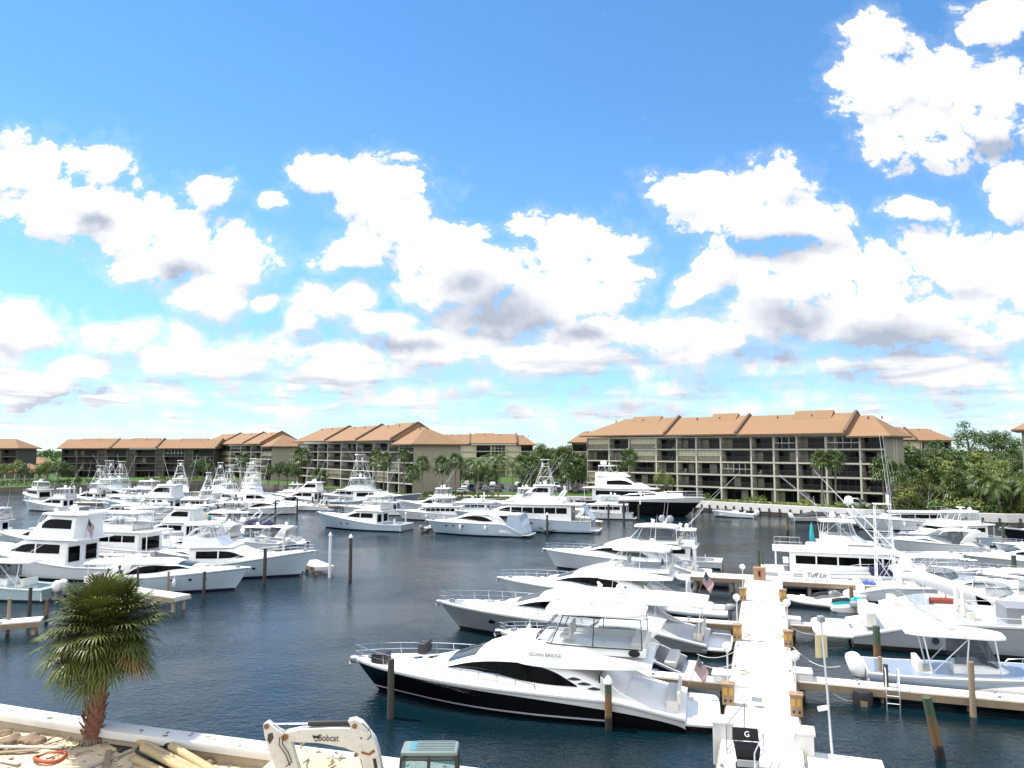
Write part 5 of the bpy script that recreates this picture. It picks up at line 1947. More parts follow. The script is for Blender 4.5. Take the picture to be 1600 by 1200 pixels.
# left bank trees
for i, (px, py, Y) in enumerate(((62, 724, 236), (75, 716, 232), (92, 718, 228), (108, 722, 232), (28, 716, 262), (38, 722, 255), (122, 744, 225), (5, 722, 250))):
    tree_at('round_%d' % (i % 3), px, py, Y, None, ('dark tree between the pavilion and the long shaded block' if px > 55 else 'tree beside the block at the left photo edge'), .95)
for i, (px, py, Y) in enumerate(((318, 712, 262), (306, 718, 258), (328, 722, 256), (420, 722, 232), (436, 718, 226), (450, 720, 222), (462, 722, 220))):
    tree_at('round_%d' % (i % 2 * 2), px, py, Y, None, ('dark tree at the right end of the long shaded block' if px < 400 else 'tree in the dark clump before the end of the stepped block'), .8)
tree_at('spread_1', 1036, 732, 150, None, 'airy light green willow like tree before the large right block', .62)
tree_at('spread_1', 1046, 738, 148, None, 'smaller light green tree joined to the airy tree by the large block', .55)
# the thick planting on the right bank
RB = [('pine_0', 1512, 658, 205, 'tall crowned pine standing above the right trees'), ('pine_2', 1545, 668, 210, 'broad dark pine right of the tallest pine'), ('pine_0', 1580, 674, 205, 'pine nearest the right photo edge'), ('pine_2', 1562, 671, 235, 'pine half hidden behind the broad dark pine'),
      ('round_0', 1425, 688, 150, 'dark tall tree right of the large block'), ('round_2', 1440, 696, 165, 'tree behind the dark tall tree by the large block')]
for k, px, py, Y, lb in RB:
    tree_at(k, px, py, Y, None, lb, .95 if k[0] == 'r' else 1.15)
for i in range(46):
    px = rnd.uniform(1408, 1640)
    f = rnd.random()
    Y = lerp(126, 190, f)
    py = lerp(735, 694, f) + rnd.uniform(-9, 9)
    k = ('sabal', 'round_1', 'sabal', 'round_0', 'coco', 'spread_2', 'round_1')[i % 7]
    if k in ('sabal', 'coco'):
        palm_at(px, py, Y, 'palm in the thick planting on the right bank', k, rnd.uniform(1.2, 1.7), v=i % 3)
    else:
        tree_at(k, px, py, Y, None, 'leafy tree in the thick planting on the right bank', rnd.uniform(.8, 1.1))
for i in range(30):
    f = rnd.random()
    tree_at(('round_0', 'round_1', 'round_2')[i % 3], rnd.uniform(1402, 1650), lerp(752, 722, f) + rnd.uniform(-4, 4), lerp(124, 165, f), rnd.uniform(4.2, 6.5), 'low leafy tree filling the right planting', rnd.uniform(1.1, 1.5))
for i in range(22):
    tree_at('bush_%d' % (i % 2), lerp(1400, 1640, (i + rnd.random()) / 22), 770, 121.5 + rnd.uniform(0, 2.5) - i * .22 + 4, rnd.uniform(2.0, 3.0), 'shrub along the front of the right planting', 1.3)
for i in range(14):
    px = rnd.uniform(1480, 1640)
    palm_at(px, rnd.uniform(735, 756), lerp(120, 126, rnd.random()) + max(0, (1560 - px) * .05), 'low palm clump at the front of the right planting', ('coco', 'sabal')[i % 2], rnd.uniform(1.0, 1.3), v=i % 3)
tree_at('bare_3', 1430, 744, 128, None, 'bare branched tree with yellowish leaves beside the large block', 1.3)
tree_at('bare_1', 1452, 748, 127, None, 'second leggy tree with pale twigs right of the yellowish tree', 1.2)
for (px, py, lb) in ((845, 733, 'yellow green shrub tree in front of the palm grove'), (828, 742, 'round light green shrub tree by the parked cars')):
    tree_at('round_%d' % (3 if px > 840 else 1), px, py, 185, None, lb, .9)


def hedge(label, a, b, h, w_, m, leaf=.16, per=60, seed=1):
    rnd_ = random.Random(seed)
    A, B2 = Vector(a), Vector(b)
    d = B2 - A
    mb = MB()
    n = int(d.length * per)
    nn = Vector((-d.y, d.x, 0)).normalized()
    for i in range(n):
        t = rnd_.random()
        hh = h * (1 + .3 * mnoise.noise(Vector((t * d.length * .5, seed, 0))))
        z = hh * rnd_.random() ** .5
        p = A + d * t + nn * w_ * rnd_.uniform(-.5, .5) + Vector((0, 0, z))
        u = Vector((rnd_.gauss(0, 1), rnd_.gauss(0, 1), rnd_.gauss(0, 1))).normalized()
        v_ = u.orthogonal().normalized()
        s = leaf * rnd_.uniform(.6, 1.4)
        mb.add([p - u * s, p - v_ * s * .6, p + u * s, p + v_ * s * .6], [(0, 1, 2, 3)])
    o = mb.build('hedge', m, smooth=0, recalc=False)
    return tag(o, label, 'hedge', 'clipped hedges along the far bank')


hedge('yellow green hedge along the bank before the large right block', (34.5, 155.5, 1.35), (56, 135.5, 1.35), .9, 2.0, M_LEAFL, per=90)
hedge('dark hedge on the lawn before the right end of the large block', (63, 131, 1.35), (70, 127, 1.35), 1.2, 1.6, M_LEAF, seed=3, per=120)
hedge('long low hedge on the left shore below the pavilion', (-165, 216, 1.35), (-130, 235, 1.35), 1.5, 3.0, M_LEAF, leaf=.22, seed=5)
hedge('low hedge on the lawn in front of the long shaded block', (-128, 262, 1.35), (-98, 266, 1.35), 1.3, 2.5, M_LEAFL, leaf=.22, seed=7)
hedge('hedge at the foot of the blank end wall', (-21, 171, 1.35), (-4, 168, 1.35), 1.3, 1.5, M_LEAF, seed=9, per=90)
for i, (px, py, Y) in enumerate(((1172, 774, 150), (1190, 776, 147), (1100, 772, 158), (1262, 780, 140), (1340, 780, 131), (1316, 782, 133))):
    p = at_y(px, py, Y)
    plant('bush_%d' % (i % 2), (p.x, p.y, 1.35), 1.2, 1.3, 'rounded shrub in the bed before the large right block', GP)
# far wood beyond everything
mb = MB()
rnd = random.Random(11)
for i in range(9000):
    x = rnd.uniform(-620, 700)
    y = 430 + rnd.uniform(0, 60)
    z = 1.0 + (9 + 3.5 * mnoise.noise(Vector((x * .03, 0, 0))) + 2 * mnoise.noise(Vector((x * .15, 2, 0)))) * rnd.random() ** .4
    s = rnd.uniform(.7, 1.6)
    u = Vector((rnd.gauss(0, 1), rnd.gauss(0, .5), rnd.gauss(0, 1))).normalized() * s
    v_ = Vector((-u.z, 0, u.x)) * .7
    p = Vector((x, y, z))
    mb.add([p - u, p - v_, p + u, p + v_], [(0, 1, 2, 3)])
o = mb.build('far_wood', M_LEAF, smooth=0, recalc=False)
tag(o, 'distant line of dark woods on the horizon', 'woods', kind='stuff')

# parked cars between the palms
CARCOL = [(0.70, 0.70, 0.70), (0.02, 0.022, 0.025), (0.35, 0.36, 0.38), (0.03, 0.05, 0.12), (0.65, 0.65, 0.63), (0.12, 0.125, 0.13), (0.05, 0.05, 0.055)]


def car(P, rz, ci, label, suv):
    r = thing('parked_car', label, 'car', P, rz, 'cars parked beyond the docks')
    paint = mat('car_paint_%s' % 'abcdefg'[ci], CARCOL[ci], 0.25, coat=0.6, var=0.03)
    h = 1.75 if suv else 1.42
    Shell([(-2.3, .45, .80, .80), (-2.2, .32, .98, .88), (-.9, .28, 1.02, .92), (.9, .28, .98, .92), (2.1, .30, .82, .86), (2.3, .42, .66, .74)], .06, .12, .03).body(n=12).build('body', paint, r)
    cb = Shell([(-2.05 if suv else -1.75, .9, 1.2, .80), (-1.8 if suv else -1.1, .9, h, .80), (.2, .9, h - .02, .80), (.55, .9, h - .2, .8), (1.25, .88, 1.02, .78)], .28, .1, .03)
    cb.body(n=10).build('cabin', paint, r)
    for sd in (1, -1):
        cb.side_win([(-1.6, 1.02), (1.0, 1.0)], [(-1.55, h - .22), (.2, h - .16), (1.0, 1.14)], sd, n=8).build('side_window', M_GLASS, r)
    cb.top_win(.3, 1.15, -.85, .85).build('windshield', M_GLASS, r)
    for x in (-1.4, 1.4):
        for sd in (1, -1):
            mb_ = MB()
            mb_.loft([[(x + .34 * cos(2 * pi * k / 12), sd * (.72 + q), .34 + .34 * sin(2 * pi * k / 12)) for k in range(12)] for q in (0, .2)], True, True)
            mb_.build('wheel', M_RUB, r)
    return r


k = 0
for row, (y0, x0, x1, n) in enumerate(((194, -27, 20, 13), (206, -26, 20, 9), (219, -24, 20, 6))):
    for i in range(n):
        x = lerp(x0, x1, (i + .5) / n) + rnd.uniform(-.3, .3)
        ci = rnd.choice((0, 0, 1, 1, 2, 3, 4, 5, 6))
        nmc = ['white', 'black', 'grey', 'dark blue', 'off white', 'charcoal', 'dark grey'][ci]
        suv = rnd.random() < .55
        car((x, y0 + rnd.uniform(-.5, .5), 1.36), radians(90) + rnd.uniform(-.05, .05) + (pi if rnd.random() < .4 else 0), ci, '%s %s parked in the %s of the lot by the palms' % (nmc, 'suv' if suv else 'saloon car', ('front row', 'second row', 'back row')[row]), suv)
car((-12.5, 181.5, 1.36), radians(176), 2, 'grey car alone on the path before the blank end wall', False)
car((64, 139.5, 1.36), radians(-44), 4, 'off white car under the ground floor of the large block', True)
# ------------------------------------------------------------------ docks and piles
DD = Vector((0.320, 0.947))
DN = Vector((0.947, -0.320))
D0 = Vector((7.0, 26.4))
AXR = atan2(DN.y, DN.x)          # heading of boats that point to the right of the dock
AXL = AXR + pi                   # and to its left


def dk(s, t, z=0.0):
    p = D0 + DD * s + DN * t
    return Vector((p.x, p.y, z))


def s_of(px, py, z=1.2):
    p = at(px, py, z)
    v_ = Vector((p.x, p.y)) - D0
    return v_.dot(DD), v_.dot(DN)


ZD = 1.2
mb = MB()


def slab(mb, a, b, w_, z=ZD, th=.35):
    a, b = Vector(a[:2]), Vector(b[:2])
    d = (b - a).normalized()
    n = Vector((-d.y, d.x)) * w_ / 2
    mb.plate([tuple(a - n), tuple(b - n), tuple(b + n), tuple(a + n)], z - th, z)


def dock(name, label, a, b, w_, m=None, z=ZD, th=.35, piles=True, fascia=True, step=3.2):
    r = thing(name, label, 'dock', (0, 0, 0))
    mb = MB()
    slab(mb, a, b, w_, z, th)
    mb.build('deck', m or M_WHITECONC, r, bevel=.03)
    a2, b2 = Vector(a[:2]), Vector(b[:2])
    d = (b2 - a2)
    L = d.length
    d.normalize()
    n = Vector((-d.y, d.x))
    if fascia:
        mb = MB()
        for sd in (1, -1):
            q = n * sd * (w_ / 2 + .03)
            mb.plate([tuple(a2 + q - n * .03), tuple(b2 + q - n * .03), tuple(b2 + q + n * .03), tuple(a2 + q + n * .03)], z - th - .05, z - .07)
        mb.build('fascia_board', M_WOOD, r, smooth=0)
    if piles:
        k = max(1, int(L / step))
        mb = MB()
        for i in range(k + 1):
            c = a2 + d * lerp(.4, L - .4, i / k)
            for sd in ((1, -1) if w_ > 1.3 else (0,)):
                p = c + n * sd * (w_ / 2 - .3)
                mb.tube([(p.x, p.y, -1.2), (p.x, p.y, z - th + .01)], .15, 8)
        mb.build('support_pile', M_CONCD, r)
    mb = MB()                # cleats along the edges
    k = max(1, int(L / 4))
    for i in range(k):
        c = a2 + d * (L * (i + .5) / k)
        for sd in (1, -1):
            p = c + n * sd * (w_ / 2 - .14)
            e = d * .14
            mb.tube([(p.x - e.x, p.y - e.y, z + .09), (p.x + e.x, p.y + e.y, z + .09)], .022, 5)
            mb.box((p.x, p.y, z + .04), (.1, .1, .09), atan2(d.y, d.x))
    mb.build('cleat', M_GREY, r)
    return r


dock('main_dock', 'wide sunbleached main dock running away between the two rows of boats', dk(-6, 1.4), dk(39.6, 1.4), 2.85)
mb = MB()
for i in range(1, 15):
    a_, b_ = dk(-6 + i * 3.2, .03, ZD + .004), dk(-6 + i * 3.2, 2.77, ZD + .004)
    n_ = Vector((DD.x, DD.y, 0)) * .022
    mb.add([a_ - n_, b_ - n_, b_ + n_, a_ + n_], [(0, 1, 2, 3)])
mb.build('expansion_joint', M_CONCD, bpy.data.objects['main_dock'], smooth=0)
dock('cross_dock', 'cross dock at the far end of the main dock', dk(40.75, -4.6), dk(40.75, 11.5), 2.25, z=1.196)
s1, _ = s_of(1130, 1062, .8)
dock('finger_pier', 'finger pier between the black yacht and the navy striped cruiser', dk(s1, -.05), dk(s1, -7.5), .95, z=.8)
s2, _ = s_of(1140, 972, .8)
dock('finger_pier', 'finger pier behind the stern of the grey sport sedan', dk(s2, -.05), dk(s2, -6.5), .95, z=.8)
s3, _ = s_of(1240, 1058, .8)
dock('finger_pier', 'finger pier with a steel ladder in front of the white centre console boat', dk(s3, 2.85), dk(s3, 14.5), 1.0, z=.8)
s4, _ = s_of(1228, 972, .8)
dock('finger_pier', 'finger pier behind the swim platform of the big grey yacht', dk(s4, 2.85), dk(s4, 10.5), .95, z=.8)
sl_, _ = s_of(1280, 1176, 1.0)
flat('landing', [tuple(dk(-6, 2.83)[:2]), tuple(dk(sl_, 2.83)[:2]), tuple(dk(sl_, 5.45)[:2]), tuple(dk(-6, 5.45)[:2])], 1.0, M_WHITECONC, depth=.4)
# left side docks
a, b = at(150, 912, 1.1), at(285, 931, 1.1)
dock('finger_pier', 'pale pier beside the light blue fishing yacht at the left', a, b, 1.5, z=1.1, m=M_CONC)
a, b = at(-60, 976, .9), at(66, 966, .9)
dock('finger_pier', 'short low pier at the left photo edge', a, b, 1.5, z=.9, m=M_CONC)
dock('finger_pier', 'wooden pier with white posts by the far white yacht', (-103, 171.5), (-91, 171), 1.6, z=1.1, m=M_CONC, step=1.6)
a, b = at(480, 876, .7), at(507, 886, .7)
dock('finger_pier', 'small float pier off the bow of the white fishing yacht', a, b, 2.0, z=.75, m=M_CONC)
dock('finger_pier', 'long pier behind the left rows of boats', (-62, 84), (-38, 78.5), 1.6, z=1.1, m=M_CONC)
dock('finger_pier', 'long pier among the tower boats in the middle distance', (-92, 158), (-30, 149), 1.8, z=1.1, m=M_CONC)
dock('finger_pier', 'pier behind the two white yachts in the middle of the basin', (-2, 121.5), (14, 117), 1.5, z=1.0, m=M_CONC)
# dock('floating_dock', 'long white dock below the large right block', at(1082, 803, .9), at(1228, 814, .9), 1.8, z=.9)
dock('floating_dock', 'white dock right of the covered boats below the large block', at(1312, 816, .9), at(1432, 818, .9), 2.2, z=.9)
a = at(1520, 846, .9)
dock('finger_pier', 'short pale pier between the trawler yacht and the dark lobster boat', a, (a.x - 3.2, a.y + 9), 1.6, z=1.0, m=M_CONC)

M_PILE = mat('tarred_pile', (0.055, 0.048, 0.04), 0.85, var=0.4, vscale=3, bump=0.6)
def g_gpile(N, ob, bs):
    z = N.sep(ob)[2]
    n_ = N.noise(ob, 3.0, 5.0, 0.65)
    zz = N.m('ADD', z, N.m('MULTIPLY', N.m('SUBTRACT', n_, .5), 1.2))
    c = N.mix(N.step(zz, 1.2, 1.8), (0.18, 0.10, 0.04, 1), (0.055, 0.085, 0.05, 1))
    return N.mix(N.step(zz, 0.35, 0.7), (0.02, 0.02, 0.016, 1), c)


M_PILEG = mat('green_treated_pile', (0, 0, 0), 0.85, bump=0.6, bscale=12, gen=g_gpile)
M_PILEW = mat('white_wrapped_pile', (0.66, 0.67, 0.68), 0.5, var=0.06, dirt=0.15)
M_CAP = mat('white_pile_cap', (0.8, 0.8, 0.8), 0.4, var=0.03)


def pile(P, h, label, m=None, cap=True, r=.15, lean=(0, 0), group='mooring piles in the water'):
    t = thing('mooring_pile', label, 'pile', (P[0], P[1], 0), 0, group)
    mb = MB()
    mb.tube([(-lean[0] * .4, -lean[1] * .4, -1.2), (0, 0, 0), (lean[0] * .5, lean[1] * .5, h * .5), (lean[0], lean[1], h)], r, 10, r2=r * .9)
    mb.build('post', m or M_PILE, t)
    if cap:
        MB().lathe([(r * 1.12, -.1), (r * 1.15, .02), (r * .6, .16), (.01, .26)], 12, (lean[0], lean[1], h)).build('cap', M_CAP, t, smooth=60)
    return t


def pile_px(px, ytop, ywl, label, **kw):
    p = at(px, ywl, 0)
    q = at_y(px, ytop, p.y)
    return pile(p, q.z - (.22 if kw.get('cap', True) else 0), label, **kw)


pile_px(610, 1030, 1122, 'weathered pile standing in front of the black yacht bow', cap=False, r=.16)
pile_px(951, 1056, 1140, 'dark pile with white cap in front of the black yacht cockpit', m=M_PILEG, r=.17)
pile_px(515, 832, 902, 'white wrapped pile with pointed cap in the open basin', m=M_PILEW)
pile_px(547, 835, 907, 'dark pile with white cap right of the white wrapped pile', r=.17)
pile_px(413, 857, 912, 'tall dark pile before the bow of the white fishing yacht', cap=False, r=.17)
pile_px(480, 846, 880, 'short dark pile behind the bow of the white fishing yacht', cap=False)
pile_px(443, 830, 872, 'white capped pile just above the white fishing yacht', m=M_PILEW)
pile_px(318, 893, 936, 'dark pile before the bow of the light blue fishing yacht', cap=False, r=.13)
pile_px(214, 886, 934, 'thin pile at the left part of the pale pier', cap=False, r=.1)
pile_px(168, 888, 922, 'thin brown pile left of the person on the pale pier', cap=False, r=.1, m=M_WOOD)
pile_px(262, 893, 932, 'thin pile at the right end of the pale pier', cap=False, r=.1, m=M_WOOD)
pile_px(235, 888, 926, 'grey thin pile in the middle of the pale pier', cap=False, r=.09)
pile_px(282, 892, 926, 'grey thin pile just beyond the end of the pale pier', cap=False, r=.09)
pile_px(45, 918, 972, 'pair pile holding the grey centre console boat', cap=False, r=.13)
pile_px(72, 936, 974, 'short green pile at the end of the low left pier', cap=False, r=.12, m=M_PILEG)
pile_px(12, 935, 990, 'brown pile at the low left pier', cap=False, r=.12, m=M_WOOD)
pile_px(855, 801, 834, 'dark capped pile beside the stern of the long white yacht', r=.16)
pile_px(634, 800, 818, 'white pile between the two white yachts in the basin', m=M_PILEW)
pile_px(1372, 978, 1052, 'green pile rising in front of the big grey yacht', m=M_PILEG, r=.2, cap=False)
pile_px(1377, 1026, 1086, 'brown square topped pile left at the ladder pier', m=M_WOOD, cap=False, r=.11)
pile_px(1386, 1038, 1100, 'dark timber pile beside the steel ladder', cap=False, r=.12)
pile_px(1521, 1034, 1120, 'tall timber pile in front of the centre console boat', cap=False, r=.14, m=M_WOOD)
p = at(1470, 1186, 0)
pile(p, at_y(1450, 1088, p.y).z, 'leaning green and rusty pile alone in the lower right water', m=M_PILEG, cap=False, r=.19, lean=(-.5, -.1))
pile_px(1331, 917, 948, 'short green pile beside the tan topped boats', m=M_PILEG, cap=False, r=.16)
pile_px(1276, 862, 905, 'green pile before the windows of the long white motor yacht', m=M_PILEG, cap=False, r=.16)
pile_px(1478, 876, 902, 'green pile behind the tower boat', m=M_PILEG, cap=False)
pile_px(1586, 862, 912, 'thick green pile with white cap near the right edge', m=M_PILEG, r=.22)
pile_px(1186, 860, 906, 'left one of two green piles behind the red hose box', m=M_PILEG, cap=False, r=.13)
pile_px(1192, 862, 908, 'right one of two green piles behind the red hose box', m=M_PILEG, cap=False, r=.13)
pile_px(1086, 852, 900, 'white wrapped pile beside the striped flag', m=M_PILEW, r=.2)
pile_px(1231, 802, 834, 'dark green pile by the teal umbrella', m=M_PILEG, cap=False, r=.2)
pile_px(1453, 815, 848, 'capped dark pile before the trawler yacht', r=.2)
pile_px(1485, 827, 862, 'dark pile at the bow of the trawler yacht', cap=False, r=.18, m=M_WOOD)
pile_px(1504, 824, 862, 'thin pile at the short pale pier', cap=False, r=.1)
pile_px(1569, 822, 860, 'green pile before the dark lobster boat', m=M_PILEG, cap=False, r=.2)
pile_px(951, 788, 812, 'dark pile by the black superyacht stern', cap=False, r=.2)
pile_px(975, 786, 816, 'dark pile left at the black superyacht hull', cap=False, r=.2)
pile_px(998, 788, 812, 'dark pile right at the black superyacht hull', cap=False, r=.2)
for i, (px, a, b) in enumerate(((430, 782, 806), (464, 778, 806), (488, 776, 797), (498, 779, 797), (503, 774, 795), (510, 782, 798), (372, 785, 808), (392, 785, 800), (340, 790, 806), (350, 784, 806))):
    pile_px(px, a, b, 'dark pile among the middle distance fishing boats', cap=False, r=.17)
for i, (px, a, b) in enumerate(((108, 760, 785), (115, 759, 783), (125, 762, 786), (133, 763, 787), (137, 763, 788), (162, 766, 788))):
    pile_px(px, a, b, 'pile of the wooden pier by the far white yacht', cap=i < 3, m=M_PILEW if i < 3 else None, r=.2)

# pedestals with lamps along the main dock
M_PED = mat('tan_cabinet', (0.30, 0.19, 0.11), 0.6, var=0.12, vscale=4, dirt=0.15)
M_YEL = mat('yellow_socket', (0.48, 0.28, 0.05), 0.4)
M_GLOBE = mat('white_globe', (0.82, 0.82, 0.80), 0.25, var=0.02, coat=0.3)


def pedestal(P, label, ph=2.15, globe=True, face=-1):
    r = thing('dock_lamp', label, 'lamp post', (P[0], P[1], ZD), AXR, 'power pedestals with globe lamps on the main dock')
    mb = MB().rbox(-.24, .24, -.2, .2, 0, .82, .03)
    c = mb.build('cabinet', M_PED, r)
    MB().rbox(-.28, .28, -.24, .24, .82, .9, .03).build('lid', M_PED, c)
    mb = MB()
    for x in (-.11, .11):
        mb.rbox(x - .08, x + .08, -.225, -.19, .42, .72, .02)
    mb.build('socket', M_YEL, c)
    mb = MB()
    for x in (-.11, .11):
        mb.box((x, -.21, .2), (.08, .04, .1))
    mb.build('vent', M_RUB, c)
    MB().tube([(0, 0, .9), (0, 0, ph)], .035, 8).build('pole', M_WINW, r)
    if globe:
        MB().lathe([(.07, 0), (.09, .05), (.16, .1), (.2, .2), (.2, .27), (.15, .37), (.06, .42), (.01, .43)], 16, (0, 0, ph)).build('globe', M_GLOBE, r, smooth=80)
    return r


for px, py, lb, g in ((1161, 938, 'lamp pedestal at the far left corner of the main dock', True), (1154, 1000, 'lamp pedestal at the middle of the left dock edge', True), (1139, 1100, 'nearest lamp pedestal on the left dock edge', True),
                      (1218, 940, 'pedestal with a bare pole at the far right dock edge', False), (1227, 1010, 'lamp pedestal at the middle of the right dock edge', True), (1244, 1118, 'nearest lamp pedestal on the right dock edge', True)):
    s, t = s_of(px, py)
    pedestal(dk(s, .05 if px < 1200 else 2.75), lb, globe=g)
# red hose box at the end of the dock
s, t = s_of(1187, 906)
r = thing('hose_box', 'tan box with a red fire hose panel at the end of the dock', 'hose box', dk(s, t, ZD), AXR)
MB().rbox(-.5, .5, -.3, .3, 0, 1.05, .04).build('cabinet', M_PED, r)
MB().rbox(-.13, .13, -.335, -.29, .25, .85, .03).build('hose_panel', M_REDP, r)
MB().box((0, -.345, .55), (.1, .02, .3)).build('door_glass', M_GLASS, r)


def dock_box(label, P, w_, d_, h, rz=AXR, m=None, name='dock_box'):
    r = thing(name, label, 'dock box', P, rz, 'white storage boxes on the docks')
    MB().rbox(-w_ / 2, w_ / 2, -d_ / 2, d_ / 2, 0, h * .74, .05).build('box', m or M_GEL, r)
    MB().rbox(-w_ / 2 - .04, w_ / 2 + .04, -d_ / 2 - .04, d_ / 2 + .04, h * .75, h, .08).build('lid', m or M_GEL, r)
    return r


s, t = s_of(1150, 1090)
dock_box('white dock box behind the nearest left lamp pedestal', dk(s, .55, ZD), .9, .6, .75)
s, t = s_of(1212, 905)
dock_box('white dock box on the cross dock beside the hose box', dk(40.5, 3.2, 1.2), 1.2, .6, .6)
s, t = s_of(1236, 975)
dock_box('small white step box at the root of the platform pier', dk(s4, 3.3, .8), .8, .8, .35)
dock_box('small white step box at the root of the ladder pier', dk(s3, 3.3, .8), .8, .9, .4)
dock_box('small white step box at the root of the left finger pier', dk(s1, -.5, .8), .8, .9, .4)
# low white pillars at the landward end
for px, py, lb in ((1143, 1150, 'white rendered pillar at the left of the dock entrance'), (1246, 1165, 'white rendered pillar at the right of the dock entrance')):
    s, t = s_of(px, py)
    tt = .02 if px < 1200 else 2.85
    r = thing('gate_pillar', lb, 'pillar', dk(s, tt, .2), AXR)
    MB().rbox(-.36, .36, -.36, .36, 0, 1.5, .04).build('shaft', M_WHITECONC, r)
    MB().rbox(-.42, .42, -.42, .42, 1.5, 1.62, .05).build('coping', M_WHITECONC, r)
# black bin lettered G
M_BIN = mat('black_bin_plastic', (0.007, 0.0075, 0.009), 0.5, var=0.2, spec=.2)
P = at(1168, 1206, ZD)
r = thing('waste_bin', 'black wheeled cart bin lettered G standing on the dock', 'bin', P, AXR + .12)
mb = MB()
mb.loft([[(x * q, y * q2, z) for x, y in ((-.42, -.34), (.42, -.34), (.42, .34), (-.42, .34))] for z, q, q2 in ((.12, .72, .72), (.5, .86, .9), (.82, .95, 1.0), (.86, 1.02, 1.06))], True, True)
mb.build('tub', M_BIN, r, bevel=.03)
mb = MB()
mb.loft([[(-.44, .34, .88), (.44, .34, .88), (.44, .40, .88), (-.44, .40, .88)], [(-.42, .50, 1.24), (.42, .50, 1.24), (.42, .56, 1.24), (-.42, .56, 1.24)]], True, True)
mb.build('lid', M_BIN, r)
MB().rbox(-.36, .36, -.40, -.34, .30, .52, .03).build('front_bar', M_GREY, r)
for x in (-.32, .32):
    mb = MB().loft([[(x + q, .12 + .13 * cos(2 * pi * k / 12), .13 + .13 * sin(2 * pi * k / 12)) for k in range(12)] for q in (-.05, .05)], True, True)
    mb.build('wheel', M_RUB, r)
# the lid leans back open: its underside faces the water side, the letter sits on it
lettering('lettering', 'G', .25, M_GEL, r, (.05, .415, 1.07), (radians(66), 0, 0))


def railing(label, pts, h, name='handrail', bars=0, m=None, cat='railing', rr=.025):
    r = thing(name, label, cat, pts[0], 0)
    o = Vector(pts[0])
    q = [Vector(p) - o for p in pts]
    mb = MB()
    up = Vector((0, 0, h))
    mb.tube([q[0]] + [p + up for p in q] + [q[-1]], rr, 6)
    mb.build('rail', m or M_ALU, r)
    mb = MB()
    if bars:
        mb.tube([p + Vector((0, 0, .12)) for p in q], rr * .8, 5)
        for i in range(bars + 1):
            t = i / bars * (len(q) - 1)
            a = min(len(q) - 2, int(t))
            p = q[a].lerp(q[a + 1], t - a)
            mb.tube([p + Vector((0, 0, .12)), p + up], rr * .4, 4)
        mb.build('baluster', m or M_ALU, r)
    else:
        mb.tube([p + up * .5 for p in q], rr * .8, 5)
        mb.build('mid_rail', m or M_ALU, r)
    return r


railing('grey crowd barrier with thin bars behind the black bin', [at(1136, 1178, ZD), at(1164, 1140, ZD)], 1.0, 'crowd_barrier', bars=12, m=M_GREY, cat='barrier')
railing('steel hand rail right of the black bin', [at(1180, 1225, ZD), at(1194, 1190, ZD)], .95)
railing('steel hand rail at the right edge of the dock entrance', [at(1238, 1215, ZD), at(1245, 1190, ZD)], .95)
# steel ladder on the right finger pier
p = dk(s3 - .55, 7.2, .8)
r = thing('dock_ladder', 'steel ladder with hooped rails on the right finger pier', 'ladder', p, AXR)
mb = MB()
for x in (-.28, .28):
    mb.tube([(x, .5, 0), (x, .5, .75), (x, .38, .92), (x, .12, .92), (x, 0, .75), (x, 0, -1.5)], .03, 6)
mb.build('side_rail', M_STEEL, r)
mb = MB()
for z in (-.3, -.65, -1.0, -1.35):
    mb.tube([(-.28, 0, z), (.28, 0, z)], .025, 5)
mb.build('rung', M_STEEL, r)
# black fender drum by the ladder
p = dk(s3 - .5, 5.9, 0)
r = thing('dock_fender', 'fat black rubber drum against the right finger pier', 'fender', (p.x, p.y, 0), AXR)
MB().lathe([(.40, -.6), (.44, .1), (.46, .45), (.42, .62), (.2, .68), (.01, .69)], 16).build('drum', M_RUB, r, smooth=60)
MB().box((0, -.43, .05), (.3, .06, .4)).build('timber', M_WOOD, r)
# tall thin pole with a tan board
p = at(1303, 1200, 1.0)
q = at_y(1283, 972, p.y)
r = thing('leaning_pole', 'tall thin pole rising from the landing, tan board hung near its top', 'pole', (p.x, p.y, 1.0))
hh = q.z - 1.0
dx = q.x - p.x
MB().tube([(0, 0, -.5), (dx * .5, 0, hh * .5), (dx, 0, hh)], .05, 8, r2=.035).build('mast', M_ALU, r)
MB().rbox(dx - .20, dx + .22, .06, .12, hh - 1.25, hh - .45, .03).build('board', mat('tan_board', (0.50, 0.44, 0.26), 0.7, var=0.2, vscale=4), r)
MB().rbox(dx - .12, dx + .12, -.12, .12, hh, hh + .22, .06).build('lamp_head', M_GREY, r)
MB().tube([(dx * .45 - .35, 0, hh * .40), (dx * .45 - .05, 0, hh * .41)], .09, 8).build('float', M_WCANVAS, r)

# ------------------------------------------------------------------ boats: the left row at the main dock
b = sedan('sedan_bridge_yacht', 'black hulled flybridge yacht lying nearest, clear curtains under its white hardtop', (7.9, 34.9), radians(165.5), 16.4, hull=None, zs=1.10, zb=1.52, B=4.7, frame=M_RUB)
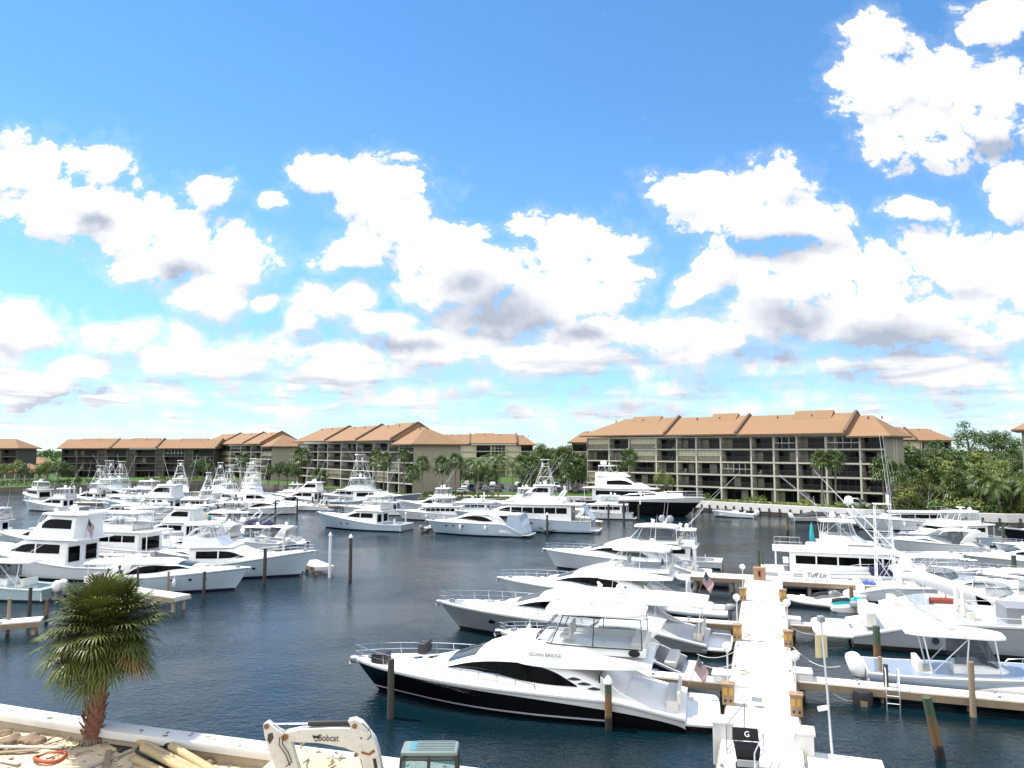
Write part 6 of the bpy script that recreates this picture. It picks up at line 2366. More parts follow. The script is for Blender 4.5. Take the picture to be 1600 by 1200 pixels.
# its topsides: black below a white sheer band that deepens towards the stern
def g_blackhull(N, ob, bs):
    x, y, z = N.sep(ob)
    t_ = N.m('MAXIMUM', N.m('DIVIDE', x, 16.4), 0.0)
    line = N.m('ADD', 0.10, N.m('SUBTRACT', N.m('MULTIPLY', N.m('POWER', t_, 0.55), 1.42), N.m('MULTIPLY', N.m('MULTIPLY', t_, t_), 0.14)))
    c = N.mix(N.m('LESS_THAN', z, line), (0.78, 0.78, 0.77, 1), (0.004, 0.004, 0.005, 1))
    st = N.m('MULTIPLY', N.m('MULTIPLY', N.m('GREATER_THAN', z, 0.17), N.m('LESS_THAN', z, 0.25)), N.m('GREATER_THAN', x, 3.2))
    return N.mix(st, c, (0.5, 0.52, 0.58, 1))


bh = mat('black_and_white_hull', (0, 0, 0), 0.10, spec=0.25, gen=g_blackhull)
for c in b.root.children:
    if c.name.startswith('hull'):
        c.data.materials[0] = bh
zl = 2.62 + .18
lettering('lettering', 'SEDAN BRIDGE', .22, M_INK, b.root, (16.4 * .372, 4.7 / 2 * .84 + .06, zl), (radians(90), 0, pi))
MB().lathe([(.18, 0), (.2, .02), (.02, .03)], 14).build('emblem', M_INK, b.root).location = (16.4 * .13, 4.7 / 2 * .80 + .02, 3.1)
for o in b.root.children:
    if o.name.startswith('emblem'):
        o.rotation_euler = (radians(-90), 0, 0)
        o.scale = (1.3, .8, 1)
BLACK = b


def cushion_pair(b, x, y, z):
    mb = MB()
    for q in (-.28, .28):
        mb.rbox(x - .2, x + .25, y + q - .24, y + q + .24, z, z + .55, .08)
    b.part(mb, 'rail_cushion', M_RUB)


cushion_pair(b, 16.4 * .80, -1.35, 1.62)
mb = MB().rbox(16.4 * .875, 16.4 * .925, .1, .85, 1.52, 2.0, .1)
b.part(mb, 'windlass_cover', M_RUB)
p = b.root.matrix_basis @ Vector((-.1, -1.2, 1.0))
flag('small striped flag at the stern of the black yacht', p, radians(165.5), 1.35, .9)
express('express_cruiser', 'small cruiser with navy band on white hull beside the black yacht', (9.3, 41.4), AXL, 10.6, hull=H_NAVYW, zs=1.15, zb=1.5, B=3.5)
b = sedan('sport_sedan', 'grey hulled sport sedan with black raked windshield and long white roof', (12.0, 46.6), radians(162), 17.8, hull=H_GREY, fly=False, gills=False, zs=1.2, zb=1.75, B=4.6, overhang=-.0)
b = sedan('pilothouse_yacht', 'white sedan yacht with tall white framed windows and slatted aft seat', (13.6, 57.0), AXL, 15.4, zs=1.15, zb=1.7, B=4.6, frame=M_PIPE, gills=False)
mb = MB()
for i in range(6):
    mb.box((.35, 0, 1.5 + i * .16), (.06, 2.9, .08))
for y in (-1.4, -.5, .5, 1.4):
    mb.box((.39, y, 1.8), (.05, .07, 1.1))
b.part(mb, 'slatted_seat', M_GEL)
p = b.root.matrix_basis @ Vector((2.2, .4, 1.0))
r = thing('patio_umbrella', 'closed navy umbrella on the aft deck of the white sedan yacht', 'umbrella', p)
MB().tube([(0, 0, 0), (0, 0, 2.9)], .03, 6).build('pole', M_ALU, r)
MB().lathe([(.05, 1.2), (.22, 1.35), (.2, 1.8), (.1, 2.6), (.02, 2.85)], 10).build('canopy', M_NAVY, r, smooth=50)
p = b.root.matrix_basis @ Vector((-.2, -1.8, 1.0))
flag('larger striped flag at the stern of the white sedan yacht', p, AXL, 1.7, 1.25)
b = sedan('sport_flybridge_yacht', 'white flybridge yacht with twin dark domes and smoked bridge screen', (17.8, 73.0), AXL, 15.2, zs=1.3, zb=1.9, B=4.5, frame=M_GEL, enc=M_SMOKE, gills=False)
b.dome(3.2, .3, 4.95, .34, m=M_GREY)
b.dome(2.4, .5, 4.95, .34, m=M_GREY)
b = sportfish('fishing_yacht', 'white fishing yacht with open hardtop whose two long outriggers lean right', (21.5, 77.5), AXL, 11.5, tower=False, rigrake=-.85, rigl=9.5, rigout=.15)
tender('skiff', 'grey hulled skiff under the striped flag by the cross dock', dk(s2 + 5.5, -1.0), AXL, 5.2, tube=M_GEL, inner=H_GREY, cat='skiff')
tender('skiff', 'small white open skiff on the far side of the cross dock', dk(43.0, -1.5), AXL, 4.6, tube=M_GEL, inner=M_GEL, cat='skiff')

# ------------------------------------------------------------------ boats: right of the main dock
b = motoryacht('motor_yacht', 'long white motor yacht with three large windows behind the cross dock', dk(44.3, 1.2), AXR, 17.0, bridge=None, nwin=4, zs=1.5, zb=2.2, B=4.6, h=.95)
MB().rbox(3.8, 7.2, -1.0, 1.0, 3.35, 3.85, .25).build('roof_hatch', M_GEL, b.root)
MB().rbox(8.6, 10.4, -2.4, -1.6, 1.6, 2.3, .2).build('canvas_cover', M_NAVY, b.root)
r = thing('name_board', 'white name board with black script lettering at the cross dock edge', 'sign', dk(40.1, 5.6, ZD), AXR)
MB().rbox(-1.05, 1.05, -.04, .04, .15, .85, .03).build('board', M_GEL, r)
for x in (-.8, .8):
    MB().box((x, .07, .25), (.08, .06, .5)).build('leg', M_WOOD, r)
lettering('lettering', 'Tuff Lit', .52, M_INK, r, (-.05, -.05, .48), (radians(90), 0, 0), shear=.25)
b = sportfish('fishing_yacht', 'white fishing yacht with sharply flared bow beyond the long motor yacht', (27.2, 76.0), AXR, 15.8, tower=False, rigrake=-1.0, rigl=9.0, fbh=.7)
p = at(1243, 832, 2.2)
r = thing('patio_umbrella', 'closed teal umbrella standing at the stern of the flared bow yacht', 'umbrella', (29.8, 75.1, .9))
MB().tube([(0, 0, 0), (0, 0, 3.9)], .04, 6).build('pole', M_ALU, r)
MB().lathe([(.06, 1.9), (.24, 2.1), (.22, 2.8), (.12, 3.6), (.03, 3.85)], 10).build('canopy', M_TEAL, r, smooth=50)
b = express('tower_boat', 'fishing express with tall ladder tower, radome boom and upright outriggers', dk(s_of(1335, 935, 0)[0] + .4, 8.0), AXR, 15.0, top='none', rail=True, zs=1.25, zb=1.8, B=4.4)
b.tower(2.1, 3.5, .75, 1.2, 7.6, .45, 1.1, top=False)
b.hardtop(4.2, 8.2, 3.6, 1.5, zl=1.6, legm=M_STEEL)
b.outriggers(3.2, 2.6, .6, 10.8, rake=.02, out=.03)
mb = MB()
e0, e1 = Vector((4.6, .9, 2.3)), Vector((.4, 1.3, 7.2))
for o in (-.22, .22):
    mb.tube([e0 + Vector((o * 1.6, 0, o)), e1 + Vector((o * .9, 0, o * .6))], .055, 6)
for i in range(9):
    a = e0.lerp(e1, i / 9)
    c = e0.lerp(e1, (i + 1) / 9)
    s_ = 1 if i % 2 else -1
    mb.tube([a + Vector((s_ * .3, 0, s_ * .18)), c - Vector((s_ * .3, 0, s_ * .18))], .03, 5)
mb.tube([e1, e1 + (e1 - e0) * .62], .035, 6, r2=.015)
b.part(mb, 'lattice_boom', M_GEL)
b.dome(e1.x, e1.y, e1.z + .2, .36)
MB().rbox(1.0, 2.0, -.8, .3, .75, 1.35, .1).build('blue_cooler', M_BLUEINK, b.root)
b = express('express_cruiser', 'white express cruiser with thick swept radar arch right of the tower boat', dk(s_of(1390, 962, 0)[0] - .2, 9.6), AXR, 15.5, top='none', zs=1.35, zb=1.8, B=4.5)
mb = MB()
for sd in (1, -1):
    mb.prism([(.7, 3.1), (1.2, 3.45), (2.0, 3.4), (4.2, 2.7), (7.2, 1.75), (7.6, 1.45), (5.6, 1.45), (3.6, 2.2), (1.7, 2.95)], sd * 1.9, sd * 2.05)
mb.rbox(.75, 2.0, -1.92, 1.92, 3.12, 3.38, .1)
b.part(mb, 'radar_arch', M_GEL, bevel=.04)
b.dome(1.5, -.9, 3.4, .5)
mb = MB()
for sd in (1, -1):
    mb.prism([(5.6, 1.55), (6.5, 1.55), (6.2, 1.85), (5.5, 2.15)], sd * 2.06, sd * 2.08)
b.part(mb, 'side_window', M_GLASS)
p = b.root.matrix_basis @ Vector((3.6, -1.4, 1.55))
r = thing('ring_buoy', 'red life raft roll on the cruiser with the swept arch', 'life raft', p, AXR)
MB().tube([(-.8, 0, 0), (0, 0, .02), (.8, 0, 0)], .22, 10).build('roll', M_REDP, r, smooth=60)
b = express('sport_yacht', 'big silver grey yacht with broad swim platform, hull running out of the photo', dk(s_of(1302, 1003, 0)[0] + 1.2, 6.6), AXR, 25.0, hull=H_SILVER, top='none', zs=1.85, zb=2.4, B=5.6, rail=True, drop=.8)
b.part(MB().rbox(-1.25, -.65, -1.0, -.3, .52, .86, .06), 'platform_locker', M_GEL)
b.siderail([(6.5, 2.65, 1.75), (9, 2.7, 1.8), (12, 2.7, 1.9), (15, 2.55, 2.0), (18, 2.1, 2.1)], .6)
b.part(MB().lathe([(.2, 0), (.2, .02)], 16), 'porthole', M_RUB).location = (4.4, -2.71, .85)
for o in b.root.children:
    if o.name.startswith('porthole'):
        o.rotation_euler = (radians(90), 0, 0)
b = centercon('centre_console_boat', 'white centre console with hardtop and white covered outboards at the ladder pier', dk(s3 + 2.2, 6.3), AXR, 10.8, hull=H_SLATE, n_out=3, B=3.2, zs=1.15, zb=1.6)
jetski('white jet ski with black seat beside the lamp pedestal', dk(36.3, 5.0), AXR + .5)
jetski('white jet ski with grey screen nearer the name board', dk(37.6, 6.0), AXR + .2, cover=M_GEL)
r = jetski('white jet ski draped with a turquoise towel', dk(34.6, 6.2), AXR + .15, cover=M_TEAL)
tender('inflatable_tender', 'white inflatable tender with cream seats by the short green pile', dk(34.0, 8.0), AXR + .1, 3.9, inner=M_CREAM)
tender('inflatable_tender', 'round nosed pale inflatable carrying a stack of black and white rings', dk(35.6, 6.4), AXL - .2, 3.4, motor=False)
b = motoryacht('trawler_yacht', 'white trawler yacht with glazed flybridge against the right trees', (61.0, 97.0), radians(196), 13.5, hull=H_BLUE, bridge='hard', nwin=4, B=4.8, h=.95)
b = sportfish('lobster_boat', 'dark hulled lobster boat with white cabin at the right photo edge', (76.5, 97.5), radians(178), 13.0, hull=H_DARK, tower=False, top=True, rig=False, fbh=.5, dome=False)
b = motoryacht('motor_yacht', 'low white motor yacht behind the tower, right of the black covered boat', (66.5, 112.5), radians(172), 15.0, bridge=None, nwin=3, h=.85)
b = centercon('covered_boat', 'grey boat under a black cover at the white dock below the large block', (47.2, 126.5), radians(-12), 9.0, hull=H_SILVER, ttop=False, cover=M_RUB, n_out=2)
b = centercon('covered_boat', 'open white boat with black outboards left of the black covered boat', (42.8, 133), radians(150), 7.5, ttop=False, n_out=2)
b = express('express_cruiser', 'low white cruiser moored behind the tower at the white dock', (62.5, 117), radians(170), 11.0, top='none', zs=1.1, zb=1.5)

# ------------------------------------------------------------------ boats: middle of the basin
b = sportfish('fishing_yacht', 'ice blue hulled fishing yacht with long bow rail at the left of the open basin', (-15.6, 112.3), radians(160), 15.6, hull=H_BLUE, tower=False, rail=True, rig=False, B=4.6)
b.outriggers(5.5, 3.2, 1.9, 8.0, rake=-.3, out=.1)
b = sedan('express_yacht', 'ice blue express yacht with lens shaped side window and high wrapped stern', (1.9, 105.6), radians(164), 14.8, hull=H_BLUE, fly=False, gills=False, zs=1.75, zb=1.9, B=4.5, overhang=.03)
mb = MB()
for sd in (1, -1):
    mb.prism([(-.35, .5), (2.4, .9), (2.0, 3.1), (.5, 3.05)], sd * 2.02, sd * 2.1)
mb.prism([(-.45, .5), (-.3, .5), (.55, 3.05), (.4, 3.05)], -2.1, 2.1)
b.part(mb, 'stern_wrap', H_BLUE)
b = motoryacht('motor_yacht', 'long white yacht with a window row and tarpaulin at its stern, basin middle', (11.9, 110.6), radians(166), 21.0, hull=H_BLUE, bridge='arch', nwin=5, B=5.2, h=.95)
mb = MB()
mb.add([(-.2, -2.0, 1.9), (-.2, 2.0, 1.9), (1.4, 2.0, 4.0), (1.4, -2.0, 4.0), (-.15, -2.0, 1.9), (-.15, 2.0, 1.9), (1.45, 2.0, 4.0), (1.45, -2.0, 4.0)], [(0, 1, 2, 3), (4, 5, 6, 7), (0, 1, 5, 4), (2, 3, 7, 6), (1, 2, 6, 5), (3, 0, 4, 7)])
b.part(mb, 'stern_tarpaulin', mat('pale_blue_canvas', (0.50, 0.56, 0.60), 0.7, bump=.2))
tender('inflatable_tender', 'grey inflatable tender on the stern of the long yacht with tarpaulin', (4.5, 110.2), radians(10), 3.6, tube=M_GREY, z=.1)
tender('inflatable_tender', 'brown inflatable between the ice blue yachts', (-13.2, 110.8), radians(60), 3.0, tube=M_TAN, z=.1)
# the black superyacht
b = motoryacht('superyacht', 'black hulled superyacht with three white decks before the palm grove', (13.5, 147.0), radians(-29), 24.0, hull=hull_mat('superyacht_hull', (0.005, 0.005, 0.007), boot=(0.005, 0.005, 0.007), stripe=(.8, .8, .8), sz=(2.55, 9)), bridge=None, nwin=1, zs=2.5, zb=3.5, B=6.2, h=.85, rake=.16)
s2_ = b.house([(.16 * 24, 4.95, 6.9, 2.2), (.40 * 24, 4.95, 6.9, 2.3), (.50 * 24, 4.95, 5.7, 2.1), (.56 * 24, 4.9, 5.1, 1.7)], 'upper_house', tb=.15, r=.3, sm=True)
b.windows(s2_, [(.26 * 24, 5.5), (.47 * 24, 5.5)], [(.26 * 24, 6.2), (.40 * 24, 6.3), (.47 * 24, 5.75)], n=8)
b.screen(s2_, .41 * 24, .49 * 24, 3)
b.flybridge(.16 * 24, .36 * 24, 6.95, 7.7, 2.0, fx=1.4)
b.hardtop(.17 * 24, .30 * 24, 8.9, 1.7, zl=7.7)
b.dome(.2 * 24, .6, 9.1, .4)
b.dome(.2 * 24, -.6, 9.1, .4)
b.radar(.25 * 24, 0, 9.1, 1.8)
tender('ship_tender', 'white tender carried on the foredeck of the black superyacht', b.root.matrix_basis @ Vector((15.5, .6, 3.15)), radians(-29), 4.5, tube=M_GEL, inner=M_GEL, z=3.35, motor=False)
for lb, P_, hd, L_, f, kw in (
    ('slate blue fishing yacht with tuna tower and big radome before the middle block', (-38.0, 160), radians(-8), 19.0, sportfish, dict(hull=H_SLATE)),
    ('white pilothouse boat with square windows beside the ice blue yachts', (-7.5, 129), radians(172), 12.5, motoryacht, dict(bridge='hard', nwin=6, h=.9)),
    ('white fishing yacht with tilted tower behind the long yacht with tarpaulin', (11.5, 137.5), radians(168), 18.0, sportfish, dict(enclosed=True, rigrake=-.7)),
    ('white cruiser with dark bridge screens right of the pilothouse boat', (4.0, 122.5), radians(168), 13.0, sedan, dict(enc=M_SMOKE, gills=False)),
    ('white flybridge boat half hidden behind the tarpaulin yacht bow', (-2.5, 135.0), radians(168), 13.0, motoryacht, dict(bridge='arch')),
    ('small white express nose out beside the superyacht stern', (13.5, 126.0), radians(160), 9.5, express, dict(top='none', arch=True)),
    ('white sport yacht with swept dark window at the left of the open basin', (-52.5, 142.5), radians(-6), 13.0, sedan, dict(fly=False, gills=False)),
    ('tower fishing boat with black hull behind the swept window sport yacht', (-60.0, 160.0), radians(-12), 15.5, sportfish, dict(hull=H_DARK)),
    ('white enclosed bridge yacht right of the black hulled tower boat', (-38.5, 164.5), radians(168), 16.0, sportfish, dict(enclosed=True, tower=False)),
    ('white boat wrapped in canvas between dark piles before the middle block', (-52.0, 156.0), radians(-14), 10.5, express, dict(top='none', canvas=M_WCANVAS, rail=False)),
    ('yacht with navy canvas bridge before the middle block', (-30.5, 170.5), radians(170), 15.0, motoryacht, dict(bridge='bimini', canvas=M_NAVY)),
    ('grey lined cruiser on the water right of the canvas wrapped boat', (-36.0, 149.5), radians(172), 9.5, express, dict(top='none', arch=True, rail=False)),
    ('white tower boat bow on before the stepped block', (-63.5, 181), radians(-62), 17.0, sportfish, dict()),
    ('small hardtop fishing boat in front of the bow on tower boat', (-62.0, 161), radians(-40), 10.0, centercon, dict(hull=H_WHITE)),
    ('slender tower fishing boat left of the bow on tower boat', (-71.5, 184), radians(-70), 15.0, sportfish, dict()),
    ('tower fishing boat with tall outriggers before the end of the long dark block', (-82.0, 184), radians(-60), 16.0, sportfish, dict()),
    ('leftmost tower boat of the crowd before the long dark block', (-91.0, 180), radians(150), 15.5, sportfish, dict(rigrake=-.2)),
    ('white flybridge yacht with two radomes between the left tower boats', (-80.0, 174), radians(165), 15.0, motoryacht, dict(bridge='hard')),
    ('fishing yacht with slate hull and tower at the wooden pier', (-99.0, 176.5), radians(-12), 16.0, sportfish, dict(hull=H_SLATE)),
    ('lone white yacht leaving the left shore, seen from astern', (-106.5, 172.5), radians(140), 14.5, motoryacht, dict(bridge='hard', nwin=4)),
    ('long pale blue yacht with dark upper window strip left of the hatch boats', (-56.5, 136), radians(171), 18.5, sportfish, dict(hull=H_BLUE, enclosed=True, tower=False, rig=False)),
    ('open console boat with tan cooler among the middle left boats', (-49.5, 129), radians(175), 9.0, centercon, dict()),
    ('second console boat right of the long pale blue yacht', (-53.5, 124), radians(172), 9.0, centercon, dict(hull=H_AQUA)),
    ('white cruiser with raised arch in front of the left tower boats', (-72.0, 152), radians(170), 12.0, express, dict(top='hard')),
    ('white sedan boat before the far left towers', (-80.0, 163), radians(172), 12.0, sedan, dict(gills=False)),
    ('white boat with cabin at the bank before the stepped block', (-48.0, 176), radians(176), 11.0, motoryacht, dict(bridge='arch')),
    ('low white open boat before the stepped block bank', (-52.0, 170), radians(178), 10.0, centercon, dict(cover=M_WCANVAS, ttop=False)),
):
    nm = {sportfish: 'fishing_yacht', motoryacht: 'motor_yacht', sedan: 'sedan_yacht', express: 'express_cruiser', centercon: 'centre_console_boat'}[f]
    f(nm, lb, P_, hd, L_, **kw)

# ------------------------------------------------------------------ boats: left foreground
b = sportfish('fishing_yacht', 'large white yacht with enclosed dark windowed bridge, bow leaving the photo at left', (-35.8, 71.0), radians(167), 19.5, tower=False, rig=False, enclosed=True, B=5.2)
p = b.root.matrix_basis @ Vector((4.6, .6, 3.6))
flag('striped flag on the bridge deck of the large dark windowed yacht', p, radians(167), 2.0, 1.4, lean=-.2)
MB().rbox(.6, 3.2, -2.0, -1.1, 1.2, 1.75, .12).build('cockpit_locker', M_GEL, b.root)
b = motoryacht('motor_yacht', 'white yacht with curved canopy and diagonal spars behind the dark windowed yacht', (-37.0, 81.5), radians(166), 16.5, bridge='hard', nwin=4, B=4.7)
b.outriggers(8.0, 3.6, 1.6, 9.5, rake=-1.5, out=.1)
b = sedan('picnic_yacht', 'light blue classic yacht with oval cabin windows along the pale pier', (-36.4, 65.3), radians(1.5), 13.6, hull=H_BLUE, fly=False, gills=False, zs=1.15, zb=1.9, B=4.1, plat=False, rail=False)
b = sportfish('fishing_yacht', 'white fishing yacht with open bimini, bow before the tall piles of the basin', (-34.4, 72.6), radians(1.0), 15.4, hull=H_BLUE, tower=False, rig=False, rail=True, enclosed=False, dome=False, B=4.7)
b = centercon('centre_console_boat', 'pale aqua centre console with twin grey outboards at the low left pier', (-36.9, 61.4), radians(172), 10.5, hull=H_AQUA, n_out=2, B=3.2)
b = centercon('centre_console_boat', 'open boat with tall canopy cut by the left photo edge', (-66.0, 98), radians(168), 9.0, hull=H_BLUE)
b = sportfish('fishing_yacht', 'yacht stern at the left photo edge behind the dark windowed yacht', (-54.0, 81), radians(165), 14.0, tower=False, rig=False)
b = motoryacht('motor_yacht', 'cream cabin boat at the left photo edge before the dark windowed yacht', (-47.0, 64.8), radians(172), 10.0, bridge=None, nwin=3, boat_deck=False)
b = sportfish('fishing_yacht', 'white yacht with glazed square bridge in the left middle', (-37.5, 97), radians(168), 14.5, enclosed=True, tower=False, rig=False)
b = express('express_cruiser', 'express boat with folded rails and grey covers behind the curved canopy', (-35.0, 88.5), radians(168), 12.0, top='none', arch=True)
b = sedan('sedan_yacht', 'white sedan yacht with swept arch left of the open bimini', (-29.5, 84.0), radians(168), 12.5, z_enc=False, gills=False)
b = express('express_cruiser', 'low white cruiser with hardtop in the left middle crowd', (-43.0, 106), radians(170), 12.0, top='hard')
b = centercon('centre_console_boat', 'white console boat with white canopy near the teal shirted person', (-37.5, 112), radians(172), 9.5)
b = sedan('sedan_yacht', 'white sedan boat under clear curtains left of the glazed square bridge', (-51.0, 108), radians(168), 12.5, gills=False)
b = express('express_cruiser', 'white cruiser with tan canvas behind the left middle crowd', (-46.0, 116.5), radians(172), 10.5, top='none', canvas=M_TAN, rail=False)

for lb, P_, hd, L_, f, kw in (
    ('white sedan boat behind the teal shirted person', (-42.0, 121.5), radians(171), 12.0, sedan, dict(gills=False)),
    ('white cruiser with low arch between the teal shirted person and the console boats', (-38.0, 117.5), radians(171), 10.0, express, dict(top='none', arch=True)),
    ('white yacht with square cabin windows left of the open console boat', (-60.0, 128.0), radians(171), 13.0, motoryacht, dict(bridge='hard')),
    ('console boat with hardtop right of the swept arch sedan', (-27.5, 91.0), radians(170), 9.5, centercon, dict()),
    ('white cruiser with black canvas just beyond the open bimini boat', (-28.0, 78.3), radians(168), 10.5, express, dict(top='none', canvas=M_RUB, rail=False)),
    ('white fishing yacht with bare hardtop left of the curved canopy', (-52.0, 92.0), radians(168), 13.0, sportfish, dict(tower=False, rig=False)),
    ('white tower boat behind the pile crowd of the middle boats', (-66.0, 169.0), radians(-40), 14.0, sportfish, dict()),
    ('white sedan at the bank right of the bow on tower boat', (-56.0, 186.0), radians(-20), 12.0, sedan, dict(gills=False)),
    ('white yacht with navy bimini before the left tower boats', (-68.0, 146.0), radians(170), 13.0, motoryacht, dict(bridge='bimini', canvas=M_NAVY)),
    ('white yacht with tan bimini right of the navy bimini yacht', (-58.0, 146.5), radians(170), 12.0, motoryacht, dict(bridge='bimini', canvas=M_TAN)),
    ('white fishing yacht with bare outriggers left of the wooden pier rows', (-84.0, 148.0), radians(171), 13.5, sportfish, dict(tower=False, rigrake=-.3)),
    ('white tower boat stern on beside the lone far white yacht', (-88.0, 166.0), radians(160), 14.0, sportfish, dict()),
    ('pale aqua hulled fishing boat with tower before the stepped block', (-58.0, 153.0), radians(-150), 12.0, sportfish, dict(hull=H_AQUA)),
    ('white express with black canvas left of the console boats', (-64.0, 136.5), radians(171), 10.0, express, dict(top='none', canvas=M_RUB, rail=False)),
    ('white sedan between the long pale blue yacht and the glazed square bridge', (-53.0, 118.5), radians(170), 12.0, sedan, dict(gills=False)),
    ('white yacht with hardtop beyond the left edge canopy boat', (-68.0, 104.5), radians(169), 12.0, sportfish, dict(tower=False, rig=False)),
    ('white flybridge yacht squeezed between pilothouse boat and ice blue yachts', (-20.0, 139.0), radians(170), 12.0, motoryacht, dict(bridge='hard')),
    ('white sportfish with long outriggers before the blank end wall', (-9.0, 146.0), radians(168), 14.0, sportfish, dict(rigrake=-.5, tower=False)),
    ('white cruiser with navy canvas among the left middle boats', (-31.5, 103.0), radians(171), 11.0, express, dict(top='none', canvas=M_NAVY, rail=False)),
    ('white yacht with bare hardtop frame left of the teal shirted person', (-45.0, 102.0), radians(169), 13.0, sportfish, dict(tower=False, rigl=7, rigrake=-.6)),
    ('slim white cruiser at the outer end of the left middle crowd', (-27.0, 96.5), radians(169), 10.0, express, dict(top='hard')),
    ('white yacht with long bow rail at the right photo edge behind the swept arch cruiser', (50.0, 61.5), AXL, 13.5, express, dict(top='none', arch=True)),
    ('white cruiser with hardtop between the flared bow yacht and the trawler yacht', (55.5, 88.0), radians(168), 12.0, express, dict(top='hard')),
    ('white sport cruiser with black windscreen at the right photo edge', (58.0, 72.0), radians(165), 15.0, sedan, dict(fly=False, gills=False)),
    ('white sedan nosing out in front of the lobster boat', (67.0, 84.0), radians(166), 12.0, sedan, dict(gills=False)),
    ('white flybridge boat in front of the superyacht stern', (21.0, 131.0), radians(166), 12.5, motoryacht, dict(bridge='hard')),
    ('white convertible yacht left of the superyacht, before the parked cars', (7.0, 146.0), radians(168), 14.0, sportfish, dict(tower=False, rigrake=-.5)),
):
    nm = {sportfish: 'fishing_yacht', motoryacht: 'motor_yacht', sedan: 'sedan_yacht', express: 'express_cruiser', centercon: 'centre_console_boat'}[f]
    f(nm, lb, P_, hd, L_, **kw)
# mooring lines
M_ROPE = mat('white_rope', (0.62, 0.60, 0.55), 0.9)


def line(label, a, b, sag=.4):
    a, b = Vector(a), Vector(b)
    o = MB().tube([a.lerp(b, t / 12) - Vector((0, 0, sag * 4 * (t / 12) * (1 - t / 12))) for t in range(13)], .022, 5).build('mooring_line', M_ROPE)
    tag(o, label, 'rope', 'mooring lines')


line('slack line from the black yacht platform to the dock', (9.2, 33.4, .5), dk(6.9, .1, 1.2), .35)
line('line from the navy banded cruiser to the left dock edge', (9.9, 40.6, .8), dk(13.5, .1, 1.2), .3)
line('second line from the navy banded cruiser', (10.2, 42.2, .8), dk(16.0, .1, 1.2), .3)
line('line from the skiff stern to the left dock edge', dk(25.3, -1.0, .7), dk(24.0, .1, 1.2), .6)
line('line from the grey sport sedan stern to the dock', (12.4, 45.4, .9), dk(19.0, .1, 1.2), .3)
line('long white line from the centre console motors to the right dock edge', dk(s3 + 2.4, 5.2, .9), dk(s3 + 5.4, 2.8, 1.2), .5)
line('line from the big grey yacht platform to the right dock edge', dk(s4 - .6, 5.2, .5), dk(s4 - 2.5, 2.8, 1.2), .35)
line('line hanging under the ladder pier', dk(s3 - .52, 4.2, .75), dk(s3 - .5, 6.4, .6), .6)
line('line from the big grey yacht bow quarter to the pier', dk(s4 - .5, 6.6, .6), dk(s4 + .1, 5.0, .8), .2)

M_HOSE = mat('pale_hose', (0.50, 0.47, 0.38), 0.6)
for s_, t_, rr, lb in ((11.6, .55, .26, 'pale hose coiled beside the nearest left lamp pedestal'), (19.3, .5, .24, 'pale hose coiled at the middle left lamp pedestal'), (19.6, 2.35, .25, 'pale hose coiled at the middle right lamp pedestal'), (33.0, 2.35, .24, 'pale hose coiled by the bare pole pedestal')):
    c = dk(s_, t_, ZD)
    o = MB().tube([(c.x + (rr - .02 * (k / 24)) * cos(2 * pi * k / 24), c.y + (rr - .02 * (k / 24)) * sin(2 * pi * k / 24), c.z + .03 + .03 * (k / 24)) for k in range(97)], .022, 5).build('hose_coil', M_HOSE)
    tag(o, lb, 'hose', 'hoses coiled on the main dock')
c0, c1 = dk(16.5, .15, ZD + .02), dk(21.5, .2, ZD + .02)
o = MB().tube([c0.lerp(c1, t / 16) + Vector((DN.x, DN.y, 0)) * (.75 * sin(pi * t / 16)) for t in range(17)], .02, 5).build('power_cord', M_HOSE)
tag(o, 'pale power cord looping over the left part of the main dock', 'cord')
# ------------------------------------------------------------------ near bank: building site
NS = [(-40, 39.6), (-21.8, 32.9), (-15.2, 30.6), (-8.8, 28.7), (-.9, 26.4), (8.0, 23.6), (16, 21.0)]   # waterside edge of the wall
ZW, ZS = 1.2, .55


def strip(pts, offs, zs, mb):
    """extrude a section (offset towards the land, z) along a plan polyline"""
    V = [Vector(p) for p in pts]
    secs = []
    for i, p in enumerate(V):
        a = V[max(0, i - 1)]
        c = V[min(len(V) - 1, i + 1)]
        d = (c - a).normalized()
        n = Vector((d.y, -d.x))          # towards the land (smaller y)
        if n.y > 0:
            n = -n
        secs.append([(p.x + n.x * o, p.y + n.y * o, z) for o, z in zip(offs, zs)])
    return mb.loft(secs, True, True)


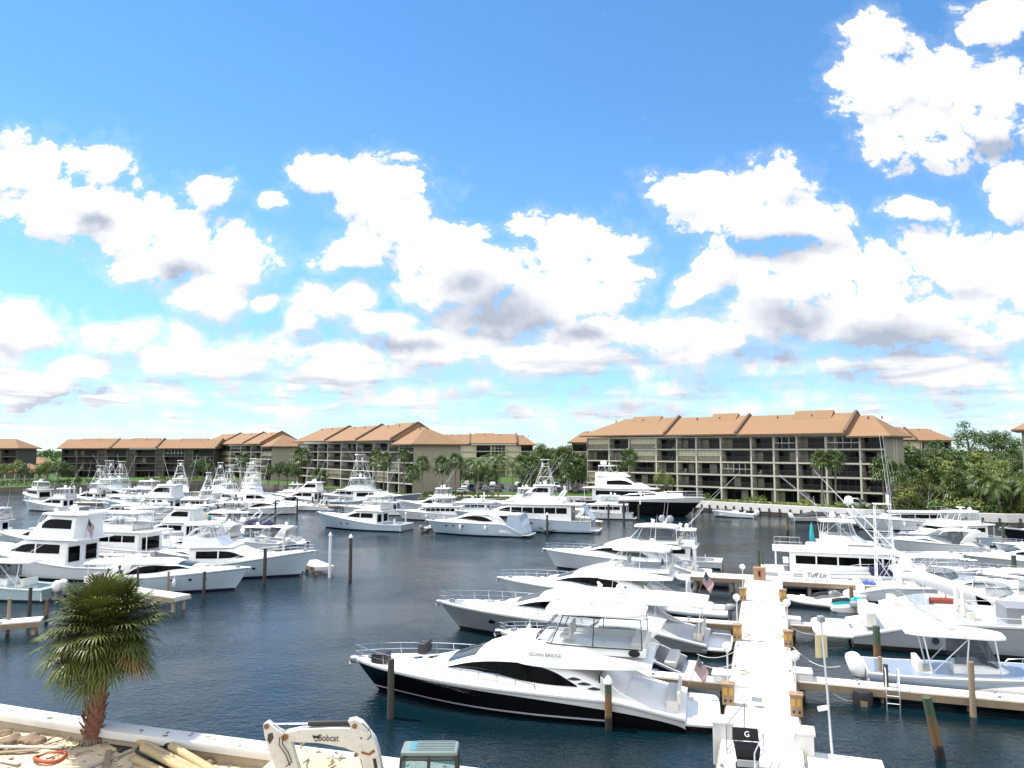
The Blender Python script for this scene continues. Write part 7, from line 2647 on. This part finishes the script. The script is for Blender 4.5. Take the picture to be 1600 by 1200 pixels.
fine = []
for a, b in zip(NS, NS[1:]):
    for i in range(6):
        fine.append((lerp(a[0], b[0], i / 6), lerp(a[1], b[1], i / 6)))
fine.append(NS[-1])
r = thing('near_seawall', 'broad pale concrete seawall cap between the building site and the water', 'seawall')
strip(fine, (0, 0, .85, .85), (ZW - .3, ZW, ZW, ZW - .3), MB()).build('cap', M_WHITECONC, r, bevel=.03)
strip(fine, (.06, .06, .72, .72), (-1.5, ZW - .29, ZW - .29, -1.5), MB()).build('wall', M_CONCD, r, smooth=0)
mb = MB()
nx, ny = 90, 40
rows = []
for j in range(ny + 1):
    t = j / ny
    row = []
    for i in range(nx + 1):
        s_ = i / nx * (len(fine) - 1)
        k = min(len(fine) - 2, int(s_))
        p = Vector(fine[k]).lerp(Vector(fine[k + 1]), s_ - k)
        d = .70 + 14 * t ** 1.3
        q = Vector((p.x - .29 * d, p.y - .957 * d))
        z = ZS - .03 * d + .14 * mnoise.noise(Vector((q.x * .5, q.y * .5, 0))) + .07 * mnoise.noise(Vector((q.x * 1.7, q.y * 1.7, 3)))
        # spoil heap by the digger
        h = 1.7 * exp(-(((q.x + 7.0) / 1.9) ** 2 + ((q.y - 25.2) / 1.5) ** 2)) * (1 + .25 * mnoise.noise(Vector((q.x * 1.3, q.y * 1.3, 9))))
        h += .8 * exp(-(((q.x + 4.6) / 1.6) ** 2 + ((q.y - 25.0) / 1.1) ** 2))
        h += .35 * exp(-(((q.x + 17.2) / 1.8) ** 2 + ((q.y - 29.0) / 1.2) ** 2))
        row.append((q.x, q.y, z + h))
    rows.append(row)
o = MB().loft(rows, False, False).build('sand', M_SAND, smooth=80, recalc=False)
o['kind'] = 'structure'
for poly in o.data.polygons:
    break
if o.data.polygons[0].normal.z < 0:
    o.data.flip_normals()
flat('building_site', [(-60, 34), (-22, 19.0), (20, 9), (20, -60), (-60, -60)], -.1, M_SAND)


def sand_z(x, y):
    best = None
    for row in rows:
        for q in row:
            d = (q[0] - x) ** 2 + (q[1] - y) ** 2
            if best is None or d < best[0]:
                best = (d, q[2])
    return best[1]


def on_sand(px, py, lift=0.0):
    z = .5
    for _ in range(6):
        p = at(px, py, z)
        z = sand_z(p.x, p.y)
    p = at(px, py, z)
    return Vector((p.x, p.y, z + lift))


# ---- the big cabbage palm
M_PALMBIG = mat('cabbage_palm_leaf', (0, 0, 0), 0.48, spec=0.28, gen=g_leaf((0.034, 0.058, 0.012), (0.135, 0.150, 0.036)))
M_DEAD = mat('dry_palm_leaf', (0, 0, 0), 0.7, spec=0.2, gen=g_leaf((0.16, 0.10, 0.035), (0.30, 0.21, 0.08)))
M_BOOT = mat('palm_boot', (0.20, 0.095, 0.06), 0.9, var=0.4, vscale=5, bump=0.8)


def fan_frond(mb, rnd, base, d, pl, bl, nb, droop, wid, yellow=False):
    """A costapalmate frond: arching stalk, then folded blades whose tips hang."""
    side = Vector((0, 0, 1)).cross(d)
    if side.length < .05:
        side = Vector((1, 0, 0))
    side.normalize()
    up = side.cross(d).normalized()
    if up.z < 0:
        up = -up
    p1 = base + d * pl * .55 + Vector((0, 0, .02))
    hub = base + d * pl + Vector((0, 0, -.12 * pl * droop))
    mb.add(ribbon([base, p1, hub], .022, side), [(0, 1, 3, 2), (2, 3, 5, 4)])
    dh = (hub - p1).normalized()
    for j in range(nb):
        u = (j + .5) / nb * 2 - 1
        a = u * 2.0 + rnd.uniform(-.03, .03)
        l = bl * (1 - .33 * abs(u) ** 1.5) * rnd.uniform(.88, 1.1)
        dd = (dh * cos(a) + side * sin(a) + up * (.30 * abs(u) - .05)).normalized()
        wv = dd.cross(up)
        wv = wv.normalized() if wv.length > .05 else side
        pts = []
        hang = droop * rnd.uniform(.7, 1.35)
        for q, drop, w_ in ((.0, 0, .25), (.35, .015, 1.0), (.62, .07, .85), (.82, .22, .55), (1.0, .46, 0)):
            fold = up * (.012 if j % 2 else -.012) * (1 if q < .6 else .3)
            pts.append((hub + dd * l * q * (1 - .22 * drop) + Vector((0, 0, -l * drop * hang)) + fold, wid * w_))
        vs = []
        for p, w_ in pts[:-1]:
            vs += [p - wv * w_, p + wv * w_]
        vs.append(pts[-1][0])
        mb.add(vs, [(0, 1, 3, 2), (2, 3, 5, 4), (4, 5, 7, 6), (6, 7, 8)])


rnd = random.Random(3)
pb = on_sand(147, 1163)
r = thing('cabbage_palm', 'large cabbage palm with round drooping crown on the sandy bank', 'palm tree', pb)
H0 = 4.3
ctr = Vector((.12, .1, H0))
g1, g2 = MB(), MB()
n = 215
for i in range(n):
    t = i / n
    el = radians(lerp(84, -34, t ** .75)) + rnd.uniform(-.30, .30)
    az = i * 2.39996 + rnd.uniform(-.2, .2)
    d = Vector((cos(az) * cos(el), sin(az) * cos(el), sin(el)))
    base = ctr + Vector((cos(az) * .2, sin(az) * .2, lerp(.25, -.35, t)))
    dead = t > .80 and rnd.random() < .35
    fan_frond(g2 if dead else g1, rnd, base, d, rnd.choice((.45, .75, 1.05, 1.25, 1.45)), rnd.uniform(1.0, 1.25), 24,   .36 + .34 * t, .034)
g1.build('crown', M_PALMBIG, r, smooth=0, recalc=False)
g2.build('dry_fronds', M_DEAD, r, smooth=0, recalc=False)
mb = MB()
mb.tube([(-.16, 0, -.3), (-.12, 0, .1), (-.02, .02, 1.0), (.06, .05, 2.2), (.12, .1, H0)], .33, 14, r2=.28)
mb.build('trunk', M_BARKR, r, smooth=60)
mb = MB()
for i in range(120):                     # old leaf bases
    t = i / 120
    z = lerp(.25, H0 + .1, t)
    az = i * 2.39996
    cx, cy = lerp(-.1, .12, t), lerp(0, .1, t)
    c = Vector((cx + cos(az) * .29, cy + sin(az) * .29, z))
    d = Vector((cos(az) * .6, sin(az) * .6, .9)).normalized()
    sd = Vector((-sin(az), cos(az), 0))
    l = rnd.uniform(.16, .34)
    w0 = rnd.uniform(.07, .11)
    o_ = Vector((cos(az), sin(az), 0)) * .05
    mb.add([c - sd * w0, c + sd * w0, c + d * l + sd * w0 * .45, c + d * l - sd * w0 * .45, c - sd * w0 + o_, c + sd * w0 + o_, c + d * l + sd * w0 * .45 + o_ * .6, c + d * l - sd * w0 * .45 + o_ * .6],
           [(0, 1, 2, 3), (4, 7, 6, 5), (0, 4, 5, 1), (1, 5, 6, 2), (2, 6, 7, 3), (3, 7, 4, 0)])
mb.build('leaf_boots', M_BOOT, r, smooth=0)
mb = MB()
for i in range(26):
    az = i * 2.4
    mb.tube([(-.12 + .25 * cos(az), .25 * sin(az), .3), (-.12 + .42 * cos(az), .42 * sin(az), .05), (-.12 + .6 * cos(az + .3), .6 * sin(az + .3), -.15)], .04, 5, r2=.02)
mb.build('roots', M_BARK, r)

# ---- heap of piles and pipes
M_POLE = mat('yellowed_timber_pole', (0.40, 0.30, 0.16), 0.8, var=0.25, vscale=2, dirt=0.35, bump=.4)
M_PVC = mat('black_pipe', (0.015, 0.016, 0.018), 0.3, var=0.2)
GL = 'poles and pipes heaped on the site'
for (x0, y0, x1, y1, rr, m_, z, lb) in (
    (210, 1154, 330, 1216, .15, M_POLE, .50, 'pale timber pole at the upper left of the heap'), (222, 1140, 268, 1166, .16, M_PVC, .62, 'short black pipe lying on top of the pole heap'),
    (268, 1166, 345, 1212, .155, M_POLE, .60, 'greyish pole continuing from the black pipe'), (245, 1139, 300, 1166, .14, M_WOOD, .42, 'brown pole behind the black pipe'),
    (224, 1168, 332, 1225, .16, M_POLE, .46, 'mossy pole across the middle of the heap'), (216, 1172, 310, 1220, .13, M_PVC, .24, 'dark pole end under the mossy pole'), (213, 1187, 296, 1226, .14, M_POLE, .22, 'lowest yellowish pole at the front of the heap')):
    a, b = on_sand(x0, y0), at(x1, y1, .5)
    a = at(x0, y0, z + .42)
    b = at(x1, y1, z + .30)
    o = thing('timber_pole' if m_ is not M_PVC else 'pipe', lb, 'pole' if m_ is not M_PVC else 'pipe', a, 0, GL)
    d = b - a
    MB().tube([(0, 0, 0), d * .5, d], rr, 12).build('shaft', m_, o, smooth=50)
    MB().tube([d * -.002, d * .001], rr * .86, 12).build('end_grain', M_CONCD, o)
# black mat, red ring, planks, rocks, poles
a, b, c, d = [on_sand(*q, lift=.05) for q in ((160, 1156), (178, 1146), (206, 1170), (188, 1180))]
o = MB().add([a, b, c, d] + [q + Vector((0, 0, .03)) for q in (a, b, c, d)], [(3, 2, 1, 0), (4, 5, 6, 7), (0, 1, 5, 4), (1, 2, 6, 5), (2, 3, 7, 6), (3, 0, 4, 7)]).build('rubber_mat', M_RUB)
tag(o, 'dark rubber mat lying at the foot of the large cabbage palm', 'mat')
p = on_sand(78, 1187, .1)
o = MB().tube([(p.x + .52 * cos(2 * pi * k / 24), p.y + .42 * sin(2 * pi * k / 24), p.z + .05 * sin(2 * pi * k / 12)) for k in range(25)], .062, 8).build('hose_coil', mat('orange_red_hose', (0.36, 0.06, 0.025), 0.6), smooth=70)
tag(o, 'orange red coiled ring lying on the sand left of the palm', 'hose')
GP2 = 'loose planks on the sand'
for i, (x0, y0, x1, y1, lb) in enumerate(((-10, 1170, 98, 1172, 'long grey plank pointing at the palm foot'), (-10, 1180, 60, 1176, 'second grey plank under the long plank'), (-10, 1190, 30, 1198, 'plank at the lower left photo corner'), (170, 1176, 166, 1204, 'short pale plank standing out below the mat'), (135, 1203, 206, 1176, 'long plank slanting down from the mat'),
                                            (325, 1152, 318, 1188, 'thin upright board against the seawall right of the heap'), (66, 1168, 120, 1152, 'thin rod leaning at the palm foot'), (-5, 1135, 14, 1120, 'stick leaning on the wall at the left photo edge'), (270, 1158, 300, 1143, 'thin rod sticking up from the pole heap'))):
    a, b = on_sand(x0, y0, .06), on_sand(x1, y1, .08)
    if i in (5, 8):
        b = at_y(x0, y0, a.y)
        a = on_sand(x1, y1, 0)
        b = at_y(x0, y0, a.y + .5)
    o = thing('plank' if 'rod' not in lb and 'stick' not in lb else 'rod', lb, 'plank' if 'rod' not in lb and 'stick' not in lb else 'rod', a, 0, GP2)
    d_ = b - a
    if 'rod' in lb or 'stick' in lb:
        MB().tube([(0, 0, 0), d_], .025, 6).build('shaft', M_WOOD, o)
    else:
        mb = MB()
        n_ = Vector((-d_.y, d_.x, 0)).normalized() * .10
        u_ = Vector((0, 0, .045))
        mb.add([-n_, n_, d_ + n_, d_ - n_, -n_ + u_, n_ + u_, d_ + n_ + u_, d_ - n_ + u_], [(3, 2, 1, 0), (4, 5, 6, 7), (0, 1, 5, 4), (1, 2, 6, 5), (2, 3, 7, 6), (3, 0, 4, 7)])
        mb.build('board', M_WOOD if i % 2 else mat('grey_board', (0.42, 0.38, 0.32), .9, var=.2), o)
M_ROCK = mat('brown_rock', (0.22, 0.155, 0.10), 0.9, var=0.35, vscale=5, bump=.7)
rk = random.Random(8)
for i, (px, py, s, lb) in enumerate(((8, 1148, .22, 'rock at the left photo edge'), (18, 1163, .42, 'largest brown rock left of the palm'), (33, 1158, .2, 'small rock right of the largest rock'), (46, 1158, .32, 'brown rock midway to the palm'), (56, 1162, .3, 'rock nearest the palm'), (5, 1166, .26, 'rock low at the left photo edge'), (330, 1190, .2, 'small rock beside the pole heap'), (322, 1196, .16, 'smallest rock below the pole heap'))):
    p = on_sand(px, py, s * .2)
    bm = bmesh.new()
    bmesh.ops.create_icosphere(bm, subdivisions=3, radius=s)
    for v_ in bm.verts:
        n_ = mnoise.noise(v_.co * (2.2 / s) * .5 + Vector((i * 7, 0, 0)))
        v_.co = Vector((v_.co.x * 1.2, v_.co.y, v_.co.z * .7)) * (1 + .42 * n_)
    me = bpy.data.meshes.new('rock')
    bm.to_mesh(me)
    bm.free()
    me.materials.append(M_ROCK)
    o = bpy.data.objects.new('rock', me)
    COL.objects.link(o)
    o.location = p
    o.rotation_euler = (0, 0, i)
    tag(o, lb, 'rock', 'rocks on the sandy bank')
# litter of sticks and clods: nobody could count it
mb = MB()
for i in range(1100):
    k = rk.randrange(2, 20)
    q = rows[k][rk.randrange(4, 66)]
    p = Vector((q[0] + rk.uniform(-.3, .3), q[1] + rk.uniform(-.2, .2), q[2] + .02))
    l = rk.uniform(.06, .38)
    a = rk.uniform(0, 6.28)
    mb.tube([p, p + Vector((cos(a) * l, sin(a) * l, rk.uniform(-.01, .06)))], rk.uniform(.008, .03), 4)
o = mb.build('site_litter', M_WOOD)
tag(o, 'scattered sticks and clods on the sandy building site', 'litter', kind='stuff')
mb = MB()
for i in range(40):
    k = rk.randrange(0, len(fine) - 8)
    q = fine[k]
    mb.box((q[0] - .29 * rk.uniform(.15, .75), q[1] - .95 * rk.uniform(.15, .75), ZW + .015), (rk.uniform(.04, .2), rk.uniform(.03, .1), .03), rk.uniform(0, 3))
o = mb.build('wall_litter', M_BARK, smooth=0)
tag(o, 'dark leaf litter lying along the seawall cap', 'litter', kind='stuff')

# ---- compact excavator: only boom and cab roof reach into the picture
M_DIG = mat('worn_white_paint', (0.55, 0.53, 0.48), 0.5, var=0.14, vscale=3, dirt=0.55)
M_RUST = mat('rusty_steel', (0.20, 0.09, 0.04), 0.8, var=0.3, vscale=6)
EY = 23.0
def eat(px, py, dy=0.0):
    return at_y(px, py, EY + dy)


e0 = Vector((-2.6, EY, -.1))
r = thing('excavator', 'white compact excavator, boom bent over the spoil heap, glazed cab', 'excavator', e0)
E = lambda px, py, dy=0.0: eat(px, py, dy) - e0
mb = MB()


def plate2(mb, pix, th, dy=0.0):
    pl = [E(px, py) for px, py in pix]
    n = len(pl)
    vs = [p + Vector((0, -th / 2 + dy, 0)) for p in pl] + [p + Vector((0, th / 2 + dy, 0)) for p in pl]
    fs = [tuple(range(n)), tuple(range(2 * n - 1, n - 1, -1))] + [(i, n + i, n + (i + 1) % n, (i + 1) % n) for i in range(n)]
    mb.add(vs, fs)


plate2(mb, [(442, 1146), (448, 1142), (470, 1137), (520, 1134.5), (562, 1135), (576, 1140), (586, 1152), (592, 1170), (598, 1200), (606, 1240), (640, 1330), (615, 1335), (582, 1245), (572, 1205), (566, 1184), (556, 1172), (540, 1165), (500, 1158), (456, 1156), (444, 1154)], .34)
boom = mb.build('boom', M_DIG, r, smooth=30, bevel=.025)
mb = MB()
plate2(mb, [(413, 1130), (419, 1126), (426, 1131), (436, 1139), (446, 1144), (456, 1156), (462, 1180), (470, 1205), (486, 1262), (474, 1266), (452, 1210), (432, 1198), (424, 1174), (415, 1148)], .26)
arm = mb.build('dipper_arm', M_DIG, r, smooth=30, bevel=.02)
mb = MB()
plate2(mb, [(421, 1144), (428, 1142), (430, 1150), (424, 1160), (420, 1154)], .275)
mb.build('arm_opening', M_INT, arm)
mb = MB()
for (px, py, rad, w_) in ((419, 1132, .075, .34), (448, 1148, .10, .42), (556, 1131, .07, .40), (558, 1176, .06, .4), (566, 1150, .03, .36)):
    c = E(px, py)
    mb.loft([[(c.x + rad * cos(2 * pi * k / 14), c.y + s * w_ / 2, c.z + rad * sin(2 * pi * k / 14)) for k in range(14)] for s in (-1, 1)], True, True)
mb.build('pivot_pin', M_RUST, boom)
MB().tube([E(482, 1130), E(555, 1128.5)], .085, 12).build('hydraulic_cylinder', M_PVC, boom, smooth=60)
MB().tube([E(422, 1131), E(482, 1130)], .035, 8).build('cylinder_rod', M_CHROME, boom)
mb = MB()
plate2(mb, [(545, 1124), (556, 1122), (566, 1127), (576, 1139), (564, 1141), (552, 1136)], .30)
mb.build('boom_bracket', M_DIG, boom)
mb = MB()
mb.tube([E(558, 1172, -.05), E(575, 1240, -.05)], .05, 8)
mb.build('lift_rod', M_CHROME, boom)
mb = MB()
mb.tube([E(443, 1150, -.2), E(441, 1162, -.24), E(450, 1175, -.2), E(456, 1190, -.2), E(447, 1198, -.2)], .016, 6)
mb.tube([E(437, 1152, -.2), E(436, 1164, -.24), E(446, 1178, -.2), E(453, 1196, -.2)], .016, 6)
mb.tube([E(566, 1130, -.2), E(578, 1142, -.22), E(580, 1150, -.2), E(574, 1156, -.2)], .014, 6)
mb.build('hydraulic_hose', M_RUB, arm)
mb = MB()
plate2(mb, [(566, 1170), (578, 1173), (586, 1167), (588, 1171), (579, 1177), (567, 1174)], .355)
mb.build('rust_weep', M_RUST, boom)
lt = lettering('lettering', 'Bobcat', .27, M_INK, boom, E(513, 1153.5, -.178), (radians(90), radians(1.5), 0), sx=.8)
mb = MB()      # cat head badge beside the word
c = E(494, 1152, -.176)
hd_ = [(-.11, .09), (-.075, .04), (-.04, .055), (0, .03), (.04, .055), (.075, .04), (.11, .09), (.10, .0), (.06, -.05), (.03, -.04), (0, -.02), (-.03, -.04), (-.06, -.05), (-.10, 0)]
mb.prism([(c.x + x, c.z + z) for x, z in hd_], c.y, c.y + .02)
for x in (-.03, .03, 0):
    mb.box((c.x + x, c.y + .01, c.z - (.085 if x else .11)), (.03, .02, .03))
mb.build('badge', M_INK, boom)
mb = MB()
plate2(mb, [(584, 1182), (589, 1181), (592, 1198), (587, 1199)], .352)
mb.build('side_decal', M_INK, boom)
# cab
cx, cy = -2.35, 22.3
zt = 3.48
mb = MB()
mb.rbox(-.80 + cx - e0.x, .80 + cx - e0.x, -.40 + cy - e0.y, .40 + cy - e0.y, zt - .02, zt + .12, .12)
for i in range(6):
    y = cy - e0.y - .3 + i * .12
    mb.box((cx - e0.x + .15, y, zt + .13), (1.1, .05, .04))
cab = mb.build('cab_roof', mat('grey_green_paint', (0.17, 0.22, 0.21), 0.5, var=.1, dirt=.2), r, smooth=40)
mb = MB()
X0, X1, Y0, Y1 = cx - e0.x - .78, cx - e0.x + .78, cy - e0.y - .42, cy - e0.y + .42
for (x, y) in ((X0, Y0), (X1, Y0), (X1, Y1), (X0, Y1), ((X0 + X1) / 2, Y0)):
    mb.tube([(x + (-.14 if x == X0 else 0), y, 1.2), (x, y, zt - .12), (x + (.08 if x == X0 else -.08 if x == X1 else 0), y, zt - .02)], .05, 6)
for z in (1.2, 2.0, zt - .08):
    mb.tube([(X0, Y0, z), (X1, Y0, z), (X1, Y1, z), (X0, Y1, z), (X0, Y0, z)], .045, 6)
mb.build('cab_frame', M_RUB, r)
mb = MB()
mb.add([(X0 - .1, Y0, 1.25), (X0 - .02, Y0, zt - .12), (X0 - .02, Y1, zt - .12), (X0 - .1, Y1, 1.25)], [(0, 1, 2, 3)])
mb.add([(X0, Y0, 1.25), (X1, Y0, 1.25), (X1, Y0, zt - .1), (X0, Y0, zt - .1)], [(0, 1, 2, 3)])
mb.add([(X0, Y1, 1.25), (X1, Y1, 1.25), (X1, Y1, zt - .1), (X0, Y1, zt - .1)], [(0, 1, 2, 3)])
mb.build('cab_glass', clear_mat('green_tinted_glass', (0.05, 0.22, 0.24), .5), r, smooth=0, recalc=False)
mb = MB()
mb.add([(X0 + .02, Y0 + .1, zt + .11), (X0 + .5, Y0 + .1, zt + .135), (X0 + .5, Y1 - .1, zt + .135), (X0 + .02, Y1 - .1, zt + .11)], [(0, 1, 2, 3)])
mb.build('roof_window', mat('teal_glass', (0.03, 0.20, 0.25), 0.08), cab, smooth=0)
MB().rbox(X0 + .1, X1 + 1.5, Y0 - .0, Y1 + .9, .45, 1.18, .15).build('engine_housing', M_DIG, r)
MB().rbox(X1 - .7, X1 - .15, Y0 + .25, Y1 - .25, 1.2, 1.7, .08).build('driver_seat', M_RUB, r)
MB().rbox(X1 - .25, X1 - .1, Y0 + .25, Y1 - .25, 1.6, 2.4, .06).build('seat_back', M_RUB, r)
for dy in (-.5, 1.0):
    mb = MB()
    mb.rbox(X0 - .3, X1 + 1.2, cy - e0.y + dy - .22, cy - e0.y + dy + .22, -.25, .42, .2)
    mb.build('track', M_RUB, r)
# bucket at the arm end, biting into the heap
mb = MB()
bp = E(482, 1262)
sec = []
for y in (-.45, .45):
    sec.append([(bp.x + x, bp.y + y, bp.z + z) for x, z in ((.1, .1), (-.25, .0), (-.5, -.35), (-.3, -.7), (.15, -.72), (.1, -.6), (-.22, -.58), (-.4, -.33), (-.2, -.06), (.05, .02))])
mb.loft(sec, True, True)
mb.build('bucket', M_RUST, r)
# ---- people
M_SKIN = mat('dark_skin', (0.16, 0.085, 0.055), 0.55, var=.08)
M_DCLOTH = mat('dark_clothing', (0.02, 0.022, 0.03), 0.85, var=.2)
M_TROU = mat('grey_trousers', (0.10, 0.11, 0.13), 0.85, var=.15)
M_HAIR = mat('dark_hair', (0.012, 0.01, 0.009), 0.6)


def skin_mesh(name, nodes, edges, m, parent, sub=2):
    me = bpy.data.meshes.new(name)
    me.from_pydata([n_[0] for n_ in nodes], edges, [])
    o = bpy.data.objects.new(name, me)
    COL.objects.link(o)
    o.parent = parent
    md = o.modifiers.new('skin', 'SKIN')
    md.use_smooth_shade = True
    sv = me.skin_vertices[0].data if me.skin_vertices else None
    if sv is None:
        me.attributes
    for i, n_ in enumerate(nodes):
        q = n_[1] if isinstance(n_[1], tuple) else (n_[1], n_[1])
        sv[i].radius = q
    sv[0].use_root = True
    sb = o.modifiers.new('sub', 'SUBSURF')
    sb.levels = sb.render_levels = sub
    me.materials.append(m)
    return o


def person(label, P, rz, shirt, trousers, pose, sit=False):
    r = thing('person', label, 'person', P, rz)
    z0 = 0.0 if not sit else -.42
    hipz = .93 + z0
    N_ = [((0, 0, hipz), (.14, .11)), ((0, .01, hipz + .22), (.13, .10)), ((0, .02 + pose.get('lean', 0) * .5, hipz + .45), (.17, .11)), ((0, .03 + pose.get('lean', 0), hipz + .55), .07), ((0, .04 + pose.get('lean', 0), hipz + .63), .055), ((0, .045 + pose.get('lean', 0) * 1.1, hipz + .72), (.075, .09)), ((0, .04 + pose.get('lean', 0) * 1.1, hipz + .82), (.07, .085))]
    Ed = [(0, 1), (1, 2), (2, 3), (3, 4), (4, 5), (5, 6)]
    arms, legs = [], []
    for sd in (-1, 1):
        i0 = len(N_)
        hx, hy, hz = pose['hand' + ('R' if sd > 0 else 'L')]
        ly = pose.get('lean', 0)
        sh = Vector((sd * .19, .02 + ly * .85, hipz + .47))
        hand = Vector((sd * hx, hy + ly, hipz + hz))
        el = (sh + hand) / 2 + Vector((sd * .07, -.06, -.02))
        N_ += [(sh, .06), (el, .045), (hand, .034), (hand + (hand - el).normalized() * .09, (.04, .02))]
        Ed += [(2, i0), (i0, i0 + 1), (i0 + 1, i0 + 2), (i0 + 2, i0 + 3)]
        arms.append((sh, el, hand))
        for q in range(5):          # fingers
            b_ = hand + (hand - el).normalized() * .09
            k = len(N_)
            off = Vector(((q - 2) * .016, 0, 0)) if q else Vector((-sd * .045, .02, .03))
            N_ += [(b_ + off, .009), (b_ + off + (hand - el).normalized() * (.05 + .012 * (2 - abs(q - 2))) + Vector((0, .015, 0)), .008)]
            Ed += [(i0 + 3, k), (k, k + 1)]
        i0 = len(N_)
        if sit:
            kn, an = Vector((sd * .12, .42, hipz - .02)), Vector((sd * .12, .45, hipz - .44))
        else:
            kn, an = Vector((sd * .11, .04 + sd * pose.get('step', 0) * .5, .50)), Vector((sd * .11, sd * pose.get('step', 0), .09))
        toe = an + Vector((0, .17, -.05))
        N_ += [(Vector((sd * .10, 0, hipz - .05)), (.095, .1)), (kn, .062), (an, .043), (toe, (.042, .03))]
        Ed += [(0, i0), (i0, i0 + 1), (i0 + 1, i0 + 2), (i0 + 2, i0 + 3)]
        legs.append((Vector((sd * .10, 0, hipz - .05)), kn, an))
    skin_mesh('body', N_, Ed, M_SKIN, r)
    S = [((0, 0, hipz - .02), (.165, .13)), ((0, .01, hipz + .22), (.155, .125)), ((0, .02 + pose.get('lean', 0) * .5, hipz + .44), (.19, .13)), ((0, .03 + pose.get('lean', 0), hipz + .52), .09)]
    Es = [(0, 1), (1, 2), (2, 3)]
    for sh, el, hand in arms:
        i0 = len(S)
        S += [(sh, .08), (sh.lerp(el, .95), .065)]
        Es += [(2, i0), (i0, i0 + 1)]
    skin_mesh('shirt', S, Es, shirt, r)
    T = [((0, 0, hipz + .03), (.16, .13))]
    Et = []
    for h, kn, an in legs:
        i0 = len(T)
        T += [(h, (.115, .12)), (kn, .08), (kn.lerp(an, .9), .062)]
        Et += [(0, i0), (i0, i0 + 1), (i0 + 1, i0 + 2)]
    skin_mesh('trousers', T, Et, trousers, r)
    hd2 = Vector(N_[6][0])
    mb = MB()
    mb.lathe([(.02, .11), (.06, .10), (.095, .06), (.10, .0), (.085, -.05)], 12, (hd2.x, hd2.y - .015, hd2.z))
    mb.build('hair', M_HAIR, r, smooth=80)
    mb = MB()
    for sd in (-1, 1):
        mb.box((hd2.x + sd * .032, hd2.y + .092, hd2.z - .02), (.022, .012, .012))
        mb.box((hd2.x + sd * .085, hd2.y + .0, hd2.z - .03), (.02, .04, .05))
    mb.box((hd2.x, hd2.y + .105, hd2.z - .05), (.022, .03, .035))
    mb.box((hd2.x, hd2.y + .094, hd2.z - .085), (.045, .012, .01))
    mb.build('face', M_INT, r)
    return r


p = at(189, 921, 1.1)
person('person in dark clothes bending forward on the pale pier by the light blue yacht', (p.x, p.y, 1.1), radians(75), M_DCLOTH, M_TROU, dict(handL=(.22, .30, .12), handR=(.22, .32, .10), lean=.16, step=.08))
p = at_y(325, 806, 108)
person('person in a teal shirt standing among the middle left boats', (p.x, 108.5, 1.15), radians(-20), M_TEAL, M_TROU, dict(handL=(.26, .06, -.05), handR=(.26, .1, .0), lean=.02, step=.03))
p = at_y(302, 796, 130)
person('person in black sitting on the stern of the long pale blue yacht', (p.x, 133.5, 1.75), radians(200), M_DCLOTH, M_TROU, dict(handL=(.2, .3, .1), handR=(.2, .3, .1), lean=.05), sit=True)
